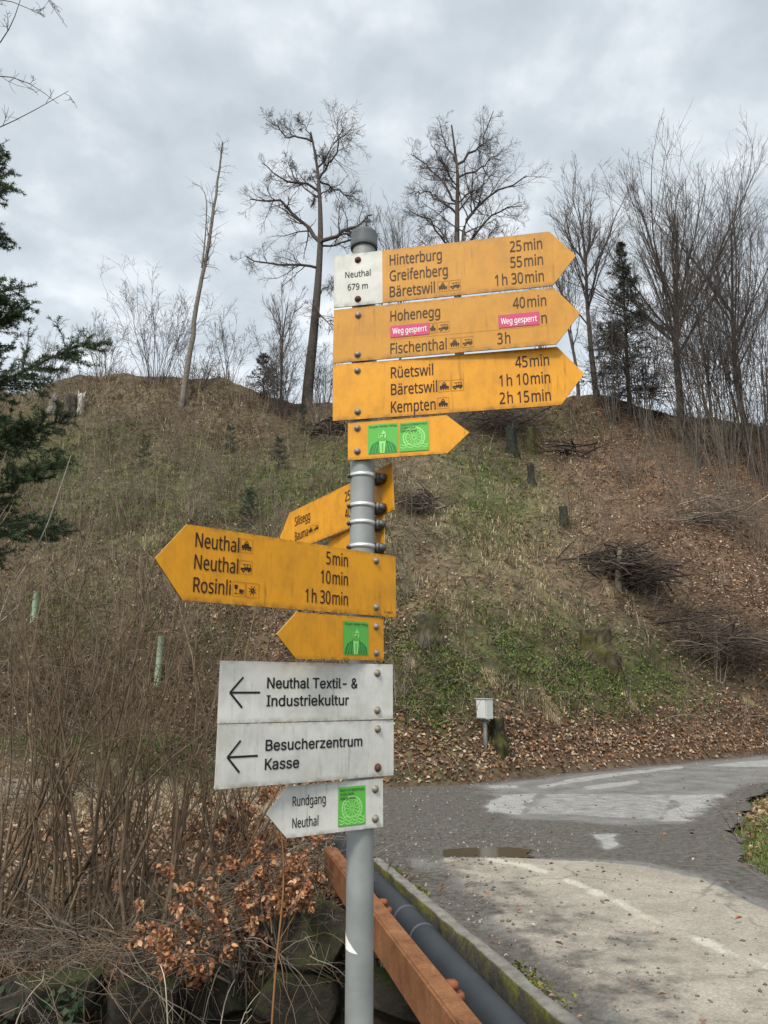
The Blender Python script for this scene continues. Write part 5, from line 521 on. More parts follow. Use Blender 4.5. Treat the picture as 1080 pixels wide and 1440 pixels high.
 (1,97,536,[42,148,44,116,44,177,50,201,52,87,56,401,59,222,66,61,70,430,73,239,83,39,87,455,88,254,105,21,107,266,108,476,126,144,127,276,128,127,128,163,130,7,131,493,133,112,133,179,138,377,140,99,142,192,144,389,149,284,151,88,152,402,154,202,156,507,158,-3,162,414,163,79,168,211,172,290,174,425,179,72,183,517,185,218,188,-10,189,435,196,67,197,295,203,224,205,443,211,523,214,64,220,-12,221,299,222,228,224,450,234,62,239,528,241,231,245,303,246,454,248,-10,251,232,262,234,264,65,267,529,269,455,274,-6,275,306,276,236,286,528,290,71,290,237,292,454,296,1,300,309,304,240,307,526,312,450,314,81,316,11,318,242,322,312,329,522,330,443,332,245,333,22,333,94,339,315,345,247,345,434,347,34,350,110,351,516,354,318,357,250,357,422,358,47,362,128,365,323,367,254,367,408,368,59,372,148,372,507,373,330,374,257,374,392,375,71,377,169,378,339,378,374,379,190,379,261,379,350,379,353,381,0,381,71,393,496,412,481,429,463,443,441,454,414,461,382,463,0,463,346],[55,68,63,55,75,68,48,75,55,48,81,75,40,81,48,40,91,81,32,91,40,32,102,91,32,116,102,21,116,32,21,117,116,15,117,21,15,118,117,11,118,15,11,64,118,64,71,118,71,119,118,8,58,11,58,64,11,8,53,58,76,119,71,8,47,53,82,119,76,8,43,47,88,119,82,88,120,119,8,38,43,94,120,88,5,38,8,5,34,38,99,120,94,99,121,120,5,30,34,105,121,99,5,27,30,24,27,5,109,121,105,109,123,121,113,123,109,112,123,113,108,123,112,108,122,123,103,122,108,97,122,103,92,111,97,111,122,97,86,111,92,80,111,86,73,111,80,66,111,73,57,111,66,51,111,57,45,111,51,37,111,45,28,111,37,17,111,28,14,111,17,12,111,14,12,104,111,110,122,111,12,98,104,12,93,98,9,93,12,9,87,93,9,83,87,9,79,83,9,74,79,9,70,74,6,70,9,6,67,70,6,61,67,6,60,61,6,56,60,6,52,56,6,46,52,6,41,46,3,41,6,3,36,41,3,31,36,3,26,31,2,26,3,2,23,26,107,122,110,2,19,23,0,19,2,101,122,107,0,16,19,1,16,0,96,122,101,1,18,16,90,122,96,1,22,18,4,22,1,4,25,22,85,115,90,115,122,90,4,29,25,77,115,85,4,35,29,7,35,4,69,106,77,106,115,77,7,39,35,7,44,39,69,100,106,114,122,115,62,100,69,7,49,44,54,100,62,7,54,49,7,100,54,10,100,7,10,95,100,10,89,95,13,89,10,13,84,89,13,78,84,20,78,13,20,72,78,33,72,20,33,65,72,42,65,33,42,59,65,50,59,42]),
 (1,99,544,[47,258,50,207,50,310,60,160,60,358,77,117,77,401,100,80,100,438,128,48,128,470,132,258,134,224,134,292,140,192,140,325,149,162,149,355,161,23,161,495,162,134,162,383,179,110,179,407,198,4,198,514,200,91,200,427,224,76,224,442,240,-8,240,525,253,67,253,451,285,-11,285,64,285,454,285,529,302,65,302,453,310,528,311,-10,318,451,319,67,333,447,334,71,335,-7,335,525,347,442,348,76,358,519,359,-1,360,435,361,83,371,428,373,91,380,511,381,7,382,419,383,100,391,409,393,110,400,398,400,501,401,122,402,17,407,386,408,134,412,374,414,147,417,360,419,161,420,490,421,29,438,476,439,44,453,461,455,60,468,443,470,77,480,424,482,97,490,403,492,118,498,381,499,141],[31,40,37,31,47,40,25,47,31,25,50,47,25,56,50,19,56,25,19,63,56,19,72,63,10,72,19,10,74,72,10,76,74,8,36,10,36,76,10,36,39,76,39,78,76,8,33,36,42,78,39,8,29,33,44,78,42,48,78,44,48,80,78,8,27,29,52,80,48,6,27,8,54,80,52,58,80,54,6,23,27,58,82,80,60,82,58,62,82,60,6,21,23,62,84,82,4,21,6,66,84,62,68,84,66,4,17,21,68,70,84,2,17,4,2,15,17,2,13,15,0,13,2,0,11,13,1,11,0,1,12,11,1,14,12,3,14,1,3,16,14,3,20,16,69,85,71,5,20,3,67,85,69,67,83,85,64,83,67,5,22,20,61,83,64,61,81,83,7,22,5,7,26,22,59,81,61,55,81,59,55,79,81,53,79,55,7,28,26,49,79,53,9,28,7,49,77,79,45,77,49,9,32,28,43,77,45,38,77,43,9,35,32,35,77,38,9,77,35,9,75,77,18,75,9,18,73,75,18,65,73,24,65,18,24,57,65,24,51,57,30,51,24,30,46,51,30,41,46,34,41,30]),
 (1,100,584,[47,260,50,207,50,312,60,159,60,360,75,116,75,403,96,79,97,440,122,47,123,471,132,261,134,225,134,296,140,191,140,329,149,160,149,359,153,22,154,496,162,133,162,386,179,109,179,410,188,4,189,514,199,428,200,90,223,443,224,76,227,-8,227,525,250,451,251,67,269,-11,269,529,281,64,281,454,299,-9,300,527,311,67,312,451,325,-4,326,522,338,75,339,443,347,5,348,513,362,89,362,429,366,17,367,501,382,29,382,108,382,489,383,411,395,43,395,476,399,131,399,388,406,57,406,462,412,158,412,362,415,69,415,450,421,189,421,439,422,81,422,331,427,223,427,298,428,439,428,700,429,261,430,0,430,81,512,0,512,700],[72,78,73,72,77,78,31,39,35,31,43,39,25,43,31,25,47,43,19,47,25,19,51,47,19,54,51,10,54,19,10,57,54,10,61,57,8,37,10,37,61,10,37,65,61,8,32,37,41,65,37,45,65,41,8,28,32,45,67,65,49,67,45,8,26,28,6,26,8,49,72,67,49,55,72,55,59,72,59,63,72,63,69,72,69,77,72,6,23,26,6,21,23,4,21,6,4,17,21,2,17,4,2,15,17,71,77,69,2,13,15,0,13,2,74,77,71,0,11,13,0,12,11,70,77,74,1,12,0,1,14,12,66,77,70,3,14,1,3,16,14,62,77,66,3,20,16,5,20,3,58,77,62,5,22,20,53,76,58,76,77,58,7,22,5,7,27,22,48,76,53,7,29,27,44,68,48,68,76,48,44,64,68,75,77,76,9,29,7,9,33,29,40,64,44,40,60,64,9,36,33,36,60,40,9,60,36,9,56,60,18,56,9,18,52,56,18,50,52,24,50,18,24,46,50,24,42,46,30,42,24,30,38,42,34,38,30]),
 (1,101,556,[47,257,50,206,50,308,60,159,60,356,76,399,77,117,98,437,99,79,103,233,103,304,126,468,127,48,132,244,132,290,134,208,134,318,140,345,141,175,150,371,152,146,158,494,161,23,164,394,167,121,181,414,186,101,196,514,200,4,201,431,208,85,225,444,233,73,237,525,243,-8,252,452,261,66,282,454,282,529,292,-11,292,63,311,527,312,452,313,64,327,-9,331,67,338,444,338,523,349,73,359,-4,361,432,365,80,366,515,380,89,381,415,389,6,392,503,393,100,397,394,404,113,410,369,413,128,416,19,416,488,419,342,420,145,424,311,426,278,439,469,440,35,460,446,461,54,465,304,477,419,479,75,491,388,492,99,502,125,502,352,509,312,511,233,511,267],[33,41,38,33,47,41,27,47,33,27,52,47,27,56,52,21,56,27,21,63,56,11,63,21,11,68,63,11,70,68,7,35,11,35,37,11,37,70,11,42,70,37,46,70,42,7,31,35,46,73,70,50,73,46,7,29,31,5,29,7,54,73,50,5,25,29,54,75,73,58,75,54,5,23,25,4,23,5,4,19,23,60,75,58,60,78,75,4,17,19,64,78,60,2,17,4,64,79,78,2,16,17,66,79,64,2,10,16,10,14,16,66,72,79,72,81,79,67,72,66,0,10,2,0,9,10,14,72,10,14,81,72,13,81,14,13,80,81,1,9,0,15,80,13,1,80,9,1,15,80,1,18,15,3,18,1,3,20,18,6,20,3,6,24,20,61,77,65,59,77,61,59,76,77,6,26,24,8,26,6,57,76,59,8,30,26,53,76,57,53,74,76,51,74,53,8,32,30,48,74,51,12,32,8,48,71,74,12,36,32,45,71,48,43,71,45,12,40,36,40,71,43,12,71,40,12,69,71,22,69,12,22,62,69,28,62,22,28,55,62,28,49,55,34,49,28,34,44,49,39,44,34]),
 (1,104,564,[72,0,72,700,141,396,156,0,156,312,156,396,156,700,158,341,159,439,164,366,174,389,182,473,187,408,203,424,209,498,221,437,241,515,242,446,265,451,275,526,289,453,313,529,323,449,347,527,352,438,376,419,378,519,393,393,404,361,406,507,407,0,407,324,431,490,452,468,469,441,481,410,489,373,491,0,491,331],[0,6,1,0,2,6,2,5,6,19,23,21,19,26,23,16,26,19,16,29,26,14,29,16,14,32,29,11,32,14,11,33,32,8,18,11,18,33,11,18,20,33,20,34,33,22,34,20,8,17,18,24,34,22,8,15,17,24,35,34,2,15,8,25,35,24,2,13,15,2,12,13,27,35,25,27,36,35,2,10,12,0,9,2,9,10,2,28,36,27,28,38,36,0,7,9,31,38,28,0,4,7,31,37,38,30,37,31,0,3,4]),
 (1,105,229,[57,665,59,650,59,680,64,637,64,693,72,0,72,522,74,626,74,704,86,617,86,713,100,611,100,719,115,609,115,721,131,611,131,719,144,617,144,713,156,0,156,522,157,626,157,704,166,637,166,693,172,650,172,680,174,665],[5,20,6,5,19,20,12,16,14,10,16,12,10,18,16,8,18,10,8,22,18,4,22,8,4,24,22,2,24,4,2,26,24,0,26,2,0,27,26,1,27,0,1,25,27,3,25,1,3,23,25,7,23,3,7,21,23,9,21,7,9,17,21,11,17,9,11,15,17,13,15,11]),
 (1,107,524,[72,0,72,700,151,188,151,291,156,0,156,700,166,291,203,256,244,274,253,274,263,315,391,522,404,0,496,522,512,0],[0,5,1,0,3,5,3,4,5,6,13,11,6,10,13,10,9,13,6,7,10,9,14,10,0,2,3,4,6,3,4,7,6,2,9,8,2,14,9,4,12,7,0,14,2]),
 (1,108,260,[72,116,72,700,76,81,85,51,102,28,125,10,155,0,156,136,156,700,157,114,160,98,165,86,173,78,185,73,192,-3,201,71,202,-3,209,72,212,-2,215,72,221,72,222,-1,225,73,229,74,232,0,233,75,241,2,249,4],[0,8,1,0,7,8,0,9,7,2,9,0,2,10,9,2,11,10,2,12,11,3,12,2,3,13,12,23,27,25,22,27,23,20,27,22,3,15,13,19,27,20,17,27,19,15,27,17,3,27,15,4,27,3,5,27,4,6,27,5,6,26,27,6,24,26,6,21,24,14,21,6,14,18,21,14,16,18]),
 (1,109,839,[72,0,72,522,148,406,154,522,155,406,156,0,156,327,157,433,158,354,164,378,168,456,173,398,182,476,185,415,199,493,200,429,217,440,217,507,235,448,237,517,254,453,258,525,274,455,279,530,302,452,302,531,327,443,338,527,348,428,364,408,369,516,374,385,377,0,377,358,395,496,416,471,430,405,432,440,438,430,442,405,449,452,461,0,461,340,463,362,464,472,468,381,475,399,482,490,486,415,499,429,502,504,515,440,524,516,533,448,548,524,554,453,574,530,576,455,601,531,603,452,628,444,630,529,650,430,658,523,668,410,679,383,682,0,682,349,684,512,707,496,727,476,744,452,756,423,764,389,766,0,766,351],[23,27,25,56,61,58,21,27,23,54,61,56,54,63,61,21,30,27,19,30,21,52,63,54,52,68,63,0,3,1,0,2,3,2,4,3,17,30,19,50,68,52,17,34,30,50,69,68,14,34,17,47,69,50,14,35,34,47,70,69,12,35,14,44,70,47,44,71,70,10,35,12,40,57,44,57,71,44,10,22,35,22,37,35,7,20,10,20,22,10,24,37,22,40,55,57,59,71,57,7,18,20,40,53,55,38,53,40,60,71,59,60,72,71,26,37,24,7,16,18,38,51,53,62,72,60,28,37,26,7,15,16,28,39,37,38,49,51,2,15,7,64,72,62,36,49,38,2,13,15,36,48,49,29,39,28,64,73,72,36,46,48,2,11,13,65,73,64,31,36,29,36,39,29,0,9,2,9,11,2,31,46,36,31,45,46,65,75,73,33,45,31,67,75,65,33,43,45,0,8,9,33,42,43,32,42,33,0,6,8,67,74,75,66,74,67,32,41,42,0,5,6]),
 (1,110,564,[72,0,72,522,141,396,154,396,154,522,156,0,156,312,158,341,159,439,164,366,174,389,182,473,187,408,203,424,209,498,221,437,241,515,242,446,265,451,275,526,289,453,313,529,323,449,347,527,352,438,376,419,378,519,393,393,404,361,406,507,407,0,407,324,431,490,452,468,469,441,481,410,489,373,491,0,491,331],[19,23,21,19,26,23,16,26,19,0,4,1,0,2,4,2,3,4,16,29,26,14,29,16,14,32,29,11,32,14,11,33,32,8,18,11,18,33,11,18,20,33,20,34,33,22,34,20,8,17,18,24,34,22,8,15,17,24,35,34,2,15,8,25,35,24,2,13,15,2,12,13,27,35,25,27,36,35,2,10,12,0,9,2,9,10,2,28,36,27,28,38,36,0,7,9,31,38,28,0,6,7,31,37,38,30,37,31,0,5,6]),
 (1,114,357,[72,0,72,522,154,442,154,522,156,0,156,326,158,349,159,442,164,371,171,466,173,390,186,407,188,487,201,421,210,505,219,433,235,519,239,441,261,446,263,527,285,448,293,529,296,448,300,529,306,447,307,529,315,529,316,446,323,529,325,445,330,528,331,444,335,443,335,528],[19,23,21,19,25,23,19,26,25,19,28,26,19,30,28,19,33,30,19,32,33,16,32,19,0,3,1,0,2,3,14,32,16,12,32,14,9,29,12,29,31,12,31,32,12,7,20,9,20,22,9,22,24,9,24,27,9,27,29,9,7,18,20,7,17,18,0,7,2,0,6,7,6,8,7,8,10,7,10,11,7,11,13,7,13,15,7,15,17,7,0,5,6,0,4,5]),
 (1,115,502,[49,130,57,101,64,377,67,406,68,342,69,75,76,432,80,312,85,52,89,456,99,286,105,33,108,477,127,265,128,17,129,147,131,495,138,120,149,381,152,99,152,363,153,402,154,5,158,510,159,348,162,247,163,420,171,83,171,335,180,436,184,-4,187,324,189,520,193,72,202,448,205,234,209,314,216,-10,220,65,222,527,228,455,236,307,249,62,250,-11,257,529,258,458,283,65,289,-9,289,455,291,527,292,213,312,73,314,447,315,207,316,288,322,522,325,-2,334,434,335,198,336,86,349,418,349,513,350,187,354,102,358,9,359,275,360,174,361,401,365,121,367,159,369,141,369,381,373,500,386,24,394,257,394,485,410,43,411,467,421,236,426,446,430,65,437,424,440,210,444,90,446,399,452,181,453,117,456,147],[39,49,44,39,55,49,32,55,39,32,61,55,23,61,32,23,72,61,16,72,23,16,75,72,12,75,16,12,77,75,9,77,12,9,45,77,45,79,77,9,40,45,48,79,45,6,40,9,6,34,40,52,79,48,6,29,34,57,79,52,57,81,79,6,26,29,60,81,57,3,26,6,60,84,81,3,21,26,67,84,60,2,21,3,2,18,21,71,84,67,2,20,18,4,20,2,4,24,20,4,28,24,7,28,4,7,31,28,7,36,31,7,41,36,10,41,7,10,54,41,10,65,54,13,65,10,13,74,65,25,74,13,25,78,74,35,78,25,35,82,78,50,82,35,53,82,50,53,85,82,58,85,53,62,85,58,66,85,62,66,87,85,69,87,66,70,87,69,0,17,15,70,86,87,68,86,70,1,17,0,63,86,68,1,19,17,63,83,86,59,83,63,5,19,1,5,27,19,59,80,83,51,80,59,5,33,27,8,33,5,46,80,51,8,38,33,42,80,46,42,76,80,8,42,38,8,76,42,11,76,8,11,73,76,14,73,11,14,64,73,22,64,14,22,56,64,30,56,22,30,47,56,37,47,30,37,43,47]),
 (1,116,313,[9,450,9,522,89,128,89,648,93,89,106,56,127,29,155,10,173,134,173,648,175,114,180,97,187,84,190,-2,199,76,214,70,232,-6,234,69,240,69,242,-5,247,69,253,-5,255,70,263,71,264,-4,271,73,275,-2,278,74,280,450,280,522,284,0,293,2],[2,9,3,2,8,9,0,29,1,0,28,29,2,10,8,4,10,2,4,11,10,4,12,11,5,12,4,5,14,12,5,15,14,25,31,27,23,31,25,22,31,23,5,17,15,20,31,22,18,31,20,17,31,18,5,31,17,6,31,5,7,31,6,13,31,7,13,30,31,13,26,30,16,26,13,16,24,26,16,21,24,16,19,21]),
 (1,117,564,[72,191,72,522,75,150,82,113,95,81,112,54,133,32,156,198,156,522,158,15,160,161,171,129,186,3,188,103,212,84,217,-5,241,73,251,-7,275,69,288,-4,299,71,322,6,322,76,343,85,354,23,361,98,377,114,381,48,390,133,400,156,404,83,405,181,407,210,407,522,410,0,410,126,423,126,491,0,491,522],[0,8,1,0,7,8,32,38,33,32,37,38,31,37,32,0,10,7,2,10,0,29,36,31,36,37,31,2,11,10,28,36,29,3,11,2,26,35,28,35,36,28,3,13,11,26,30,35,30,34,35,30,37,36,25,30,26,4,13,3,4,14,13,23,30,25,22,30,23,4,16,14,22,27,30,34,37,30,5,16,4,20,27,22,5,18,16,18,27,20,5,27,18,6,27,5,6,24,27,9,24,6,9,21,24,12,21,9,12,19,21,15,19,12,15,17,19]),
 (1,120,521,[29,0,39,522,126,0,138,522,203,420,204,117,219,396,220,142,233,165,233,372,235,235,236,300,238,250,241,283,245,187,247,349,250,230,255,305,257,209,259,326,263,209,267,326,269,230,272,305,275,187,279,349,281,250,285,283,287,232,287,295,288,165,291,372,302,142,305,396,318,117,321,420,388,522,395,0,484,522,492,0],[10,3,1,10,4,3,35,38,36,35,28,38,10,6,4,33,28,35,10,9,6,31,28,33,10,11,9,11,15,9,25,29,31,29,28,31,11,19,15,21,29,25,11,17,19,17,23,19,17,23,21,23,29,21,27,29,23,11,13,17,0,13,11,27,39,29,0,12,13,12,27,13,12,26,27,26,39,27,0,16,12,22,39,26,0,18,16,18,20,16,18,20,22,20,39,22,0,14,18,24,39,20,0,8,14,30,39,24,0,7,8,32,39,30,0,5,7,34,39,32,0,2,5,37,39,34]),
 (1,122,523,[57,0,57,63,66,444,66,522,173,78,173,83,350,440,350,444,458,455,458,522,466,0,466,78],[2,9,3,2,8,9,2,7,8,7,6,8,6,5,8,1,5,6,1,4,5,1,11,4,1,10,11,0,10,1]),
 (1,32,258,[],[]),
 (1,73,332,[39,0,39,51,39,649,39,700,122,70,122,629,210,70,210,629,292,0,292,51,292,649,292,700],[2,11,3,2,10,11,5,10,2,5,7,10,4,7,5,4,6,7,1,6,4,1,9,6,0,9,1,0,8,9])]
PX, PY, BASE = -.053, 1.83, -.45
POST = empty('signpost', (PX, PY, BASE), 'galvanised steel signpost with yellow hiking arrows and white boards in front of the bridge', 'signpost')
def board_mat(name, clean, grime, edge, dirt):
    m = bpy.data.materials.new(name); m.use_nodes = True; nt = m.node_tree; L = nt.links.new; p = nt.nodes['Principled BSDF']
    tc = N(nt, 'ShaderNodeTexCoord'); info = N(nt, 'ShaderNodeObjectInfo')
    off = N(nt, 'ShaderNodeVectorMath', operation='SCALE', inp={'Scale': 37.}); cmb = N(nt, 'ShaderNodeCombineXYZ')
    L(info.outputs['Random'], cmb.inputs[0]); L(info.outputs['Random'], cmb.inputs[2]); L(cmb.outputs[0], off.inputs[0])
    def ns(scale, d=6., r=.65):
        mp = N(nt, 'ShaderNodeMapping', inp={'Scale': scale}); L(tc.outputs['Object'], mp.inputs['Vector'])
        ad = N(nt, 'ShaderNodeVectorMath', operation='ADD'); L(mp.outputs[0], ad.inputs[0]); L(off.outputs[0], ad.inputs[1])
        n = N(nt, 'ShaderNodeTexNoise', inp={'Scale': 1., 'Detail': d, 'Roughness': r}); L(ad.outputs[0], n.inputs['Vector']); return n.outputs['Fac']
    def mr(f, a, b, c=0., d=1.):
        x = N(nt, 'ShaderNodeMapRange', inp={'From Min': a, 'From Max': b, 'To Min': c, 'To Max': d}); L(f, x.inputs['Value']); return x.outputs[0]
    def mul(a, b, op='MULTIPLY'):
        x = N(nt, 'ShaderNodeMath', operation=op); L(a, x.inputs[0]); L(b, x.inputs[1]) if not isinstance(b, float) else setattr(x.inputs[1], 'default_value', b); return x.outputs[0]
    sp = N(nt, 'ShaderNodeSeparateXYZ'); L(tc.outputs['Generated'], sp.inputs[0])
    streak = mr(ns((70, 5, 6)), .52, .78); blot = mr(ns((9, 9, 9)), .42, .7); speck = mr(ns((220, 220, 220), 2.), .66, .74)
    bot = mul(mr(sp.outputs['Z'], .0, .10, 1., 0.), mr(ns((40, 10, 25)), .35, .6)); top = mul(mr(sp.outputs['Z'], .93, 1.0), mr(ns((55, 10, 20)), .4, .62))
    a = mul(mul(streak, blot), dirt*.8); a = mul(a, mul(bot, .75), 'MAXIMUM'); a = mul(a, mul(top, .6), 'MAXIMUM'); a = mul(a, mul(speck, .35), 'MAXIMUM'); a = mul(a, mul(mr(ns((22, 22, 14)), .46, .8), .22*dirt), 'MAXIMUM')
    fade = mr(ns((6, 6, 10)), .3, .7, 0., 1.)
    x0 = N(nt, 'ShaderNodeMix', data_type='RGBA', inp={'A': (*clean, 1), 'B': (*edge, 1)}); L(fade, x0.inputs['Factor'])
    x = N(nt, 'ShaderNodeMix', data_type='RGBA', inp={'B': (*grime, 1)}); L(a, x.inputs['Factor']); L(x0.outputs['Result'], x.inputs['A'])
    L(x.outputs['Result'], p.inputs['Base Color']); p.inputs['Roughness'].default_value = .5; p.inputs['Specular IOR Level'].default_value = .35
    b = N(nt, 'ShaderNodeBump', inp={'Strength': .12, 'Distance': .001}); L(ns((300,300,300), 3.), b.inputs['Height']); L(b.outputs[0], p.inputs['Normal']); return m
YEL = board_mat('yellow_sheet', (.70,.305,.004), (.085,.038,.010), (.61,.255,.006), 2.0)
YELHAZE = board_mat('sky_hazed_yellow_sheet', (.56,.258,.020), (.10,.052,.018), (.48,.215,.018), 1.8)  # same yellow, sky haze on the upper right boards put into the colour
WHI = board_mat('white_sheet', (.64,.63,.59), (.15,.138,.105), (.47,.465,.42), 1.9)
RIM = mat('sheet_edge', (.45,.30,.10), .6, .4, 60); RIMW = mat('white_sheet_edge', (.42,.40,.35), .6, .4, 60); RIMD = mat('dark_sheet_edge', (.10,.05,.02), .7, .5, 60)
INK = mat('dark_brown_ink', (.028,.010,.006), .6, .2); INKB = mat('black_ink', (.012,.011,.011), .6, .2)
PALEINK = mat('paler_brown_ink', (.060,.032,.014), .6, .25)  # lighter brown ink for the two upper right boards
GREENM = mat('green_vinyl', (.10,.40,.06), .4, .06); GREENL = mat('pale_green_vinyl', (.28,.64,.18), .4, .05); GREEND = mat('dark_green_vinyl', (.025,.19,.035), .4, .05)
MAG = mat('magenta_vinyl', (.50,.055,.14), .5, .12, 20); WTX = mat('white_vinyl', (.80,.78,.76), .5, .05)
BOLT = mat('bolt_steel', (.25,.22,.18), .55, .45, 80, metal=.5); BOLTR = mat('rusty_bolt', (.10,.040,.028), .8, .3, 60)
GALV = mat('galvanised_steel', (.25,.262,.255), .55, .55, 9., metal=.2, bump=.06, bscale=60); BAND = mat('clamp_band_steel', (.62,.63,.63), .35, .12, 20, metal=.6); CLAMPD = mat('dark_clamp_metal', (.12,.12,.115), .5, .3, 40, metal=.5)
CAPM = mat('grey_cap_plastic', (.085,.092,.096), .6, .4, 20)
FONT = {'n': {}, 'i': {}}
for fk, ch, adv, vs, ts in GLYPHS: FONT['ni'[fk]][chr(ch)] = (adv, np.array(vs, float).reshape(-1, 2), np.array(ts, int).reshape(-1, 3))
def text_verts(s, font='n'):                      # '|' is a thin gap; capitals are 700 units high
    x = 0; Vs = []; Fs = []; n = 0
    for c in s:
        if c == '|': x += FONT['n'][' '][0]*.30; continue
        adv, V, F = FONT[font][c] if c in FONT[font] and c not in 'kK' else FONT['n'][c]
        if len(V): Vs.append(V + [x, 0]); Fs.append(F + n); n += len(V)
        x += adv
    V = np.concatenate(Vs); return V, np.concatenate(Fs)
CAPH = 700.
def put_text(b, s, x0, x1, yb, cap, mi=0, font='n', dep=-.0009):     # fit the line to the width x0..x1, capitals 'cap' high, on baseline yb
    V, F = text_verts(s, font); lo, hi = V[:, 0].min(), V[:, 0].max()
    x = x0 + (V[:, 0]-lo)/(hi-lo)*(x1-x0); z = yb + V[:, 1]*cap/CAPH
    d = (.011 if font == 'n' else .031)*cap               # a little weight: the same shape laid down eight times around
    for i in range(8): b.add(np.stack([x+d*math.cos(i*math.pi/4), np.full(len(x), dep-i*.00002), z+d*.7*math.sin(i*math.pi/4)], -1), F, mi=mi)
def flat(b, pts, dep, mi=0): b.add([(x, dep, z) for x, z in pts], [list(range(len(pts)))], mi=mi)
def rect(b, x0, z0, x1, z1, dep, mi=0): flat(b, [(x0,z0),(x1,z0),(x1,z1),(x0,z1)], dep, mi)
def disc(b, cx, cz, r, dep, mi=0, n=14, ry=None): flat(b, [(cx+r*math.cos(i*2*math.pi/n), cz+(ry or r)*math.sin(i*2*math.pi/n)) for i in range(n)], dep, mi)
def stroke(b, pts, w, dep, mi=0):
    for (a, c), (d, e) in zip(pts[:-1], pts[1:]):
        l = math.hypot(d-a, e-c) or 1; nx, nz = -(e-c)/l*w/2, (d-a)/l*w/2; flat(b, [(a+nx,c+nz),(a-nx,c-nz),(d-nx,e-nz),(d+nx,e+nz)], dep, mi)
def bolt(parent, x, z, r=.0085, m=None):
    b = MB(); b.smooth = True
    b.lathe([(0,.0078),(r*.35,.0076),(r*.6,.0066),(r*.72,.005),(r*.72,.0022),(r,.002),(r*1.02,.0012),(r*1.02,0)], 14, (x,0,z), 'y'); b.build('bolt', m or BOLT, parent, smooth=False)
def board(psi, phi, z, d, outline, mats, label, splits=None):
    e = Vector((math.cos(psi), math.sin(psi), 0)); n = Vector((math.sin(psi), -math.cos(psi), 0)); up = Vector((0,0,1))
    u = e*math.cos(phi)+up*math.sin(phi); w = -e*math.sin(phi)+up*math.cos(phi); o = Vector((0,0,z-BASE)) + n*d
    bm = bmesh.new(); vs = [bm.verts.new((x, 0, zz)) for x, zz in outline]; f = bm.faces.new(vs)
    if f.normal.y > 0: f.normal_flip()
    bm.normal_update(); f.normal_update()
    if f.normal.y > 0: bmesh.ops.reverse_faces(bm, faces=[f])
    # split the white station field from the yellow arrow
    if splits is not None: bmesh.ops.bisect_plane(bm, geom=bm.verts[:]+bm.edges[:]+bm.faces[:], plane_co=(splits,0,0), plane_no=(1,0,0))
    ext = bmesh.ops.extrude_face_region(bm, geom=bm.faces[:]); vv = [g for g in ext['geom'] if isinstance(g, bmesh.types.BMVert)]
    bmesh.ops.translate(bm, verts=vv, vec=(0,.003,0))
    bm.normal_update()
    bmesh.ops.recalc_face_normals(bm, faces=bm.faces)
    for f in bm.faces:
        f.material_index = 1 if abs(f.normal.y) < .5 else 0
        if splits is not None and f.calc_center_median().x < splits and abs(f.normal.y) > .5: f.material_index = 2
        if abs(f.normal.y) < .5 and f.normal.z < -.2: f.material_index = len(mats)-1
    me = bpy.data.meshes.new('sign_board'); bm.to_mesh(me); bm.free()
    for m in mats: me.materials.append(m)
    ob = bpy.data.objects.new('sign_board', me); COL.objects.link(ob); ob.parent = POST
    y = -n; M = Matrix(((u.x,y.x,w.x,o.x),(u.y,y.y,w.y,o.y),(u.z,y.z,w.z,o.z),(0,0,0,1))); ob.matrix_local = M
    ob['label'] = label; return ob
def arrow(a, W, Hh, L, dr, chip=.003):                      # outline of an arrow board; dr = +1 points right
    h = Hh/2; pts = [(-a,-h),(W-a,-h),(W-a+L,0),(W-a,h),(-a,h)]
    return [(x*dr, z) for x, z in pts] if dr > 0 else [(-x, z) for x, z in pts][::-1]
def lettering(parent, items, m, name='lettering', font='n'):
    for s, x0, x1, yb, cap in items:
        b = MB(); put_text(b, s, x0, x1, yb, cap, font=font); b.build(name, m, parent)
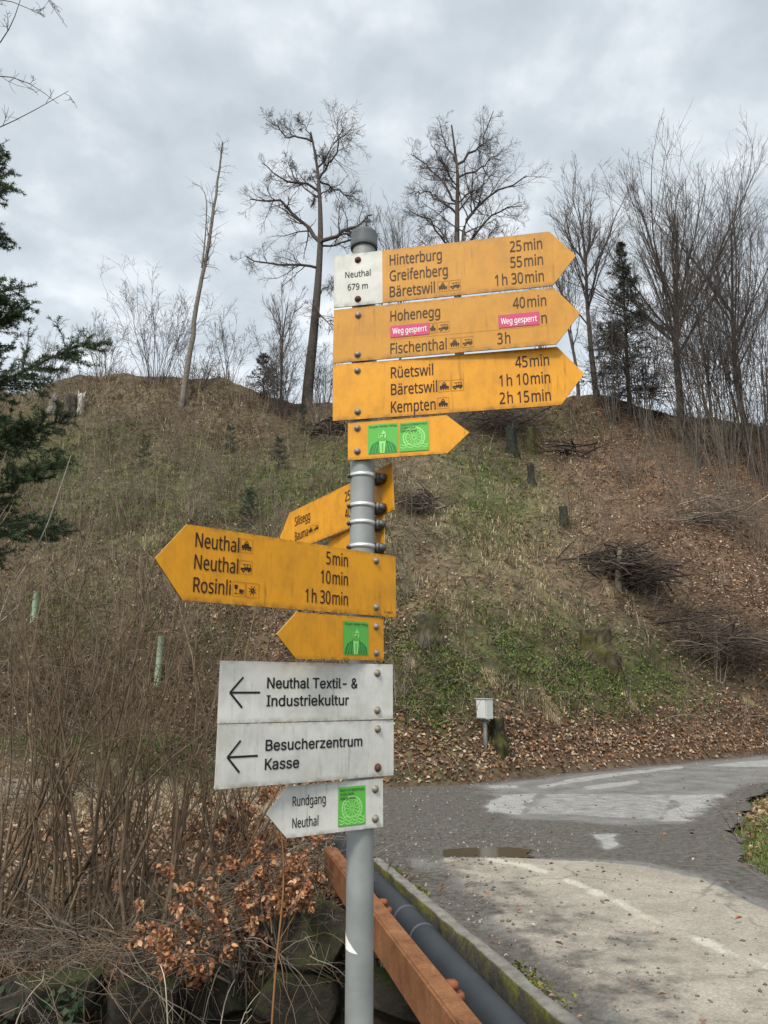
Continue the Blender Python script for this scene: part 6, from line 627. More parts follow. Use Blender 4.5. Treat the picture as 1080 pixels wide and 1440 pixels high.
def picto(parent, kind, x0, z0, x1, z1, ink):
    b = MB(); w, h = x1-x0, z1-z0; X = lambda t: x0+w*t; Z = lambda t: z0+h*t; dp = -.0009
    for r in ((0,0,1,.03),(0,.97,1,1),(0,.03,.03,.97),(.97,.03,1,.97)): rect(b, X(r[0]), Z(r[1]), X(r[2]), Z(r[3]), dp, 1)
    if kind == 'train':
        flat(b, [(X(.12),Z(.30)),(X(.88),Z(.30)),(X(.88),Z(.48)),(X(.72),Z(.50)),(X(.64),Z(.68)),(X(.36),Z(.68)),(X(.28),Z(.56)),(X(.12),Z(.52))], dp)
        stroke(b, [(X(.36),Z(.70)),(X(.5),Z(.86)),(X(.64),Z(.70))], w*.05, dp-.0001)
        for k in (.22,.42,.62,.8): disc(b, X(k), Z(.22), w*.06, dp)
        rect(b, X(.08), Z(.10), X(.92), Z(.14), dp-.0001) if False else None
    elif kind == 'bus':
        flat(b, [(X(.10),Z(.30)),(X(.92),Z(.30)),(X(.92),Z(.52)),(X(.44),Z(.52)),(X(.38),Z(.46)),(X(.10),Z(.44))], dp)
        rect(b, X(.22), Z(.70), X(.86), Z(.74), dp)
        for k in (.38,.60,.84): rect(b, X(k), Z(.52), X(k+.035), Z(.70), dp)
        disc(b, X(.30), Z(.27), w*.12, dp-.0001); disc(b, X(.74), Z(.27), w*.09, dp-.0001); disc(b, X(.30), Z(.27), w*.055, dp-.0002, 1)
    elif kind == 'food':
        flat(b, [(X(.12),Z(.78)),(X(.40),Z(.78)),(X(.38),Z(.56)),(X(.29),Z(.48)),(X(.23),Z(.48)),(X(.14),Z(.56))], dp); rect(b, X(.245), Z(.22), X(.275), Z(.48), dp); rect(b, X(.12), Z(.17), X(.40), Z(.22), dp)
        rect(b, X(.52), Z(.26), X(.78), Z(.50), dp); rect(b, X(.46), Z(.17), X(.88), Z(.21), dp); stroke(b, [(X(.78),Z(.46)),(X(.88),Z(.44)),(X(.88),Z(.34)),(X(.78),Z(.31))], w*.05, dp-.0001)
    else:
        for k in range(8):
            t = k*math.pi/4+.3; r = w*(.42 if k % 2 else .36); cx, cz = X(.5), Z(.48); q = .12
            flat(b, [(cx+w*.07*math.cos(t-q*6), cz+h*.07*math.sin(t-q*6)), (cx+r*math.cos(t), cz+r*math.sin(t)), (cx+w*.07*math.cos(t+q*6), cz+h*.07*math.sin(t+q*6))], dp)
    b.build('pictogram', [ink, PFRAME], parent)
PFRAME = mat('pictogram_frame', (.36,.14,.01), .6, .1)
def sticker_man(parent, x0, z0, x1, z1, title=True):
    b = MB(); w, h = x1-x0, z1-z0; X = lambda t: x0+w*t; Z = lambda t: z0+h*t; q = -.0009; s = -.0003
    rect(b, x0, z0, x1, z1, q, 0)
    coat = [(.04,.02),(.08,.20),(.16,.33),(.36,.43),(.50,.40),(.62,.43),(.82,.33),(.92,.22),(.96,.02)]; flat(b, [(X(a),Z(c)) for a, c in coat], q+s, 2)
    for k in (.14,.24,.34,.66,.76,.86): stroke(b, [(X(k),Z(.03)),(X(.5+(k-.5)*.72),Z(.33))], w*.022, q+2*s, 0)
    flat(b, [(X(a),Z(c)) for a, c in ((.40,.02),(.56,.02),(.60,.42),(.38,.42))], q+2*s, 1)
    flat(b, [(X(a),Z(c)) for a, c in ((.47,.05),(.51,.05),(.52,.34),(.46,.34))], q+3*s, 0)
    disc(b, X(.48), Z(.60), w*.135, q+3*s, 1, 18, h*.17)
    flat(b, [(X(a),Z(c)) for a, c in ((.36,.62),(.39,.74),(.48,.78),(.50,.74),(.43,.66),(.40,.54),(.42,.46),(.38,.50))], q+4*s, 0)
    flat(b, [(X(a),Z(c)) for a, c in ((.40,.53),(.48,.55),(.57,.53),(.55,.44),(.48,.42),(.42,.44))], q+4*s, 0)
    rect(b, X(.51), Z(.625), X(.58), Z(.645), q+5*s, 2); rect(b, X(.42), Z(.625), X(.47), Z(.645), q+5*s, 2); rect(b, X(.44), Z(.545), X(.55), Z(.56), q+5*s, 2); stroke(b, [(X(.50),Z(.63)),(X(.53),Z(.575))], w*.015, q+5*s, 2)
    put_text(b, 'Guyer-Zeller-Weg', X(.05), X(.95), Z(.885), h*.065, 3, 'n', q+4*s)
    b.build('sticker', [GREENM, GREENL, GREEND, INKB], parent)
def sticker_wheel(parent, x0, z0, x1, z1):
    b = MB(); w, h = x1-x0, z1-z0; X = lambda t: x0+w*t; Z = lambda t: z0+h*t; q = -.0009; s = -.0003
    rect(b, x0, z0, x1, z1, q, 0); cx, cz, r = X(.50), Z(.47), w*.36
    if h/w > 1.1: cz = Z(.44)
    for rr, ww in ((r, .05), (r*.76, .035)):
        pts = [(cx+rr*math.cos(t), cz+rr*math.sin(t)) for t in np.linspace(0, 2*math.pi, 33)]; stroke(b, pts, w*ww, q+s, 1)
    for k in range(12): t = k*math.pi/6; stroke(b, [(cx+r*.12*math.cos(t),cz+r*.12*math.sin(t)),(cx+r*.76*math.cos(t),cz+r*.76*math.sin(t))], w*.022, q+s*1.5, 1)
    for k in range(20): t = k*math.pi/10+.1; stroke(b, [(cx+r*.78*math.cos(t),cz+r*.78*math.sin(t)),(cx+r*math.cos(t+.18),cz+r*math.sin(t+.18))], w*.022, q+s*2, 1)
    rect(b, x0+w*.015, z0+h*.015, x1-w*.015, Z(.19), q+s*3, 0)
    for k in range(3 if h/w > 1.1 else 2):
        zc = .22-.075*k; stroke(b, [(X(t), Z(zc+.022*math.sin(t*26+k))) for t in np.linspace(.03, .97, 40)], h*.03, q+s*4, 1)
    for i, (t, e) in enumerate((('INDUSTRIEPFAD', .95), ('ZÜRCHER', .56), ('OBERLAND', .62))): put_text(b, t, X(.05), X(e), Z(.885-.105*i), h*.062, 2, 'n', q+s*5)
    b.build('sticker', [GREENM, GREENL, INKB], parent)
def cover_strip(parent, x0, z0, x1, z1, tilt=.0):
    b = MB(); rect(b, x0, z0, x1, z1, -.0013, 0); put_text(b, 'Weg gesperrt', x0+.006, x1-.006, z0+.009, .0155, 1, 'n', -.0016); b.build('sticker', [MAG, WTX], parent)
mats_y = [YEL, RIM, RIMD]
# three big arrows to the right
s1 = board(-.1908, .0072, 2.6305, .038, arrow(.071, .5511, .1481, .0596, 1), [YELHAZE, RIM, WHI, RIMD], 'yellow arrow board with a white field at its pole end, reading Hinterburg, Greifenberg, Bäretswil', .057)
lettering(s1, [('Neuthal',-.0405,.026,.0065,.0172),('679 m',-.034,.0188,-.0295,.0172)], INKB)
lettering(s1, [('Hinterburg',.0767,.2107,.029,.0294),('Greifenberg',.0765,.2246,-.0160,.0294),('Bäretswil',.0760,.1913,-.0607,.0294),('25|min',.3818,.4605,.029,.0294),('55|min',.3813,.4602,-.0147,.0294),('1|h 30|min',.3417,.4599,-.0595,.0294)], PALEINK)
picto(s1, 'train', .1976, -.060, .2255, -.0315, PALEINK); picto(s1, 'bus', .2277, -.060, .2562, -.0315, PALEINK)
for z in (.0548,-.0565): bolt(s1, -.0072, z, m=BOLTR)
s2 = board(-.2141, -.0052, 2.4766, .038, arrow(.0697, .5527, .1473, .0585, 1), [YELHAZE, RIM, RIMD], 'yellow arrow board with two magenta strips stuck over its middle line, reading Hohenegg and Fischenthal')
lettering(s2, [('Hohenegg',.0790,.2049,.0267,.0278),('Fischenthal',.0793,.2202,-.0618,.0278),('40|min',.384,.4632,.0288,.0285),('n',.4504,.4628,-.0172,.0285),('3|h',.344,.3749,-.0611,.0285)], PALEINK)
cover_strip(s2, .079, -.0185, .1775, .0128); cover_strip(s2, .348, -.0195, .4459, .0142)
b = MB(); rect(b, .079, -.0235, .4635, -.0229, -.0009); b.build('film_edge', mat('film_edge', (.40,.17,.02), .6), s2)
picto(s2, 'train', .1778, -.0165, .1955, .0112, PALEINK); picto(s2, 'bus', .1975, -.0165, .2277, .0112, PALEINK); picto(s2, 'train', .2258, -.0618, .2545, -.034, PALEINK); picto(s2, 'bus', .2572, -.0618, .2858, -.034, PALEINK)
for z in (.052,-.0557): bolt(s2, -.005, z)
s3 = board(-.1654, .013, 2.3234, .038, arrow(.0697, .5535, .1491, .0584, 1), mats_y, 'yellow arrow board pointing right with rust streaks at its pole end, reading Rüetswil, Bäretswil, Kempten')
lettering(s3, [('Rüetswil',.0783,.1831,.0267,.0285),('Bäretswil',.0777,.1916,-.0178,.0285),('Kempten',.077,.1864,-.0635,.0285),('45|min',.3825,.4625,.0285,.0285),('1|h 10|min',.3425,.462,-.0165,.0285),('2|h 15|min',.3411,.4611,-.0613,.0285)], INK)
picto(s3, 'train', .1945, -.0195, .224, .0098, INK); picto(s3, 'bus', .2265, -.0195, .256, .0098, INK); picto(s3, 'train', .1904, -.0625, .2197, -.034, INK)
for z in (.0541,-.055): bolt(s3, -.0065, z)
s4 = board(-.2167, .008, 2.1926, .038, arrow(.0283, .245, .096, .0535, 1), mats_y, 'small yellow arrow board pointing right with two green stickers')
sticker_man(s4, .0222, -.0369, .0975, .0390); sticker_wheel(s4, .1005, -.0373, .1728, .0374)
for z in (.0331,-.0262): bolt(s4, -.0041, z)
# two arrows at the back, pointing away to the left
b1 = board(-.9269, .0701, 2.0823, -.055, arrow(.0509, .50, .122, .06, -1), mats_y, 'yellow arrow board behind the pole, reading Silisegg and Bauma')
lettering(b1, [('Silisegg',-.418,-.3335,.0115,.026),('Bauma',-.4185,-.347,-.033,.026),('25|min',-.156,-.088,.016,.026),('40|min',-.158,-.09,-.031,.026)], INK)
picto(b1, 'train', -.345, -.033, -.318, -.007, INK); picto(b1, 'bus', -.316, -.033, -.289, -.007, INK)
b2 = board(-1.02, .042, 1.969, -.050, arrow(.020, .2723, .0978, .0535, -1), mats_y, 'small blank yellow arrow board behind the pole')
# left-hand arrows and boards
l1 = board(.7556, .005, 1.8421, .038, arrow(.0763, .5676, .1486, .0617, -1), mats_y, 'large yellow arrow board pointing left, reading Neuthal twice and Rosinli')
lettering(l1, [('Neuthal',-.4705,-.371,.0322,.0285),('Neuthal',-.4706,-.3713,-.0114,.0285),('Rosinli',-.4703,-.3868,-.0562,.0285),('5|min',-.1413,-.0776,.0327,.0288),('10|min',-.1561,-.0772,-.0110,.0288),('1|h 30|min',-.1983,-.0768,-.0563,.0288)], INK)
picto(l1, 'train', -.3682, .0335, -.3372, .062, INK); picto(l1, 'bus', -.368, -.0112, -.337, .0175, INK); picto(l1, 'food', -.382, -.0575, -.3522, -.0277, INK); picto(l1, 'view', -.3503, -.0575, -.3184, -.0277, INK)
b = MB(); put_text(b, '11-406-1', .036, .065, -.0655, .0045); b.build('lettering', INK, l1)
for z in (.0564,-.054): bolt(l1, .011, z)
l2 = board(.8352, .0137, 1.7137, .038, arrow(.0356, .2723, .0978, .0535, -1), mats_y, 'small yellow arrow board pointing left with one green portrait sticker')
sticker_man(l2, -.0992, -.0373, -.0171, .0378)
for z in (.0292,-.0314): bolt(l2, .0095, z)
def plain(a, W, Hh): h = Hh/2; return [(-(W-a),-h),(a,-h),(a,h),(-(W-a),h)]
def left_arrow(o, tip, xr, up, yc):
    b = MB(); stroke(b, [(tip, yc),(xr, yc)], .0042, -.0009); stroke(b, [(up, yc+.0308),(tip+.0006, yc),(up, yc-.0300)], .0042, -.0011); b.build('arrow_mark', INKB, o)
mats_w = [WHI, RIMW, RIMD]
w1 = board(.6133, 0, 1.595, .038, plain(.0632, .4309, .1236), mats_w, 'weathered white board with a left arrow, reading Neuthal Textil- & Industriekultur')
lettering(w1, [('Neuthal Textil- &',-.2611,-.0355,.0072,.0218),('Industriekultur',-.2611,-.0589,-.0292,.0218)], INKB, font='i'); left_arrow(w1, -.3451, -.2772, -.3164, -.0015)
for z in (.0412,-.0417): bolt(w1, .019, z)
w2 = board(.6728, -.0044, 1.4702, .038, plain(.0657, .4452, .1211), mats_w, 'weathered white board with a left arrow and one rusty bolt, reading Besucherzentrum Kasse')
lettering(w2, [('Besucherzentrum',-.2708,-.0256,.0068,.0212),('Kasse',-.271,-.1901,-.030,.0212)], INKB, font='i'); left_arrow(w2, -.3568, -.2886, -.3286, -.002)
bolt(w2, .0184, .0418); bolt(w2, .0195, -.0417, .0092, BOLTR)
w3 = board(.5624, .0077, 1.3533, .038, arrow(.0361, .2347, .1016, .0465, -1), mats_w, 'small white arrow board pointing left with a green wheel sticker, reading Rundgang Neuthal')
lettering(w3, [('Rundgang',-.1867,-.1094,.0105,.019),('Neuthal',-.1866,-.1264,-.0322,.019)], INKB); sticker_wheel(w3, -.0784, -.0404, -.0102, .0403)
for z in (.0303,-.0318): bolt(w3, .0153, z)
def pole():
    b = MB(); b.smooth = True; b.lathe([(.0302, 0), (.0302, 2.752-BASE)], 40); b.build('pole', GALV, POST)
    b = MB(); z = 2.737-BASE; b.lathe([(.0312,z),(.0352,z),(.0362,z+.004),(.0362,z+.014),(.0354,z+.016),(.0354,z+.040),(.034,z+.047),(.030,z+.051),(.012,z+.0535),(0,z+.054)], 40); b.smooth = True; b.build('cap', CAPM, POST)
    # clamps that hold the two rear arrows
    e = np.array([math.cos(-.95), math.sin(-.95), 0]); nb = -np.array([math.sin(-.95), -math.cos(-.95), 0])      # towards the rear boards
    for py in (665.5, 708, 732.5, 766):
        z = float(at(508, py, 1.80)[2]) - BASE; b = MB(); b.smooth = True
        b.lathe([(.0303,z-.0050),(.0322,z-.0048),(.0322,z+.0048),(.0303,z+.0050)], 40); o = b.build('clamp', [BAND, CLAMPD], POST)
        b = MB()
        c = np.array([0,0,z]) + nb*.042
        V = [c+e*a*.021+nb*q*.0125+np.array([0,0,k*.011]) for k in (-1,1) for a, q in ((-1,-1),(1,-1),(1,1),(-1,1))]; b.add(V, np.array([[0,3,2,1],[4,5,6,7],[0,1,5,4],[1,2,6,5],[2,3,7,6],[3,0,4,7]]))
        V = [c+e*.026+e*a*.004+nb*q*.009+np.array([0,0,k*.007]) for k in (-1,1) for a, q in ((-1,-1),(1,-1),(1,1),(-1,1))]; b.add(V, np.array([[0,3,2,1],[4,5,6,7],[0,1,5,4],[1,2,6,5],[2,3,7,6],[3,0,4,7]]))
        b.build('clamp_block', CLAMPD, o)
        b = MB(); t = math.radians(187); b.lathe([(0,0),(.0055,0),(.0055,.006),(.003,.0065),(.003,.014),(0,.0142)], 8, (math.cos(t)*.033, math.sin(t)*.033-.004, z-.002), 'y'); b.build('bolt', CLAMPD, o)
    # torn scrap of white sticker
    zt = float(at(500, 1328, 1.80)[2]) - BASE; b = MB(); pts = [(-3.0,.017),(-2.5,.004),(-2.2,-.003),(-1.95,-.010),(-1.68,-.0165),(-2.1,-.0155),(-3.0,-.012)]
    ts = np.linspace(-3.0, -1.68, 18); up_ = np.interp(ts, [-3.0,-2.5,-2.2,-1.95,-1.68], [.017,.005,-.002,-.009,-.0165])*1.15; lo_ = np.interp(ts, [-3.0,-2.1,-1.68], [-.012,-.0155,-.0168])*1.15
    V = [(.0306*math.cos(t), .0306*math.sin(t), zt+z) for zz in (up_, lo_) for t, z in zip(ts, zz)]; i = np.arange(17); b.add(V, np.stack([i, i+18, i+19, i+1], -1)); b.build('sticker', WTX, POST)
pole()
# small survey cabinet by the road
def cabinet():
    p = hit(683, 1054); yaw = R(-44); o = empty('utility_cabinet', p, 'small pale grey utility cabinet on a thin post at the foot of the slope', 'utility cabinet'); o.rotation_euler = (0, 0, yaw)
    Y = p[1]; zt, zb = at(687, 983, Y)[2]-p[2], at(687, 1011, Y)[2]-p[2]; k = 25/1080*Y; w = k*.70; d = k*.62
    G = mat('grey_cabinet_paint', (.50,.51,.48), .5, .08, 6); 
    def bev(lo, hi, name, m, par, r=.008):
        bm = bmesh.new(); b = MB(); b.box(lo, hi); vs = [bm.verts.new(v) for v in b.v[0]]; [bm.faces.new([vs[i] for i in f]) for f in b.f[0]]
        bmesh.ops.bevel(bm, geom=bm.edges[:], offset=r, segments=2, affect='EDGES'); me = bpy.data.meshes.new(name); bm.to_mesh(me); bm.free(); me.materials.append(m); q = bpy.data.objects.new(name, me); COL.objects.link(q); q.parent = par; return q
    bev((-w/2,-d/2,zb), (w/2,d/2,zt), 'body', G, o); dr = bev((-w/2+.015,-d/2-.016,zb+.02), (w/2-.015,-d/2-.001,zt-.02), 'door', G, o, .004)
    bev((-w/2-.012,-d/2-.03,zt), (w/2+.012,d/2+.012,zt+.012), 'lid', G, o, .004)
    b = MB(); b.lathe([(0,.02),(.011,.018),(.011,0)], 10, (-w/2+.04, -d/2-.016, (zt+zb)/2), 'y'); b.build('lock', CLAMPD, dr)
    b = MB(); b.box((-.028,-.028,-.3), (.028,.028,zb)); b.build('post', mat('cabinet_post', (.16,.16,.15), .6, .3), o)
cabinet()
# ------------------------------------------------------------------ plants: branch growing and scattering
def tubes(b, P, Rr, sides=3, col=None, cvar=0.):              # P (N,n,3), Rr (N,n)
    Nn, n, _ = P.shape
    if Nn == 0: return
    T = np.gradient(P, axis=1); T /= np.linalg.norm(T, axis=2, keepdims=True)+1e-9
    ref = np.where(np.abs(T[..., 2:3]) > .9, np.array([1., 0, 0]), np.array([0, 0, 1.]))
    A = np.cross(T, ref); A /= np.linalg.norm(A, axis=2, keepdims=True)+1e-9; B = np.cross(T, A)
    ph = np.linspace(0, 2*np.pi, sides, endpoint=False)
    V = P[:, :, None] + Rr[:, :, None, None]*(np.cos(ph)[:, None]*A[:, :, None] + np.sin(ph)[:, None]*B[:, :, None])
    i = np.arange(n-1)[:, None]*sides; k = np.arange(sides)[None]; k2 = (k+1) % sides
    F = np.stack([i+k, i+k2, i+sides+k2, i+sides+k], -1).reshape(-1, 4)
    F = (F[None] + (np.arange(Nn)*n*sides)[:, None, None]).reshape(-1, 4)
    C = None
    if col is not None:
        c = np.asarray(col, float); c = np.tile(c, (Nn, 1)) if c.ndim == 1 else c
        c = c*(1 + cvar*(rng.random((Nn, 1))*2-1)); C = np.repeat(c, n*sides, 0)
    b.add(V.reshape(-1, 3), F, C)
def unit(v): return v/(np.linalg.norm(v, axis=-1, keepdims=True)+1e-9)
def curve(S, D, Ln, r0, r1, npts=5, wig=.12, up=0., sag=0.):   # polylines from starts S in directions D
    Nn = len(S); P = np.zeros((Nn, npts, 3)); P[:, 0] = S; d = unit(D).copy(); st = (np.asarray(Ln)/(npts-1))[:, None]
    for k in range(1, npts):
        d = d + rng.normal(size=(Nn, 3))*wig; d[:, 2] += up - sag*k; d = unit(d); P[:, k] = P[:, k-1] + d*st
    Rr = np.asarray(r0)[:, None] + (np.asarray(r1)-np.asarray(r0))[:, None]*np.linspace(0, 1, npts)[None]
    return P, Rr
def sprout(P, Rr, k, t0=.25, t1=1., ang=(35, 60), ln=(.35, .6), rf=.6, rmin=.004, npts=5, wig=.14, up=.06, sag=0., taper=.35, Ls=None, endbias=0., flat=1.):
    Nn, n, _ = P.shape; L0 = np.linalg.norm(np.diff(P, axis=1), axis=2).sum(1) if Ls is None else Ls
    idx = np.repeat(np.arange(Nn), k); M_ = len(idx); t = t0 + (t1-t0)*(rng.random(M_)**(1-endbias)); x = t*(n-1)*.999; i = np.minimum(x.astype(int), n-2); f = x-i
    S = P[idx, i]*(1-f)[:, None] + P[idx, i+1]*f[:, None]; T = unit(P[idx, i+1]-P[idx, i]); rr = Rr[idx, i]*(1-f) + Rr[idx, i+1]*f
    rnd = unit(unit(np.cross(T, rng.normal(size=(M_, 3))))*np.array([1,1,flat])); a = np.radians(rng.uniform(ang[0], ang[1], M_))
    D = T*np.cos(a)[:, None] + rnd*np.sin(a)[:, None]
    Ln = L0[idx]*rng.uniform(ln[0], ln[1], M_)*(1.15-.6*t); r0 = np.maximum(rr*rf, rmin)
    return curve(S, D, Ln, r0, np.maximum(r0*taper, rmin*.7), npts, wig, up, sag)
def polyline(pts, r, n=14):
    pts = np.array(pts, float); s = np.r_[0, np.cumsum(np.linalg.norm(np.diff(pts, axis=0), axis=1))]; u = np.linspace(0, s[-1], n)
    P = np.stack([np.interp(u, s, pts[:, i]) for i in range(3)], -1)
    for _ in range(1): P[1:-1] = .25*P[:-2]+.5*P[1:-1]+.25*P[2:]
    return P[None], np.interp(u, np.linspace(0, s[-1], len(r)), r)[None]
WOOD = colmat('bark', .9, .35, 9.); TWIG = colmat('twig_bark', .9, .2, 3.); LEAFM = colmat('dead_leaf', .75, .2, 5., trans=.2); GRASSM = colmat('blade', .7, .2, 2., trans=.25); NEEDLE = colmat('needle', .6, .3, 2., spec=.3)
DKBARK = np.array([.075,.062,.054]); GYBARK = np.array([.13,.115,.10]); BRBARK = np.array([.105,.078,.055])
def tree_obj(name, base, label, cat, group, trunk, crown, tname='trunk', cname='crown'):
    o = empty(name, base, label, cat, group); off = np.array(base)
    for b, nm, m in ((trunk, tname, WOOD), (crown, cname, TWIG)):
        if b is None or not b.v: continue
        b.v = [v-off for v in b.v]; b.smooth = True; b.build(nm, m, o)
    return o
def px_line(pts, Y, depth=0., r=None):               # photo pixels -> points near forward distance Y, wandering in depth
    y = Y; out = []; drift = 0
    for i, (a, c) in enumerate(pts):
        if i: drift += rng.normal()*depth
        out.append(at(a, c, Y+drift))
    return out
def base_tree(px, py, Y): p = at(px, py, Y); return np.array([p[0], p[1], float(H(p[0], p[1]))])
def sampled_tree(name, label, cat, group, Y, trunk_px, rtrunk, limbs, k2=7, k3=6, k4=4, twig=.011, col=DKBARK, wig=.15, up=.02, ln2=(.25,.45), extra=0, kx=10):
    b0 = at(*trunk_px[0], Y); g = np.array([b0[0], b0[1], float(H(b0[0], b0[1]))]); tb, cb = MB(), MB()
    pts = [g+[0,0,-.4]] + px_line(trunk_px, Y, .25); P, Rr = polyline(pts, [rtrunk*1.25]+list(np.linspace(rtrunk, rtrunk*.18, 5)), 22); tubes(tb, P, Rr, 9, col, .1)
    LP, LR = [], []
    for pl, r in limbs:
        tx, ty = proj(P[0]); k = int(np.argmin((tx-pl[0][0])**2+(ty-pl[0][1])**2)); pts_ = px_line(pl, float(P[0, k, 1]), .8); pts_[0] = P[0, k]       # every limb grows out of the trunk
        p, q = polyline(pts_, [r*.75, r*.5, r*.2], 10); p[:, 1:-1] += rng.normal(size=(1, 8, 3))*.09; tubes(tb, p, q, 6, col, .1); LP.append(p); LR.append(q)
    LP, LR = np.concatenate(LP), np.concatenate(LR)
    if extra:
        p, q = sprout(P, Rr, extra, .45, .98, (40, 75), (.12, .25), .4, .03, 10, .2, .05); tubes(tb, p, q, 5, col, .1); LP = np.concatenate([LP, p]); LR = np.concatenate([LR, q])
    a2, r2 = sprout(LP, LR, k2, .15, 1., (30, 65), ln2, .45, twig*1.4, 7, wig, up); tubes(cb, a2, r2, 4, col, .15)
    a3, r3 = sprout(a2, r2, k3, .15, 1., (30, 65), (.35, .65), .55, twig*1.1, 6, wig, up); tubes(cb, a3, r3, 3, col, .15)
    a4, r4 = sprout(a3, r3, k4, .15, 1., (25, 60), (.4, .7), .6, twig*.8, 4, wig, up); tubes(cb, a4, r4, 3, col*1.3, .15)
    a5, r5 = sprout(LP, LR, kx, .2, 1., (30, 80), (.1, .25), .3, twig, 5, wig, up); tubes(cb, a5, r5, 3, col, .15)
    return tree_obj(name, g, label, cat, group, tb, cb)
def crest_trees():
    sampled_tree('bare_tree', 'tall crooked bare tree on the crest, left of the signpost, with one long drooping limb', 'tree', 'bare trees on the crest', 45.,
        [(432,550),(440,480),(447,400),(451,335),(450,280),(446,230),(438,190),(437,186)], .30,
        [([(449,332),(425,313),(409,301),(399,283),(386,276),(374,287),(352,280)], .20), ([(447,345),(471,331),(485,322),(504,317),(524,302)], .19), ([(441,384),(425,369),(393,372),(360,368),(346,360)], .12),
         ([(441,430),(462,452),(470,464)], .08), ([(450,264),(434,255),(416,260),(388,250),(368,229)], .12), ([(440,209),(420,190),(400,190),(388,176),(374,168)], .09), ([(452,246),(467,227),(476,204),(494,182)], .12),
         ([(451,256),(476,269),(506,281)], .10), ([(446,230),(470,205),(482,190),(478,172),(486,158)], .10), ([(437,195),(430,180),(420,172)], .06), ([(446,410),(466,400),(484,404)], .06)], k2=13, k3=8, k4=6, extra=6, twig=.0070)
    sampled_tree('bare_tree', 'broad bare tree on the crest behind the topmost sign board, with wide spreading limbs', 'tree', 'bare trees on the crest', 46.5,
        [(648,560),(645,450),(642,370),(643,306),(643,273),(645,241),(640,218),(638,195),(635,176)], .30,
        [([(647,372),(652,320),(670,292),(698,269),(722,253),(740,247)], .20), ([(643,240),(656,218),(670,213),(684,185),(694,156)], .13), ([(641,290),(624,260),(610,241),(596,227),(578,217)], .13), ([(642,310),(619,283),(601,269),(584,274)], .11),
         ([(643,380),(624,338),(605,310),(576,296)], .13), ([(649,365),(666,334),(684,301),(717,292),(734,290)], .13), ([(641,224),(624,199),(614,165)], .09), ([(670,292),(678,262),(700,240)], .08), ([(642,260),(618,225),(604,196)], .08), ([(645,250),(672,240),(700,214),(708,210)], .10), ([(646,400),(690,360),(736,330)], .10), ([(641,400),(606,352),(582,330)], .08)], k2=13, k3=8, k4=6, extra=6, twig=.0070)
    # leaning snag
    Y = float(hit(254, 573)[1]); b0 = at(254, 573, Y); g = np.array([b0[0], b0[1], float(H(b0[0], b0[1]))]); tb, cb = MB(), MB(); col = np.array([.15,.13,.105])
    P, Rr = polyline([g+[0,0,-.3]]+px_line([(254,573),(267,498),(284,380),(289,368),(296,329),(307,249),(313,200)], Y), [.20,.165,.14,.115,.085,.05], 20); P[:, 1:-1, :] += rng.normal(size=(1,18,3))*.035; tubes(tb, P, Rr, 8, col, .1)
    p, q = polyline(px_line([(284,376),(289,329),(291,289),(288,262),(270,257)], Y, .2), [.07,.05,.03,.02], 12); tubes(tb, p, q, 5, col)
    a, r = sprout(P, Rr, 46, .45, 1., (25, 80), (.03, .10), .25, .010, 6, .28, -.02); tubes(cb, a, r, 3, col*.7, .2); a2, r2 = sprout(a, r, 4, .2, 1., (30, 70), (.4, .8), .6, .007, 4, .25); tubes(cb, a2, r2, 3, col*.7, .2)
    a, r = sprout(p, q, 12, .3, 1., (25, 80), (.1, .3), .4, .009, 5, .28); tubes(cb, a, r, 3, col*.7, .2)
    tree_obj('dead_tree', g, 'leaning broken-topped dead tree trunk standing on the upper slope at left', 'tree', None, tb, cb)
def broom_tree(px, pyb, Y, top, spread, nst, label, group, name='bare_tree', col=DKBARK, rt=.2, fork=.35, lean=0., k=(9, 6, 4), twig=.010, cat='tree'):
    g0 = at(px, pyb, Y); g = np.array([g0[0], g0[1], float(H(g0[0], g0[1]))]); hgt = .77*float(at(px, top, Y)[2]-g[2]); tb, cb = MB(), MB()
    P, Rr = curve(g[None]+[0,0,-.3], np.array([[lean, 0, 1.]]), np.array([hgt*.97]), [rt], [rt*.12], 16, .035, .04); tubes(tb, P, Rr, 8, col, .1)
    a = np.linspace(0, 2*np.pi, nst, endpoint=False)+rng.random(nst); t = fork+.3*rng.random(nst); S = np.stack([np.interp(t*15, range(16), P[0, :, i]) for i in range(3)], -1)
    D = np.stack([np.cos(a)*spread, np.sin(a)*spread, 1.+0*a], -1)*1.; D[:, 2] *= .7+.5*rng.random(nst)
    p1, q1 = curve(S, D, hgt*(1-t)*rng.uniform(.75, 1.08, nst), np.full(nst, rt*.34), np.full(nst, rt*.07), 12, .07, .06); tubes(tb, p1, q1, 5, col, .1)
    A = np.concatenate([p1, curve(S[:0], D[:0], [], [], [], 12)[0]]); 
    P12 = np.stack([np.stack([np.interp(np.linspace(3, 15, 12), range(16), P[0, :, i]) for i in range(3)], -1)]); R12 = np.interp(np.linspace(3, 15, 12), range(16), Rr[0])[None]
    A = np.concatenate([p1, P12]); B = np.concatenate([q1, R12])
    a2, r2 = sprout(A, B, k[0], .15, 1., (12, 32), (.35, .65), .45, twig*1.3, 8, .07, .06); tubes(cb, a2, r2, 4, col, .15)
    a3, r3 = sprout(a2, r2, k[1], .12, 1., (14, 38), (.3, .6), .55, twig*.85, 6, .09, .05); tubes(cb, a3, r3, 3, col*1.35, .15)
    a4, r4 = sprout(a3, r3, k[2], .15, 1., (18, 45), (.3, .6), .6, twig*.6, 4, .12, .04); tubes(cb, a4, r4, 3, col*1.7, .15)
    return tree_obj(name, g, label, cat, group, tb, cb)
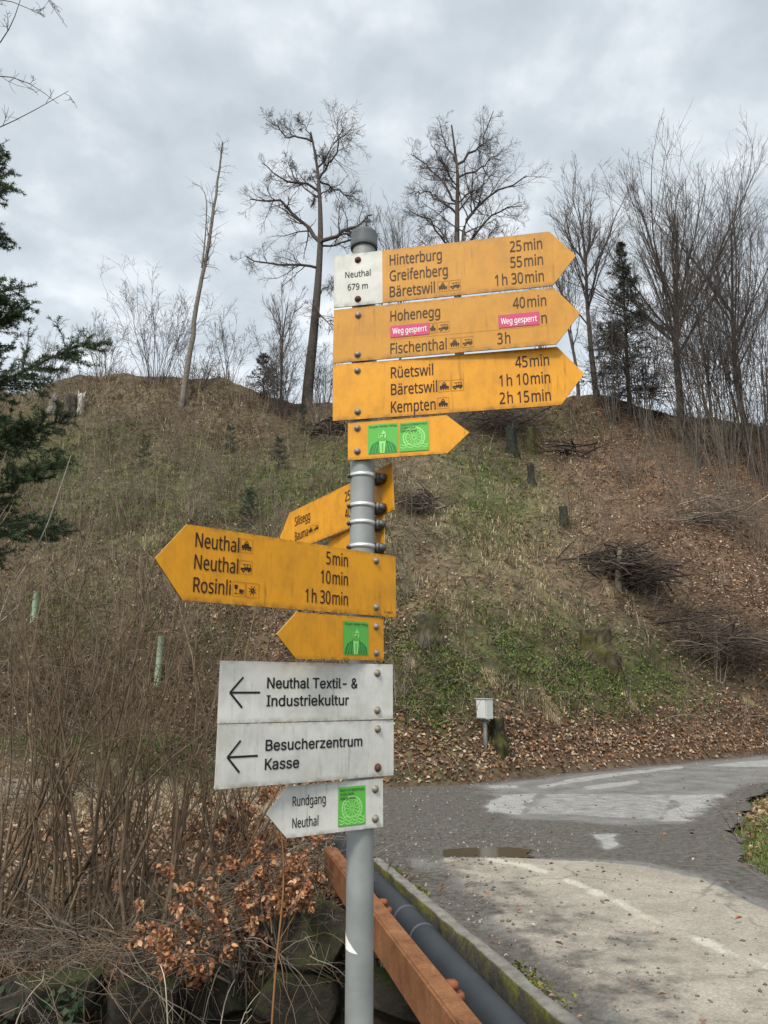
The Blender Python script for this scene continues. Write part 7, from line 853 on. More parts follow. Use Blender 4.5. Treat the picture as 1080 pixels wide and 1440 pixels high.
def shrub(px, pyb, Y, top, wpx, nst, label, group, name='bare_shrub', col=BRBARK, r=.02, k=(5, 4, 0), twig=.006, cat='shrub', ground=True, arch=.0, wig=.07, z=None):
    g0 = at(px, pyb, Y); g = np.array([g0[0], g0[1], float(H(g0[0], g0[1])) if z is None else z]); hgt = float(at(px, top, Y)[2]-g[2]); w = wpx/1080*np.linalg.norm(g-EYE)/2; cb = MB(); tb = MB()
    a = rng.random(nst)*2*np.pi; q = np.sqrt(rng.random(nst)); S = g + np.stack([np.cos(a)*q*w*.3, np.sin(a)*q*w*.3, -.15+0*a], -1)
    S[:, 2] += H(S[:, 0], S[:, 1]) - g[2] if z is None else 0
    D = np.stack([np.cos(a)*q*w, np.sin(a)*q*w, np.full(nst, hgt)], -1) + rng.normal(size=(nst, 3))*[w*.25, w*.25, 0]
    Ln = np.linalg.norm(D, axis=1)*rng.uniform(.55, 1.05, nst)
    P, Rr = curve(S, D, Ln, r*rng.uniform(.6, 1.3, nst), np.full(nst, r*.18), 9, wig, .03, arch); tubes(tb, P, Rr, 5, col, .25)
    a2, r2 = sprout(P, Rr, k[0], .2, 1., (15, 45), (.2, .45), .55, twig, 6, .12, .05, arch*.5); tubes(cb, a2, r2, 3, col*.95, .3)
    a3, r3 = sprout(a2, r2, k[1], .15, 1., (20, 55), (.3, .7), .6, twig*.75, 5, .14, .03); tubes(cb, a3, r3, 3, col*.95, .3)
    if k[2]: a4, r4 = sprout(a3, r3, k[2], .15, 1., (20, 55), (.4, .8), .6, twig*.6, 4, .14, .02); tubes(cb, a4, r4, 3, col, .3)
    return tree_obj(name, g, label, cat, group, tb, cb, 'stems', 'twigs'), P
def conifer(base, hgt, wid, nb, label, name='spruce_tree', cat='tree', group=None, bare=.25, col=np.array([.028,.040,.022]), nsz=.05, dens=26, ang0=None, droop=.02, extra=None, kp=9, lp=(.28, .5), nw=.14):
    tb, cb = MB(), MB(); g = np.array(base); P, Rr = curve(g[None]+[0,0,-.3], np.array([[0,0,1.]]), np.array([hgt+.3]), [hgt*.013+.02], [.01], 14, .012, .05); tubes(tb, P, Rr, 8, DKBARK, .1)
    t = np.sort(bare+(1-bare)*rng.random(nb)**.85); S = np.stack([np.interp(t*13, range(14), P[0, :, i]) for i in range(3)], -1); a = rng.random(nb)*2*np.pi
    L_ = wid*(1-t)**.75*rng.uniform(.6, 1.1, nb)/(1-bare)**.75 + .12; el = np.radians(-5+45*t)
    D = np.stack([np.cos(a)*np.cos(el), np.sin(a)*np.cos(el), np.sin(el)], -1)
    p, q = curve(S, D, L_, L_*.011+.004, L_*.003+.003, 8, .05, .015, droop*.2); tubes(tb, p, q, 4, DKBARK, .1)
    if extra:
        for l in extra:
            e, eq = polyline(px_line(l, g[1], .3), [.03,.02,.008], 8); p = np.concatenate([p]+[e]*3); q = np.concatenate([q]+[eq]*3); tubes(tb, e, eq, 4, DKBARK, .1)
    p2, q2 = sprout(p, q, kp, .12, 1., (35, 60), lp, .5, .004, 5, .06, -.01, flat=.3); tubes(cb, p2, q2, 3, DKBARK, .1)
    p3, q3 = sprout(p2, q2, 3, .2, 1., (30, 50), (.35, .6), .6, .003, 4, .06, 0., flat=.4)
    for PP in (p, p2, p3):                                   # needles: many short blades all round each twig
        n = PP.shape[1]; L2 = np.linalg.norm(np.diff(PP, axis=1), axis=2).sum(1); m = np.maximum((L2*dens).astype(int), 2)
        idx = np.repeat(np.arange(len(PP)), m); u = (.12+.88*rng.random(len(idx)))*(n-1)*.999; i = u.astype(int); f = (u-i)[:, None]
        S = PP[idx, i]*(1-f)+PP[idx, i+1]*f; T = unit(PP[idx, i+1]-PP[idx, i]); N_ = unit(np.cross(T, rng.normal(size=T.shape))); ln = nsz*rng.uniform(.7, 1.3, len(idx))[:, None]
        Dn = unit(N_*.85+T*.6); Wd = unit(np.cross(Dn, rng.normal(size=T.shape)))*nsz*nw
        V = np.stack([S-Wd, S+Wd, S+Dn*ln+Wd*.4, S+Dn*ln-Wd*.4], 1).reshape(-1, 3); F = np.arange(len(V)).reshape(-1, 4); c = col*rng.uniform(.6, 1.6, (len(idx), 1)); cb.add(V, F, np.repeat(c, 4, 0))
    o = empty(name, g, label, cat, group)
    for b, nm, m in ((tb, 'trunk', WOOD), (cb, 'foliage', NEEDLE)): b.v = [v-g for v in b.v]; b.build(nm, m, o)
    return o
crest_trees()
GB = 'bare trees on the crest'
broom_tree(838, 548, 47, 190, .5, 9, 'bare tree rising left of the dark spruce on the right crest', GB, rt=.21, fork=.42, k=(10, 6, 4))
broom_tree(955, 572, 45, 186, .85, 14, 'large fan-crowned bare tree right of the dark spruce, forked low', GB, rt=.27, fork=.28, k=(11, 7, 3), lean=.02)
broom_tree(1046, 590, 46, 200, .6, 10, 'bare tree with upswept twigs at the right edge of the photo', GB, rt=.19, fork=.25, k=(10, 6, 3), lean=-.02)
broom_tree(812, 545, 48, 300, .25, 5, 'thin slightly bent bare tree just right of the yellow arrow tips', GB, rt=.14, fork=.4, k=(7, 5, 3))
broom_tree(1000, 580, 47, 330, .3, 5, 'thin young bare tree between the two large bare trees at right', GB, rt=.12, fork=.2, k=(7, 5, 3))
broom_tree(527, 545, 48, 236, .16, 5, 'slender bare tree on the crest right behind the pole cap', GB, rt=.12, fork=.35, k=(7, 5, 3), col=GYBARK*.8)
broom_tree(560, 545, 49, 244, .2, 5, 'slender bare tree on the crest between the pole cap and the broad tree', GB, rt=.12, fork=.35, k=(7, 5, 3), col=GYBARK*.8)
broom_tree(397, 525, 46, 362, .28, 6, 'small slim bare tree in front of the bushes left of the tall crooked tree', GB, rt=.10, fork=.3, k=(6, 5, 3), col=GYBARK*.8)
broom_tree(755, 545, 49, 300, .3, 5, 'faint thin bare tree above the right half of the topmost board', GB, rt=.09, fork=.2, k=(6, 4, 3), col=GYBARK*.9)
conifer(base_tree(884, 560, 46), 12.0, 3.1, 130, 'dark ragged spruce standing among the bare trees on the right crest', bare=.10, nsz=.13, dens=20, col=np.array([.022,.028,.017]))
conifer(base_tree(372, 522, 46), 3.0, 1.5, 46, 'small dark conifer on the crest beside the slim bare tree', bare=.05, nsz=.10, dens=24, col=np.array([.030,.034,.02]))
GS = 'bare shrubs along the crest'
for px, py, Y, top, w, n, lab in ((220,530,46,394,110,26,'wide fan-shaped bare shrub on the crest left of the leaning dead tree'),(145,530,47,447,80,18,'smaller bare shrub on the crest further left, nearer the fir'),(324,525,47,424,44,9,'thin upright bare shrub on the crest right of the leaning dead tree'),
        (395,530,44,455,80,30,'dense dark brown bush at the foot of the slim bare tree'),(60,535,47,470,80,16,'bare shrub on the crest beside the fir branch'),(275,535,45,470,60,14,'low bare shrub at the crest just right of the leaning trunk'),(455,540,45,470,50,18,'low brown bush right of the tall crooked tree base')):
    shrub(px, py, Y, top, w, n, lab, GS, col=DKBARK*1.15, r=.022, twig=.010, k=(5, 4, 3))
GC = 'coppice clumps on the right crest'
for px, py, Y, top, w, n, lab in ((1010,600,43,300,90,26,'tall dense clump of thin stems left of the right-edge tree'),(1065,605,42,330,80,26,'tall dense clump of thin stems at the right edge'),(905,575,45,420,70,20,'clump of thin stems under the dark spruce'),(975,590,42,400,60,20,'clump of thin stems beside the low forked trunk'),(860,560,45,430,60,16,'clump of thin stems at the foot of the tree left of the spruce'),(1040,610,44,250,60,14,'sparse clump of very tall thin stems near the right edge')):
    shrub(px, py, Y, top, w, n, lab, GC, name='coppice_clump', col=DKBARK*1.25, r=.035, twig=.012, k=(6, 5, 3))
# ------------------------------------------------------------------ what lies and grows on the slope
def ground_seen():
    gx = np.arange(-260, 1350, 9.); gy = np.arange(500, 1460, 9.); PXg, PYg = np.meshgrid(gx, gy, indexing='ij'); d = ray(PXg.ravel(), PYg.ravel())
    t = np.full(len(d), np.nan); live = np.arange(len(d)); s = 2.2
    while s < 62:
        P = EYE + d[live]*s; h = P[:, 2] < H(P[:, 0], P[:, 1], False); t[live[h]] = s; live = live[~h]; s *= 1.012
        if not len(live): break
    return gx, gy, (t*d[:, 1]).reshape(PXg.shape)
GX, GY, DY = ground_seen()
def scatter(n, dens, ymin=6.5, ymax=52, box=(-250, 1340, 505, 1455)):      # points on the ground, spread evenly over what one sees of it
    px = rng.uniform(box[0], box[1], n); py = rng.uniform(box[2], box[3], n)
    i = np.clip(((px-GX[0])/9).astype(int), 0, len(GX)-2); j = np.clip(((py-GY[0])/9).astype(int), 0, len(GY)-2); fx = (px-GX[i])/9; fy = (py-GY[j])/9
    Y = DY[i,j]*(1-fx)*(1-fy)+DY[i+1,j]*fx*(1-fy)+DY[i,j+1]*(1-fx)*fy+DY[i+1,j+1]*fx*fy
    ok = np.isfinite(Y) & (Y > ymin) & (Y < ymax); px, py, Y = px[ok], py[ok], Y[ok]; d = ray(px, py); X = d[:, 0]*Y/d[:, 1]
    Z = H(X, Y); g, pl, lf, dk = zones(X, Y, Z); w = dens(px, py, X, Y, g, pl, lf, dk); w = np.where((road_mask(X, Y) & (sdist(X, Y, VERGE) < 0)), 0, w); w = np.where((Z < -.7), 0, w)
    k = rng.random(len(w)) < w; return np.stack([X, Y, Z], -1)[k], Y[k]
def add_leaves(b, P, sz, pal, lift=.01, flat_=.45, slope=True):
    n = len(P); sz = sz*rng.uniform(.6, 1.35, n); a = rng.random(n)*2*np.pi
    D = np.stack([np.cos(a), np.sin(a), rng.normal(size=n)*flat_], -1)
    if slope: D[:, 2] += D[:, 1]*.45
    D = unit(D); Wd = unit(np.cross(D, np.stack([rng.normal(size=n)*flat_, rng.normal(size=n)*flat_-.4*slope, np.ones(n)], -1))); Nn = np.cross(Wd, D); s = sz[:, None]; cu = rng.uniform(.05, .4, n)[:, None]
    O = P + np.array([0,0,1.])*(lift+rng.random(n)*.04)[:, None]
    V = np.stack([O-D*s*.5, O+Wd*s*.3+Nn*s*cu-D*s*.05, O+D*s*.5, O-Wd*s*.3+Nn*s*cu-D*s*.05], 1).reshape(-1, 3); q = np.arange(n)[:, None]*4
    F = np.concatenate([q+[0,1,2], q+[0,2,3]], 0); pal = np.array(pal); c = pal[rng.integers(0, len(pal), n)]*rng.uniform(.65, 1.35, (n, 1)); b.add(V, F, np.repeat(c, 4, 0))
def add_blades(b, P, k, ln, w, pal, droop=.9, spread=.5):
    n = len(P)*k; O = np.repeat(P, k, 0); O = O + np.stack([rng.normal(size=n)*.04, rng.normal(size=n)*.04, np.zeros(n)], -1)*np.repeat(np.broadcast_to(ln, len(P)), k)[:, None]*6
    O[:, 2] = H(O[:, 0], O[:, 1])-.01; L_ = np.repeat(np.broadcast_to(ln, len(P)), k)*rng.uniform(.5, 1.3, n); W = np.repeat(np.broadcast_to(w, len(P)), k)
    a = rng.random(n)*2*np.pi; D = np.stack([np.cos(a), np.sin(a)-.25, 0*a], -1); S = np.stack([-np.sin(a), np.cos(a), 0*a], -1); sp = rng.uniform(.1, 1, n)*spread
    up = np.array([0,0,1.]); L1 = L_[:, None]; m = O + up*L1*.5*(1-.3*sp[:, None]) + D*L1*.3*sp[:, None]; t = m + up*L1*(.42-droop*sp[:, None]) + D*L1*.55*(sp[:, None]+.1); w1 = S*W[:, None]*.5
    V = np.stack([O-w1, O+w1, m+w1*.8, m-w1*.8, t], 1).reshape(-1, 3); q = np.arange(n)[:, None]*5; pal = np.array(pal)
    c = np.repeat(pal[rng.integers(0, len(pal), len(P))], k, 0)*rng.uniform(.65, 1.35, (n, 1)); C = np.repeat(c, 5, 0)
    n0 = b.n; b.add(V, q+[0,1,2,3], C); b.f.append(q+[3,2,4]+n0); b.mi.append(np.zeros(n)); 
LEAFPAL = [(.215,.115,.062),(.29,.18,.105),(.14,.075,.045),(.25,.13,.068),(.38,.28,.195),(.18,.115,.078),(.45,.35,.25)]
PALEPAL = [(.34,.275,.16),(.44,.37,.23),(.26,.205,.115),(.22,.18,.10),(.36,.30,.20)]
GREENPAL = [(.12,.175,.04),(.09,.135,.034),(.16,.20,.055),(.075,.105,.038),(.20,.205,.08)]
STEMPAL = [(.105,.074,.052),(.065,.047,.036),(.145,.105,.073),(.25,.20,.15),(.08,.06,.046)]
def stuff(b, name, m): tag(b.build(name, m), kind='stuff')
def slope_cover():
    b = MB(); P, Y = scatter(230000, lambda px,py,X,Y,g,pl,lf,dk: np.clip(.10+.95*lf+.08*pl-.15*g, 0, 1)*np.where(py < 560, .3, 1)); add_leaves(b, P, .055+.0022*Y, LEAFPAL)
    stuff(b, 'leaf_litter', LEAFM)
    b = MB(); P, Y = scatter(90000, lambda px,py,X,Y,g,pl,lf,dk: np.clip(.9*g**1.4-.1, 0, 1)*np.clip(fbm(X, Y, 1.3, 95)*3.6-1.0, .08, 1)); add_blades(b, P, 5, .07+.0035*Y, .006+.0011*Y, GREENPAL, .5, .8)
    P, Y = scatter(380000, lambda px,py,X,Y,g,pl,lf,dk: np.clip(1.1*g-.1, 0, 1)*np.clip(fbm(X, Y, 1.3, 95)*3.6-1.05, .06, 1)*((px < 1000) | (py < 1080))); add_leaves(b, P, .038+.0017*Y, GREENPAL, .04, .7)
    stuff(b, 'green_herbs', GRASSM)
    b = MB(); P, Y = scatter(80000, lambda px,py,X,Y,g,pl,lf,dk: np.clip(.72*pl+.05-.2*lf-.25*g, 0, 1)*np.clip(fbm(X, Y, 1.1, 97)*3.-.95, 0, 1)); add_blades(b, P, 7, .16+.007*Y, .005+.0009*Y, PALEPAL, 1.15, .9)
    stuff(b, 'dry_grass', GRASSM)
    b = MB(); P, Y = scatter(60000, lambda px,py,X,Y,g,pl,lf,dk: np.where((py < 1040) & (Y > 12), .40+.5*dk+.25*((px < 520) & (py < 1000)), .12)*np.where((px > 560) & (py > 640), .7, 1.)); n = len(P)
    D = np.stack([rng.normal(size=n), rng.normal(size=n)*.5-.25, rng.uniform(.1, 1.3, n)], -1); L_ = (.35+.02*Y)*rng.uniform(.4, 1.5, n); r = .0026+.00022*Y
    a, q = curve(P-[0,0,.03], D, L_, r*1.4, r*.5, 5, .22, .02, .09); c = np.array(STEMPAL)[rng.integers(0, 5, n)]; tubes(b, a, q, 3, c, .25)
    a2, q2 = sprout(a[::2], q[::2], 2, .2, 1., (25, 60), (.3, .7), .7, .002, 4, .2); tubes(b, a2, q2, 3, np.repeat(c[::2], 2, 0), .25)
    stuff(b, 'bramble_tangle', TWIG)
    b = MB(); P, Y = scatter(30000, lambda px,py,X,Y,g,pl,lf,dk: np.where(py < 760, .55, .15)*np.where(px < 480, 1., np.where(px > 790, .55, .25))*(Y > 13)); n = len(P)
    D = np.stack([rng.normal(size=n)*.16, rng.normal(size=n)*.16, np.ones(n)], -1); L_ = (.25+.024*Y)*rng.uniform(.4, 1.5, n); r = .0022+.00022*Y; a, q = curve(P-[0,0,.05], D, L_, r*1.2, r*.4, 4, .08, .02); c = np.array(STEMPAL)[rng.integers(0, 5, n)]*1.15; tubes(b, a, q, 3, c, .25)
    a2, q2 = sprout(a, q, 2, .35, 1., (20, 45), (.2, .45), .7, .002, 3, .12); tubes(b, a2, q2, 3, np.repeat(c, 2, 0), .25)
    stuff(b, 'dead_stalks', TWIG)
    b = MB(); n = 5200; X = rng.uniform(-28, 30, n); Yc = rng.uniform(43.5, 49.5, n); k = rng.random(n) < np.clip(fbm(X, Yc, 2.2, 71)*2.6-.7, 0, 1); X, Yc = X[k], Yc[k]; n = len(X); P = np.stack([X, Yc, H(X, Yc)-.05], -1)
    D = np.stack([rng.normal(size=n)*.3, rng.normal(size=n)*.3, np.ones(n)], -1); L_ = rng.uniform(.3, 1.1, n)*(.6+.9*vn(X, Yc, 3., 72)); a, q = curve(P, D, L_, np.full(n, .011), np.full(n, .004), 4, .12, .0, .04); c = np.array(STEMPAL)[rng.integers(0, 5, n)]; tubes(b, a, q, 3, c, .25)
    a2, q2 = sprout(a, q, 3, .3, 1., (20, 50), (.25, .55), .7, .005, 3, .14); tubes(b, a2, q2, 3, np.repeat(c, 3, 0), .25); stuff(b, 'crest_scrub', TWIG)
    # grit and scattered leaves on the road edges
    b = MB(); n = 9000; X = rng.uniform(-1.5, 12, n); Yy = rng.uniform(4, 21, n); off = road_far(X)-Yy; ko = kerb_off(X, Yy); vd = sdist(X, Yy, VERGE); w = .9*np.exp(-np.clip(off, 0, 9)/.35) + .28*np.exp(-np.clip(ko-.12, 0, 9)/.45) + .03 + .35*np.exp(-np.abs(vd)/.3)
    k = (rng.random(n) < w) & road_mask(X, Yy); P = np.stack([X[k], Yy[k], road_z(X[k], Yy[k])], -1); add_leaves(b, P, .05, LEAFPAL, .004, .3, False); stuff(b, 'fallen_leaves', LEAFM)
    b = MB(); n = 26000; X = rng.uniform(-1.2, 9, n); Yy = rng.uniform(3.5, 17, n); ko = kerb_off(X, Yy); w = .9*np.exp(-np.clip(ko-.1, 0, 9)/.8) + .5*sstep(-.5, .2, sdist(X, Yy, HOLE)) + .5*sstep(2.5, .3, X)*sstep(7.2, 8.5, Yy) + .015
    k = (rng.random(n) < w) & road_mask(X, Yy) & (sdist(X, Yy, PUDDLE) < 0); P = np.stack([X[k], Yy[k], road_z(X[k], Yy[k])+.003], -1); m = len(P); s = (.006+.016*rng.random(m)**3)[:, None]
    oc = np.array([[1,0,0],[0,1,0],[-1,0,0],[0,-1,0],[0,0,.8],[0,0,-.8]]); a = rng.random(m)*6.28; co, si = np.cos(a)[:, None], np.sin(a)[:, None]
    V = oc[None]*s[:, :, None]*rng.uniform(.6, 1.3, (m, 6, 1)); V = np.stack([V[..., 0]*co-V[..., 1]*si, V[..., 0]*si+V[..., 1]*co, V[..., 2]], -1)+P[:, None]
    F = np.array([[0,1,4],[1,2,4],[2,3,4],[3,0,4],[1,0,5],[2,1,5],[3,2,5],[0,3,5]]); c = np.array([(.17,.155,.135),(.10,.09,.08),(.27,.25,.22),(.14,.12,.10)])[rng.integers(0, 4, m)]
    b.add(V.reshape(-1, 3), (F[None]+np.arange(m)[:, None, None]*6).reshape(-1, 3), np.repeat(c, 6, 0)); stuff(b, 'loose_gravel', colmat('gravel_stone', .9, .2, 20))
    # moss and small weeds along the kerb
    b = MB(); s = rng.uniform(0, 6.5, 420); o = .135+np.abs(rng.normal(size=420))*.05; Q = K_FAR[:2]+KD*s[:, None]+KN*o[:, None]; keep = vn(s, s*0, .5, 44) > .45; P = np.stack([Q[keep, 0], Q[keep, 1], 0*Q[keep, 0]], -1); n = len(P)*4; O = np.repeat(P, 4, 0)+rng.normal(size=(n,3))*[.015,.015,0]; O[:, 2] = road_z(O[:, 0], O[:, 1]); add_leaves(b, O, .028, [(.10,.13,.02),(.16,.17,.03),(.19,.16,.06)], .008, .8, False); stuff(b, 'kerb_weeds', GRASSM)
slope_cover()
def tuft(px, py, s, label):
    p = hit(px, py); b = MB(); n = 120; k = .62*s/1080*np.linalg.norm(p-EYE); a = rng.random(n)*6.28; r = rng.random(n)**.5*.3*k; P = np.stack([p[0]+np.cos(a)*r, p[1]+np.sin(a)*r, 0*a], -1); P[:, 2] = H(P[:, 0], P[:, 1])
    add_blades(b, P, 5, .95*k, .014, PALEPAL[:3], 1.35, 1.); b.v = [v-p for v in b.v]; o = b.build('grass_tuft', GRASSM); o.location = p; tag(o, label, 'grass tuft', 'pale dry grass tufts')
for px, py, s, lab in ((772,1005,26,'pale dry grass tuft right of the grey cabinet'),(690,958,24,'flattened pale grass tuft above the grey cabinet'),(763,982,18,'small pale grass tuft above the one beside the cabinet'),(885,990,22,'dry grass tuft at mid slope foot, right of the cabinet'),(576,938,20,'pale grass tuft right beside the upper white board'),(562,975,18,'pale grass tuft at the right edge of the upper white board'),(855,835,18,'dry grass tuft at the foot of the cut stems of the brush heap'),(1048,985,18,'dry grass tuft at the right edge above the road'),(765,862,16,'low dry grass tuft on the open slope left of the mossy stump'),(690,775,18,'pale drooping grass tuft in the middle of the open slope'),(800,690,18,'pale grass tuft just left of the dark post stump')): tuft(px, py, s, lab)

def verge_grass():
    b = MB(); n = 34000; lo, hi = VERGE.min(0), VERGE.max(0); X = rng.uniform(lo[0], min(hi[0], 9.), n); Y = rng.uniform(lo[1], min(hi[1], 16.), n); k = (verge_w(X, Y) > .35) & (rng.random(n) < .25+1.1*fbm(X, Y, .5, 7)); P = np.stack([X[k], Y[k], 0*X[k]], -1)
    add_blades(b, P, 4, .06+.06*rng.random(len(P))*vn(P[:,0], P[:,1], .6, 3), .006, [(.15,.20,.04),(.21,.23,.06),(.11,.17,.03),(.25,.23,.09),(.30,.26,.13)], .5, .9); stuff(b, 'verge_grass', GRASSM)
    b = MB(); n = 4200; X = rng.uniform(lo[0], min(hi[0], 9.), n); Y = rng.uniform(lo[1], min(hi[1], 16.), n); k = (verge_w(X, Y) > .1) & (rng.random(n) < 1.0*fbm(X, Y, .9, 17)-.33); P = np.stack([X[k], Y[k], H(X[k], Y[k])+.03], -1); add_leaves(b, P, .06, LEAFPAL, .02, .5, False); stuff(b, 'verge_leaves', LEAFM)
verge_grass()
# ------------------------------------------------------------------ stumps, brush heaps
def stump(px, py, hpx, wpx, label, col, moss=.5, split=False, lean=0.):
    p = hit(px, py); sc = np.linalg.norm(p-EYE)/1080; h, r = hpx*sc, wpx*sc/2; n = 40; a = np.linspace(0, 2*np.pi, n, endpoint=False); lv = np.array([-.9,-.3,-.1,0,.1,.22,.36,.5,.64,.78,.9,1.])
    V = []; sd = rng.random()*50; ca, sa = np.cos(a), np.sin(a); rid = vn(ca*2.6+sd, sa*2.6, 1., 5)
    for k in lv:
        fl = 1+.45*np.exp(-max(k, 0)*6)*(.4+1.2*rid); rr = r*fl*(.72+.30*vn(ca*1.4+sd, sa*1.4+k*.8, 1., 3)+.26*rid+.16*vn(ca*6+sd, sa*6+k*5, 1., 6)); z = np.full(n, h*k)
        if k > .45: z = z*(1+(.9 if split else .42)*(vn(ca*2.2+sd, sa*2.2, 1., 8)-.6)*(k-.4))
        V.append(np.stack([rr*ca+lean*h*k, rr*sa, z], -1))
    c0 = V[-1].mean(0); top = c0+(V[-1]-c0)*np.array([.6,.6,.6])+[0,0,-h*(.25 if split else .05)]; V.append(top); V.append(np.tile(top.mean(0)-[0,0,h*.05], (n, 1))); i = np.arange(n); j = (i+1) % n; m = len(V)
    F = np.concatenate([np.stack([q*n+i, q*n+j, (q+1)*n+j, (q+1)*n+i], -1) for q in range(m-1)]); V = np.concatenate(V)
    w = np.clip(moss*2.2*vn(V[:,0]/r*1.5+sd, V[:,2]/h*3, .8, 12)-.45, 0, 1)[:, None]; C = np.tile(np.array(col), (len(V), 1))*rng.uniform(.5, 1.5, (len(V), 1)); C = C*(1-w)+np.array([.062,.062,.016])*w
    b = MB(); b.add(V, F, C); b.smooth = True; o = b.build('tree_stump', WOOD); o.location = p
    m_ = 50; t = rng.random(m_)*6.28; P = np.stack([p[0]+np.cos(t)*r*1.25, p[1]+np.sin(t)*r*1.25, 0*t], -1); P[:, 2] = H(P[:, 0], P[:, 1]); EDGE.append((P, h)); return tag(o, label, 'tree stump', 'tree stumps on the slope')
EDGE = []
for a in ((602,900,36,26,'weathered stump on the slope just right of the small yellow left arrow',(.075,.066,.055),.6),(838,918,32,36,'broad moss-covered stump in the middle of the slope above the road',(.075,.06,.038),.75),(747,682,30,9,'thin dark post-like stump on the upper slope, right of the small sticker arrow',(.03,.03,.024),.3),(793,737,26,10,'short dark post-like stump at the edge of the leaf litter',(.035,.035,.028),.4),
          (720,638,40,13,'tall dark ivy-clad stump below the arrow tips, left of a mossy one',(.022,.026,.02),.3),(746,636,36,13,'tall mossy stump below the arrow tips, right of the dark ivy-clad one',(.045,.040,.022),.7),(700,1048,36,17,'mossy stump right behind the grey utility cabinet',(.025,.022,.014),.7)): stump(*a)
stump(98,582,26,15,'dark broken stump on the crest at left beside a pale one',(.06,.05,.04),.1,True); stump(112,580,26,8,'pale splintered stump on the crest at left',(.36,.33,.29),0,True); stump(74,578,20,9,'grey broken stump left of the dark one on the crest',(.19,.17,.145),.1,True)
def stump_grass():
    b = MB()
    for P, h in EDGE: add_blades(b, P, 6, h*.35, .012, PALEPAL[2:4]+GREENPAL[1:3], .8, .9)
    tag(b.build('grass_at_stumps', GRASSM), kind='stuff')
stump_grass()
def heap(px, py, wpx, hpx, n, label, dirx=1., col=(.055,.043,.034), r=.014, spread=.5, rise=.15, name='brush_heap', sweep=0.):
    p = hit(px, py); sc = np.linalg.norm(p-EYE)/1080; w, h = wpx*sc/2, hpx*sc; b = MB()
    S = np.stack([rng.normal(size=n)*w*.33, rng.normal(size=n)*w*.30, np.abs(rng.normal(size=n))*h*.42], -1); S[:, 2] = np.minimum(S[:, 2], h*np.clip(1-(np.abs(S[:, 0])/w)**1.6, .05, 1))
    D = np.stack([np.sign(rng.random(n)-.5+sweep)*dirx, rng.normal(size=n)*spread*1.7, rng.normal(size=n)*rise*1.6], -1); D[:, 2] -= .22*np.sign(D[:, 0])*S[:, 0]/w
    L_ = w*rng.uniform(.5, 1.25, n); S = S - unit(D)*L_[:, None]*.5; S += p; gz = H(S[:, 0], S[:, 1]); S[:, 2] = np.maximum(S[:, 2] + .0, gz+.02) ; rr = r*(.35+.5*rng.random(n)+2.2*rng.random(n)**6)
    a, q = curve(S, D, L_, rr, rr*.35, 7, .11, 0, .012); Cc = np.array(col)*(.5+.9*rng.random((n, 1))+2.2*rng.random((n, 1))**5); tubes(b, a, q, 4, Cc, .1)
    a2, q2 = sprout(a, q, 3, .3, 1., (20, 50), (.2, .45), .6, .004, 4, .12); tubes(b, a2, q2, 3, np.repeat(Cc, 3, 0), .2)
    b.v = [v-p for v in b.v]; b.smooth = True; o = b.build(name, WOOD); o.location = p; return tag(o, label, 'brush heap', 'heaps of cut brushwood')
heap(880,822,140,56,520,'dark domed heap of cut branches behind three cut stems on the slope',r=.016); heap(1005,925,210,46,420,'wide flat heap of twigs above the road at the right edge',col=(.075,.058,.045),r=.012)
heap(1010,735,170,40,150,'long pale sweep of cut branches on the right slope, above the domed heap',col=(.14,.115,.09),r=.016,sweep=.2,rise=.25); heap(592,720,80,34,130,'tangled heap of roots and splintered wood right of the rear yellow arrow',col=(.085,.068,.055),r=.02,rise=.45); heap(700,608,150,46,260,'dark tangle of branches on the upper slope just below the large right arrows',col=(.05,.04,.032),r=.018,rise=.3)
heap(465,612,70,20,60,'dark fallen branches on the upper slope left of the right-pointing arrows',col=(.028,.023,.02),r=.03,rise=.1); heap(790,640,110,14,24,'fallen dark branch lying on the leaf litter of the upper slope',col=(.03,.022,.018),r=.05,rise=.2)
def cut_stem(px, py, hpx, wpx, bend, label):
    p = hit(px, py); sc = np.linalg.norm(p-EYE)/1080; h = hpx*sc; b = MB(); P, Rr = polyline([p+[0,0,-.15], p+[bend*h*.2,0,h*.4], p+[bend*h,-.03,h]], [wpx*sc/2*1.3, wpx*sc/2, wpx*sc/2*.8], 8); tubes(b, P-p, Rr, 8, (.19,.165,.125), .1); n = b.n
    b.add((P[0, -1]-p)[None]+np.array([[math.cos(t)*wpx*sc*.38, math.sin(t)*wpx*sc*.38, .004] for t in np.linspace(0, 6.283, 9)[:-1]]), [list(range(8))], (.36,.30,.21)); b.smooth = True; o = b.build('cut_stem', WOOD); o.location = p; tag(o, label, 'cut stem', 'cut stems in front of the brush heap')
cut_stem(869,826,54,8,.12,'left cut stem in front of the domed brush heap'); cut_stem(875,826,46,5,.25,'thin bent cut stem between the two thicker ones at the brush heap'); cut_stem(904,830,58,9,-.08,'thickest and rightmost cut stem in front of the domed brush heap')
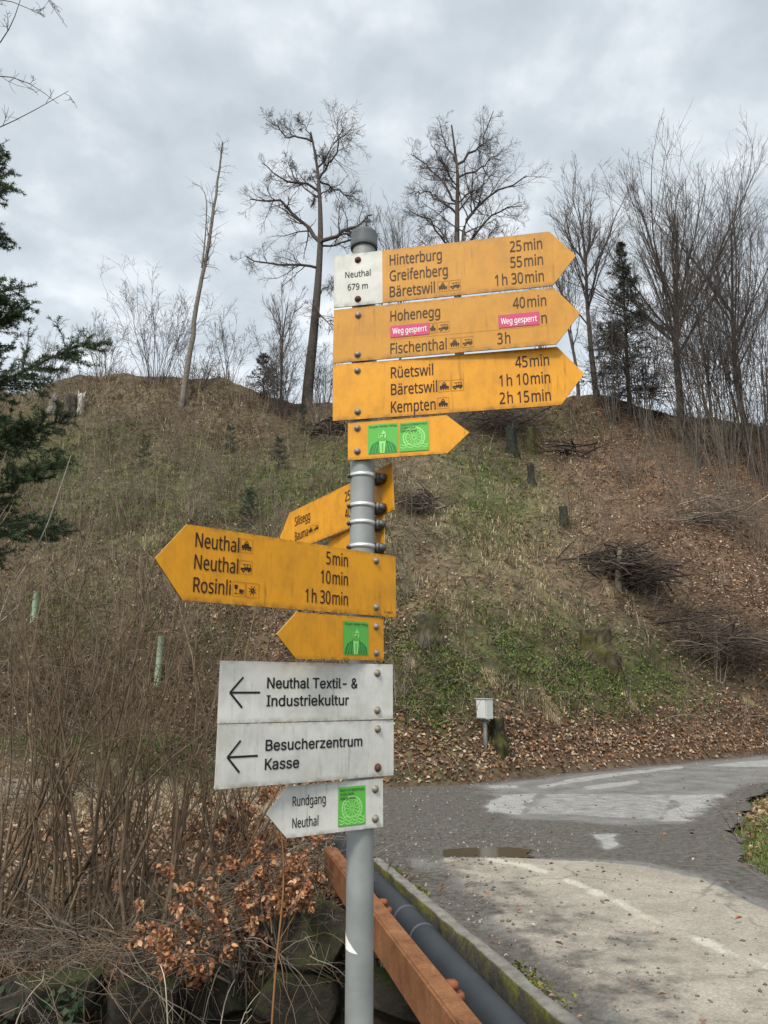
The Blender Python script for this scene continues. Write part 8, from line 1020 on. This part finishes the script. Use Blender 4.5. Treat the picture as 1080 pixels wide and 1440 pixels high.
# young spruces and planted saplings in their tubes
for i, (px, py, h, lab) in enumerate(((425,606,1.6,'young spruce on the upper slope below the tall crooked tree'),(322,640,1.7,'young spruce on the upper left slope right of the leaning dead trunk'),(392,660,1.5,'young blue-green spruce on the middle left slope'),(505,700,1.7,'young spruce just left of the pole on the slope'),(200,660,1.8,'young spruce on the left slope nearest the tall fir'),(352,742,1.3,'smallest young spruce, above the large left arrow'))):
    conifer(hit(px, py), h, .55, 34, lab, name='young_spruce', cat='young spruce', group='young spruces on the slope', bare=.04, nsz=.05, dens=34, col=np.array([.045,.065,.034]))
def shelter(px, py, hpx, wpx, label):
    p = hit(px, py); sc = np.linalg.norm(p-EYE)/1080; h, r = hpx*sc, wpx*sc/2; b = MB(); b.smooth = True; b.lathe([(r,-.1),(r,h),(r*1.15,h+.01),(r*.9,h+.01),(r*.9,.3*h)], 14); o = b.build('tree_shelter', mat('pale_green_plastic', (.36,.46,.32), .5, .15, 9)); o.location = p; o.rotation_euler = (.03, .04, 0); tag(o, label, 'tree shelter', 'plastic tree shelters')
shelter(221,962,62,9,'pale green plastic tree shelter left of the upper white board'); shelter(47,872,36,8,'pale plastic tree shelter at the left edge behind the bare shrubs')
# the big fir at the left edge and the bare branches above it
conifer((-6.75,10.6,float(H(-6.75,10.6))), 11.9, 2.05, 190, 'dark green fir reaching in from the left edge of the photo', name='fir_tree', bare=.30, nsz=.048, dens=230, kp=16, lp=(.18, .36), nw=.10, col=np.array([.055,.080,.034]), droop=.03, extra=[[(-60,560),(20,530),(75,500),(122,482)],[(-60,480),(0,450),(42,432)],[(-60,660),(30,610),(90,590)],[(-60,720),(20,680),(88,650)]])
def overhang():
    Y = 13.; x = -9.0; g = np.array([x, Y, float(H(x, Y))]); tb, cb = MB(), MB(); P, Rr = polyline([g+[0,0,-.3], g+[.1,0,5], g+[.0,.2,11], g+[.2,0,16]], [.22,.2,.14,.07], 14); tubes(tb, P, Rr, 9, GYBARK*.8)
    ls = ([(-235,260),(-120,225),(0,180),(40,160),(96,128)],[(-225,170),(-100,120),(0,102),(40,114),(82,146)],[(-235,90),(-110,30),(-10,-8),(30,6),(64,24)],[(-235,60),(-80,-20),(40,-40),(94,38)],[(-100,160),(0,62),(20,30),(34,-20)],[(-80,250),(-20,215),(14,196)])
    LP, LR = [], []
    for l in ls: p, q = polyline(px_line(l, Y, .25), [.045,.025,.014,.009,.005], 12); tubes(tb, p, q, 5, GYBARK*.8); LP.append(p); LR.append(q)
    LP, LR = np.concatenate(LP), np.concatenate(LR); a, r = sprout(LP, LR, 6, .3, 1., (25, 60), (.06, .15), .6, .005, 6, .2, -.01); tubes(cb, a, r, 4, GYBARK*.8, .2); a2, r2 = sprout(a, r, 5, .2, 1., (25, 65), (.3, .7), .6, .0045, 5, .25); tubes(cb, a2, r2, 3, GYBARK*.75, .2)
    tree_obj('bare_tree', g, 'bare tree whose thin branches reach into the sky at the upper left corner', 'tree', None, tb, cb)
overhang()
# ------------------------------------------------------------------ thicket on the far bank
HAZEL = np.array([.155,.112,.074]); GF = 'bare shrubs on the far stream bank'
STEMS = []
for px, py, Y, top, w, n, lab in ((20,1340,7.5,700,310,12,'bare shrub at the left edge of the far bank'),(88,1335,7.4,740,283,12,'second bare shrub from the left on the far bank'),(150,1330,7.7,690,270,12,'bare shrub below the pale green tree shelter'),(205,1320,7.5,760,256,12,'bare shrub on the far bank in front of the white boards\' left end'),
        (255,1300,7.9,720,229,11,'bare shrub right of the tree shelter, under the tip of the large left arrow'),(320,1290,8.2,840,202,11,'short bare shrub behind the white boards'),(-50,1340,7.6,720,270,11,'bare shrub just outside the left edge, leaning in')):
    STEMS.append(shrub(px, py, Y, top, w, n, lab, GF, col=HAZEL, r=.018, twig=.0050, k=(4, 3, 1), wig=.12))
GM = 'bare shrubs behind the path'
for px, py, Y, top, w, n, lab in ((40,1000,19,740,190,4,'brown bare shrub behind the path at the left edge'),(130,990,20,700,180,4,'brown bare shrub behind the path, second from the left'),(215,985,20.5,760,170,4,'brown bare shrub behind the path around the tree shelter'),(300,980,19,820,160,4,'brown bare shrub behind the path, hidden partly by the white boards'),(110,830,25,640,170,4,'brown bare shrub on the left slope below the stumps'),(210,800,27,650,150,4,'brown bare shrub on the left slope above the large left arrow tip'),(385,880,21,745,110,4,'brown bare shrub behind the small yellow left arrow')):
    shrub(px, py, Y, top, w, n, lab, GM, col=np.array([.18,.145,.11]), r=.016, twig=.006, k=(4, 3, 1), wig=.09)
GL = 'bare shrubs scattered up the left slope'
for px, py, top, w, n, lab in ((330,700,590,90,11,'bare shrub on the left slope right of the leaning trunk foot'),(255,655,560,80,10,'bare shrub on the upper left slope straight below the leaning trunk'),(160,650,555,90,10,'bare shrub on the upper left slope below the pale splintered stump'),(405,660,575,70,9,'bare shrub on the slope below the tall crooked tree'),(275,750,640,100,12,'bare shrub just above the tip of the large left arrow'),(75,760,600,110,12,'bare shrub on the left slope beside the fir'),(180,740,620,90,11,'bare shrub in the middle of the left slope'),(445,600,545,50,9,'low bare shrub right below the crooked tree base'),(1060,780,640,110,14,'bare shrub at the right edge above the wide twig heap'),(640,600,560,50,8,'low bare shrub below the third large arrow')):
    h = hit(px, py); shrub(px, py, float(h[1]), top, w, n, lab, GL, col=np.array([.16,.125,.095]), r=.017, twig=.0068, k=(5, 4, 2), wig=.09)
GU = 'thin saplings on the slope'
for px, py, top, w, n, lab in ((375,790,640,40,5,'pale grey thin sapling left of the rear yellow arrow'),(570,845,640,30,3,'thin grey sapling right of the pole at mid slope'),(565,985,880,26,4,'thin dark sapling right of the small yellow left arrow'),(960,700,560,90,22,'clump of thin pale stems on the right slope below the large tree'),(1030,700,520,90,20,'clump of thin pale stems on the right slope at the edge'),(890,680,590,60,12,'clump of thin stems on the right slope under the spruce'),(700,905,850,14,2,'small dead sapling standing on the open slope'),(1010,960,870,30,4,'small sapling with pale stem in front of the wide twig heap')):
    h = hit(px, py); shrub(px, py, float(h[1]), top, w, n, lab, GU, name='sapling', col=np.array([.15,.125,.095]), r=.012+.0003*h[1], twig=.003+.0001*h[1], k=(4, 3, 2), cat='sapling', wig=.06)
# copper beech leaves and the young shoots over the wall
def leaves_on(b, P, per, sz, pal):
    n = P.shape[1]; idx = np.repeat(np.arange(len(P)), per); u = (.15+.85*rng.random(len(idx)))*(n-1)*.999; i = u.astype(int); f = (u-i)[:, None]; S = P[idx, i]*(1-f)+P[idx, i+1]*f; m = len(S)
    D = unit(np.stack([rng.normal(size=m)*.7, rng.normal(size=m)*.7, rng.normal(size=m)*.45-.55], -1)); W = unit(np.cross(D, rng.normal(size=(m, 3)))); Nn = np.cross(W, D); s = (sz*rng.uniform(.6, 1.25, m))[:, None]; cu = rng.uniform(-.16, .34, m)[:, None]; dr = rng.uniform(0, .9, m)[:, None]
    rows = [S+D*s*.08, S+D*s*.35+Nn*s*.06*dr, S+D*s*.68-Nn*s*.08*dr, S+D*s*1.0-Nn*s*.5*dr]; wd = (0, .27, .25, 0); V = [rows[0], rows[1]-W*s*wd[1]+Nn*s*cu, rows[1], rows[1]+W*s*wd[1]+Nn*s*cu, rows[2]-W*s*wd[2]+Nn*s*cu, rows[2], rows[2]+W*s*wd[2]+Nn*s*cu, rows[3]]
    V = np.stack(V, 1).reshape(-1, 3); q = np.arange(m)[:, None]*8; c = np.array(pal)[rng.integers(0, len(pal), m)]*rng.uniform(.7, 1.3, (m, 1)); n0 = b.n; b.add(V, q+[1,2,5,4], np.repeat(c, 8, 0)); b.f.append(q+[2,3,6,5]+n0); b.mi.append(np.zeros(m))
    for t in ([0,2,1],[0,3,2],[4,5,7],[5,6,7]): b.f.append(q+t+n0); b.mi.append(np.zeros(m))
BEECH = [(.37,.165,.075),(.44,.215,.11),(.27,.115,.055),(.52,.30,.17),(.40,.235,.13),(.20,.09,.05)]
def beech(base_px, Y, limbs, label, per=3, k=(7, 4)):
    g = at(*base_px, Y); tb, lb = MB(), MB(); LP, LR = [], []
    for l in limbs: p, q = polyline(px_line([base_px]+l, Y, .16), [.011,.008,.005,.003], 12); tubes(tb, p-g, q, 5, (.10,.085,.07)); LP.append(p); LR.append(q)
    LP, LR = np.concatenate(LP), np.concatenate(LR); a, r = sprout(LP, LR, k[0], .25, 1., (30, 65), (.15, .4), .6, .0028, 6, .14, .0); tubes(tb, a-g, r, 3, (.11,.09,.075)); a2, r2 = sprout(a, r, k[1], .2, 1., (30, 60), (.3, .6), .6, .002, 4, .15); tubes(tb, a2-g, r2, 3, (.11,.09,.075))
    leaves_on(lb, a, per, .054, BEECH); leaves_on(lb, a2, per, .050, BEECH); lb.v = [v-g for v in lb.v]; o = empty('beech_sapling', g, label, 'beech sapling', 'beech saplings with copper leaves'); tb.smooth = True; tb.build('stems', TWIG, o); lb.build('leaves', LEAFM, o)
beech((392,1345), 6.55, [[(385,1270),(400,1210),(440,1170)],[(380,1280),(350,1230),(330,1180)],[(400,1290),(430,1260),(462,1250)],[(390,1300),(410,1240),(455,1215)],[(370,1300),(365,1240),(380,1190)]], 'beech sapling with copper leaves left of the far end of the rusty beam', 9)
beech((330,1385), 6.45, [[(290,1330),(250,1300),(205,1290)],[(300,1340),(260,1345),(205,1350)],[(320,1330),(290,1270),(240,1245)],[(340,1340),(320,1290),(300,1265)],[(330,1360),(300,1350),(270,1370)],[(280,1360),(240,1330),(190,1320)],[(340,1340),(370,1300),(350,1250)]], 'beech sapling with copper leaves lower down over the boulder wall', 8)
beech((330,1240), 8.6, [[(320,1180),(300,1130),(280,1100)],[(335,1180),(350,1130),(370,1110)],[(325,1200),(345,1160),(330,1120)],[(340,1200),(380,1170),(420,1140)],[(335,1190),(390,1190),(440,1185)],[(330,1200),(290,1180),(255,1150)],[(345,1210),(410,1200),(460,1175)]], 'beech sapling with copper leaves under the small white arrow', 9)
def shoot(pts, Y, r, col, label, k=3):
    P, Rr = polyline(px_line(pts, Y, .05), [r, r*.8, r*.4], 12); g = P[0, 0].copy(); b = MB(); tubes(b, P-g, Rr, 5, col); a, q = sprout(P, Rr, k, .3, 1., (30, 60), (.08, .2), .6, .0018, 5, .15); tubes(b, a-g, q, 3, col); b.smooth = True; o = b.build('young_shoot', TWIG); o.location = g; tag(o, label, 'young shoot', 'thin shoots in front of the wall')
shoot([(376,1560),(382,1440),(390,1330),(400,1250),(398,1170),(380,1105)], 5.2, .0085, (.26,.125,.05), 'straight orange-brown shoot rising left of the pole under the small white arrow', 9)
shoot([(238,1560),(236,1440),(232,1370),(226,1358)], 4.6, .0055, (.50,.44,.33), 'pale shoot at the bottom of the photo, left one', 2); shoot([(300,1570),(310,1440),(318,1400),(330,1378)], 4.7, .005, (.48,.42,.31), 'pale shoot at the bottom of the photo, middle one', 2); shoot([(318,1560),(340,1430),(352,1410),(366,1395)], 4.6, .004, (.45,.40,.28), 'pale shoot at the bottom of the photo, leaning right, nearest the pole', 2)
shoot([(10,1560),(20,1440),(40,1400),(60,1380)], 5.0, .006, (.42,.37,.29), 'pale shoot in the lower left corner', 3); shoot([(-20,1010),(0,850),(60,760),(100,640)], 9.5, .012, (.30,.27,.23), 'long pale leaning stem in front of the fir at the left edge', 2)
def thicket():                                     # the matted twigs at the top of the wall
    b = MB(); n = 1500; X = rng.uniform(-6.5, -.55, n); P = np.stack([X, bank(X)+rng.normal(size=n)*.5+.25, np.full(n, 0.)], -1); P[:, 2] = np.where(P[:, 1] > bank(X), H(P[:, 0], P[:, 1]), -.45)+rng.random(n)*.25
    D = np.stack([rng.normal(size=n), rng.normal(size=n)*.6-.4, rng.normal(size=n)*.6], -1); a, q = curve(P, D, rng.uniform(.3, 1.1, n), np.full(n, .0045), np.full(n, .0015), 7, .22, 0, .03); c = np.array([(.13,.105,.08),(.20,.17,.13),(.09,.075,.06),(.16,.11,.07)])[rng.integers(0, 4, n)]; tubes(b, a, q, 4, c, .2)
    a2, q2 = sprout(a, q, 2, .2, 1., (25, 60), (.25, .6), .6, .0016, 5, .2); tubes(b, a2, q2, 3, np.repeat(c, 2, 0), .2); stuff(b, 'matted_twigs', TWIG)
    b = MB(); n = 5200; X = rng.uniform(-8, -.5, n); P = np.stack([X, bank(X)+.1+np.abs(rng.normal(size=n))*1.5, np.zeros(n)], -1); P[:, 2] = H(P[:, 0], P[:, 1]); add_leaves(b, P, .065, LEAFPAL, .01, .6, False); stuff(b, 'bank_leaf_litter', LEAFM)
    b = MB(); n = 2600; x = rng.uniform(-4.4, -2.2, n); z = rng.uniform(-2.2, -.55, n); keep = rng.random(n) < np.clip(fbm(x, z, .6, 33)*2.4-.6, 0, 1); x, z = x[keep], z[keep]; P = np.stack([x, bank(x)-.42+rng.normal(size=len(x))*.06+.12*(z+1), z], -1); m = len(P)
    Dn = unit(np.stack([rng.normal(size=m)*.5, np.full(m, -.7), rng.normal(size=m)*.5+.4], -1)); U = unit(np.cross(Dn, rng.normal(size=(m, 3)))); W = np.cross(Dn, U); s = rng.uniform(.035, .07, m)[:, None]
    V = np.stack([P-U*s*.4, P-U*s*.15+W*s*.55, P+U*s*.15+W*s*.3, P+U*s*.7, P+U*s*.15-W*s*.3, P-U*s*.15-W*s*.55], 1).reshape(-1, 3); o = np.array(V[0]); b.add(V-o, np.arange(m*6).reshape(-1, 6), np.repeat(np.array([(.018,.04,.014),(.03,.055,.018),(.012,.028,.012)])[rng.integers(0, 3, m)], 6, 0)); q = b.build('ivy', NEEDLE); q.location = o; tag(q, 'dark green ivy covering the stone wall in the lower left corner', 'ivy')
thicket()
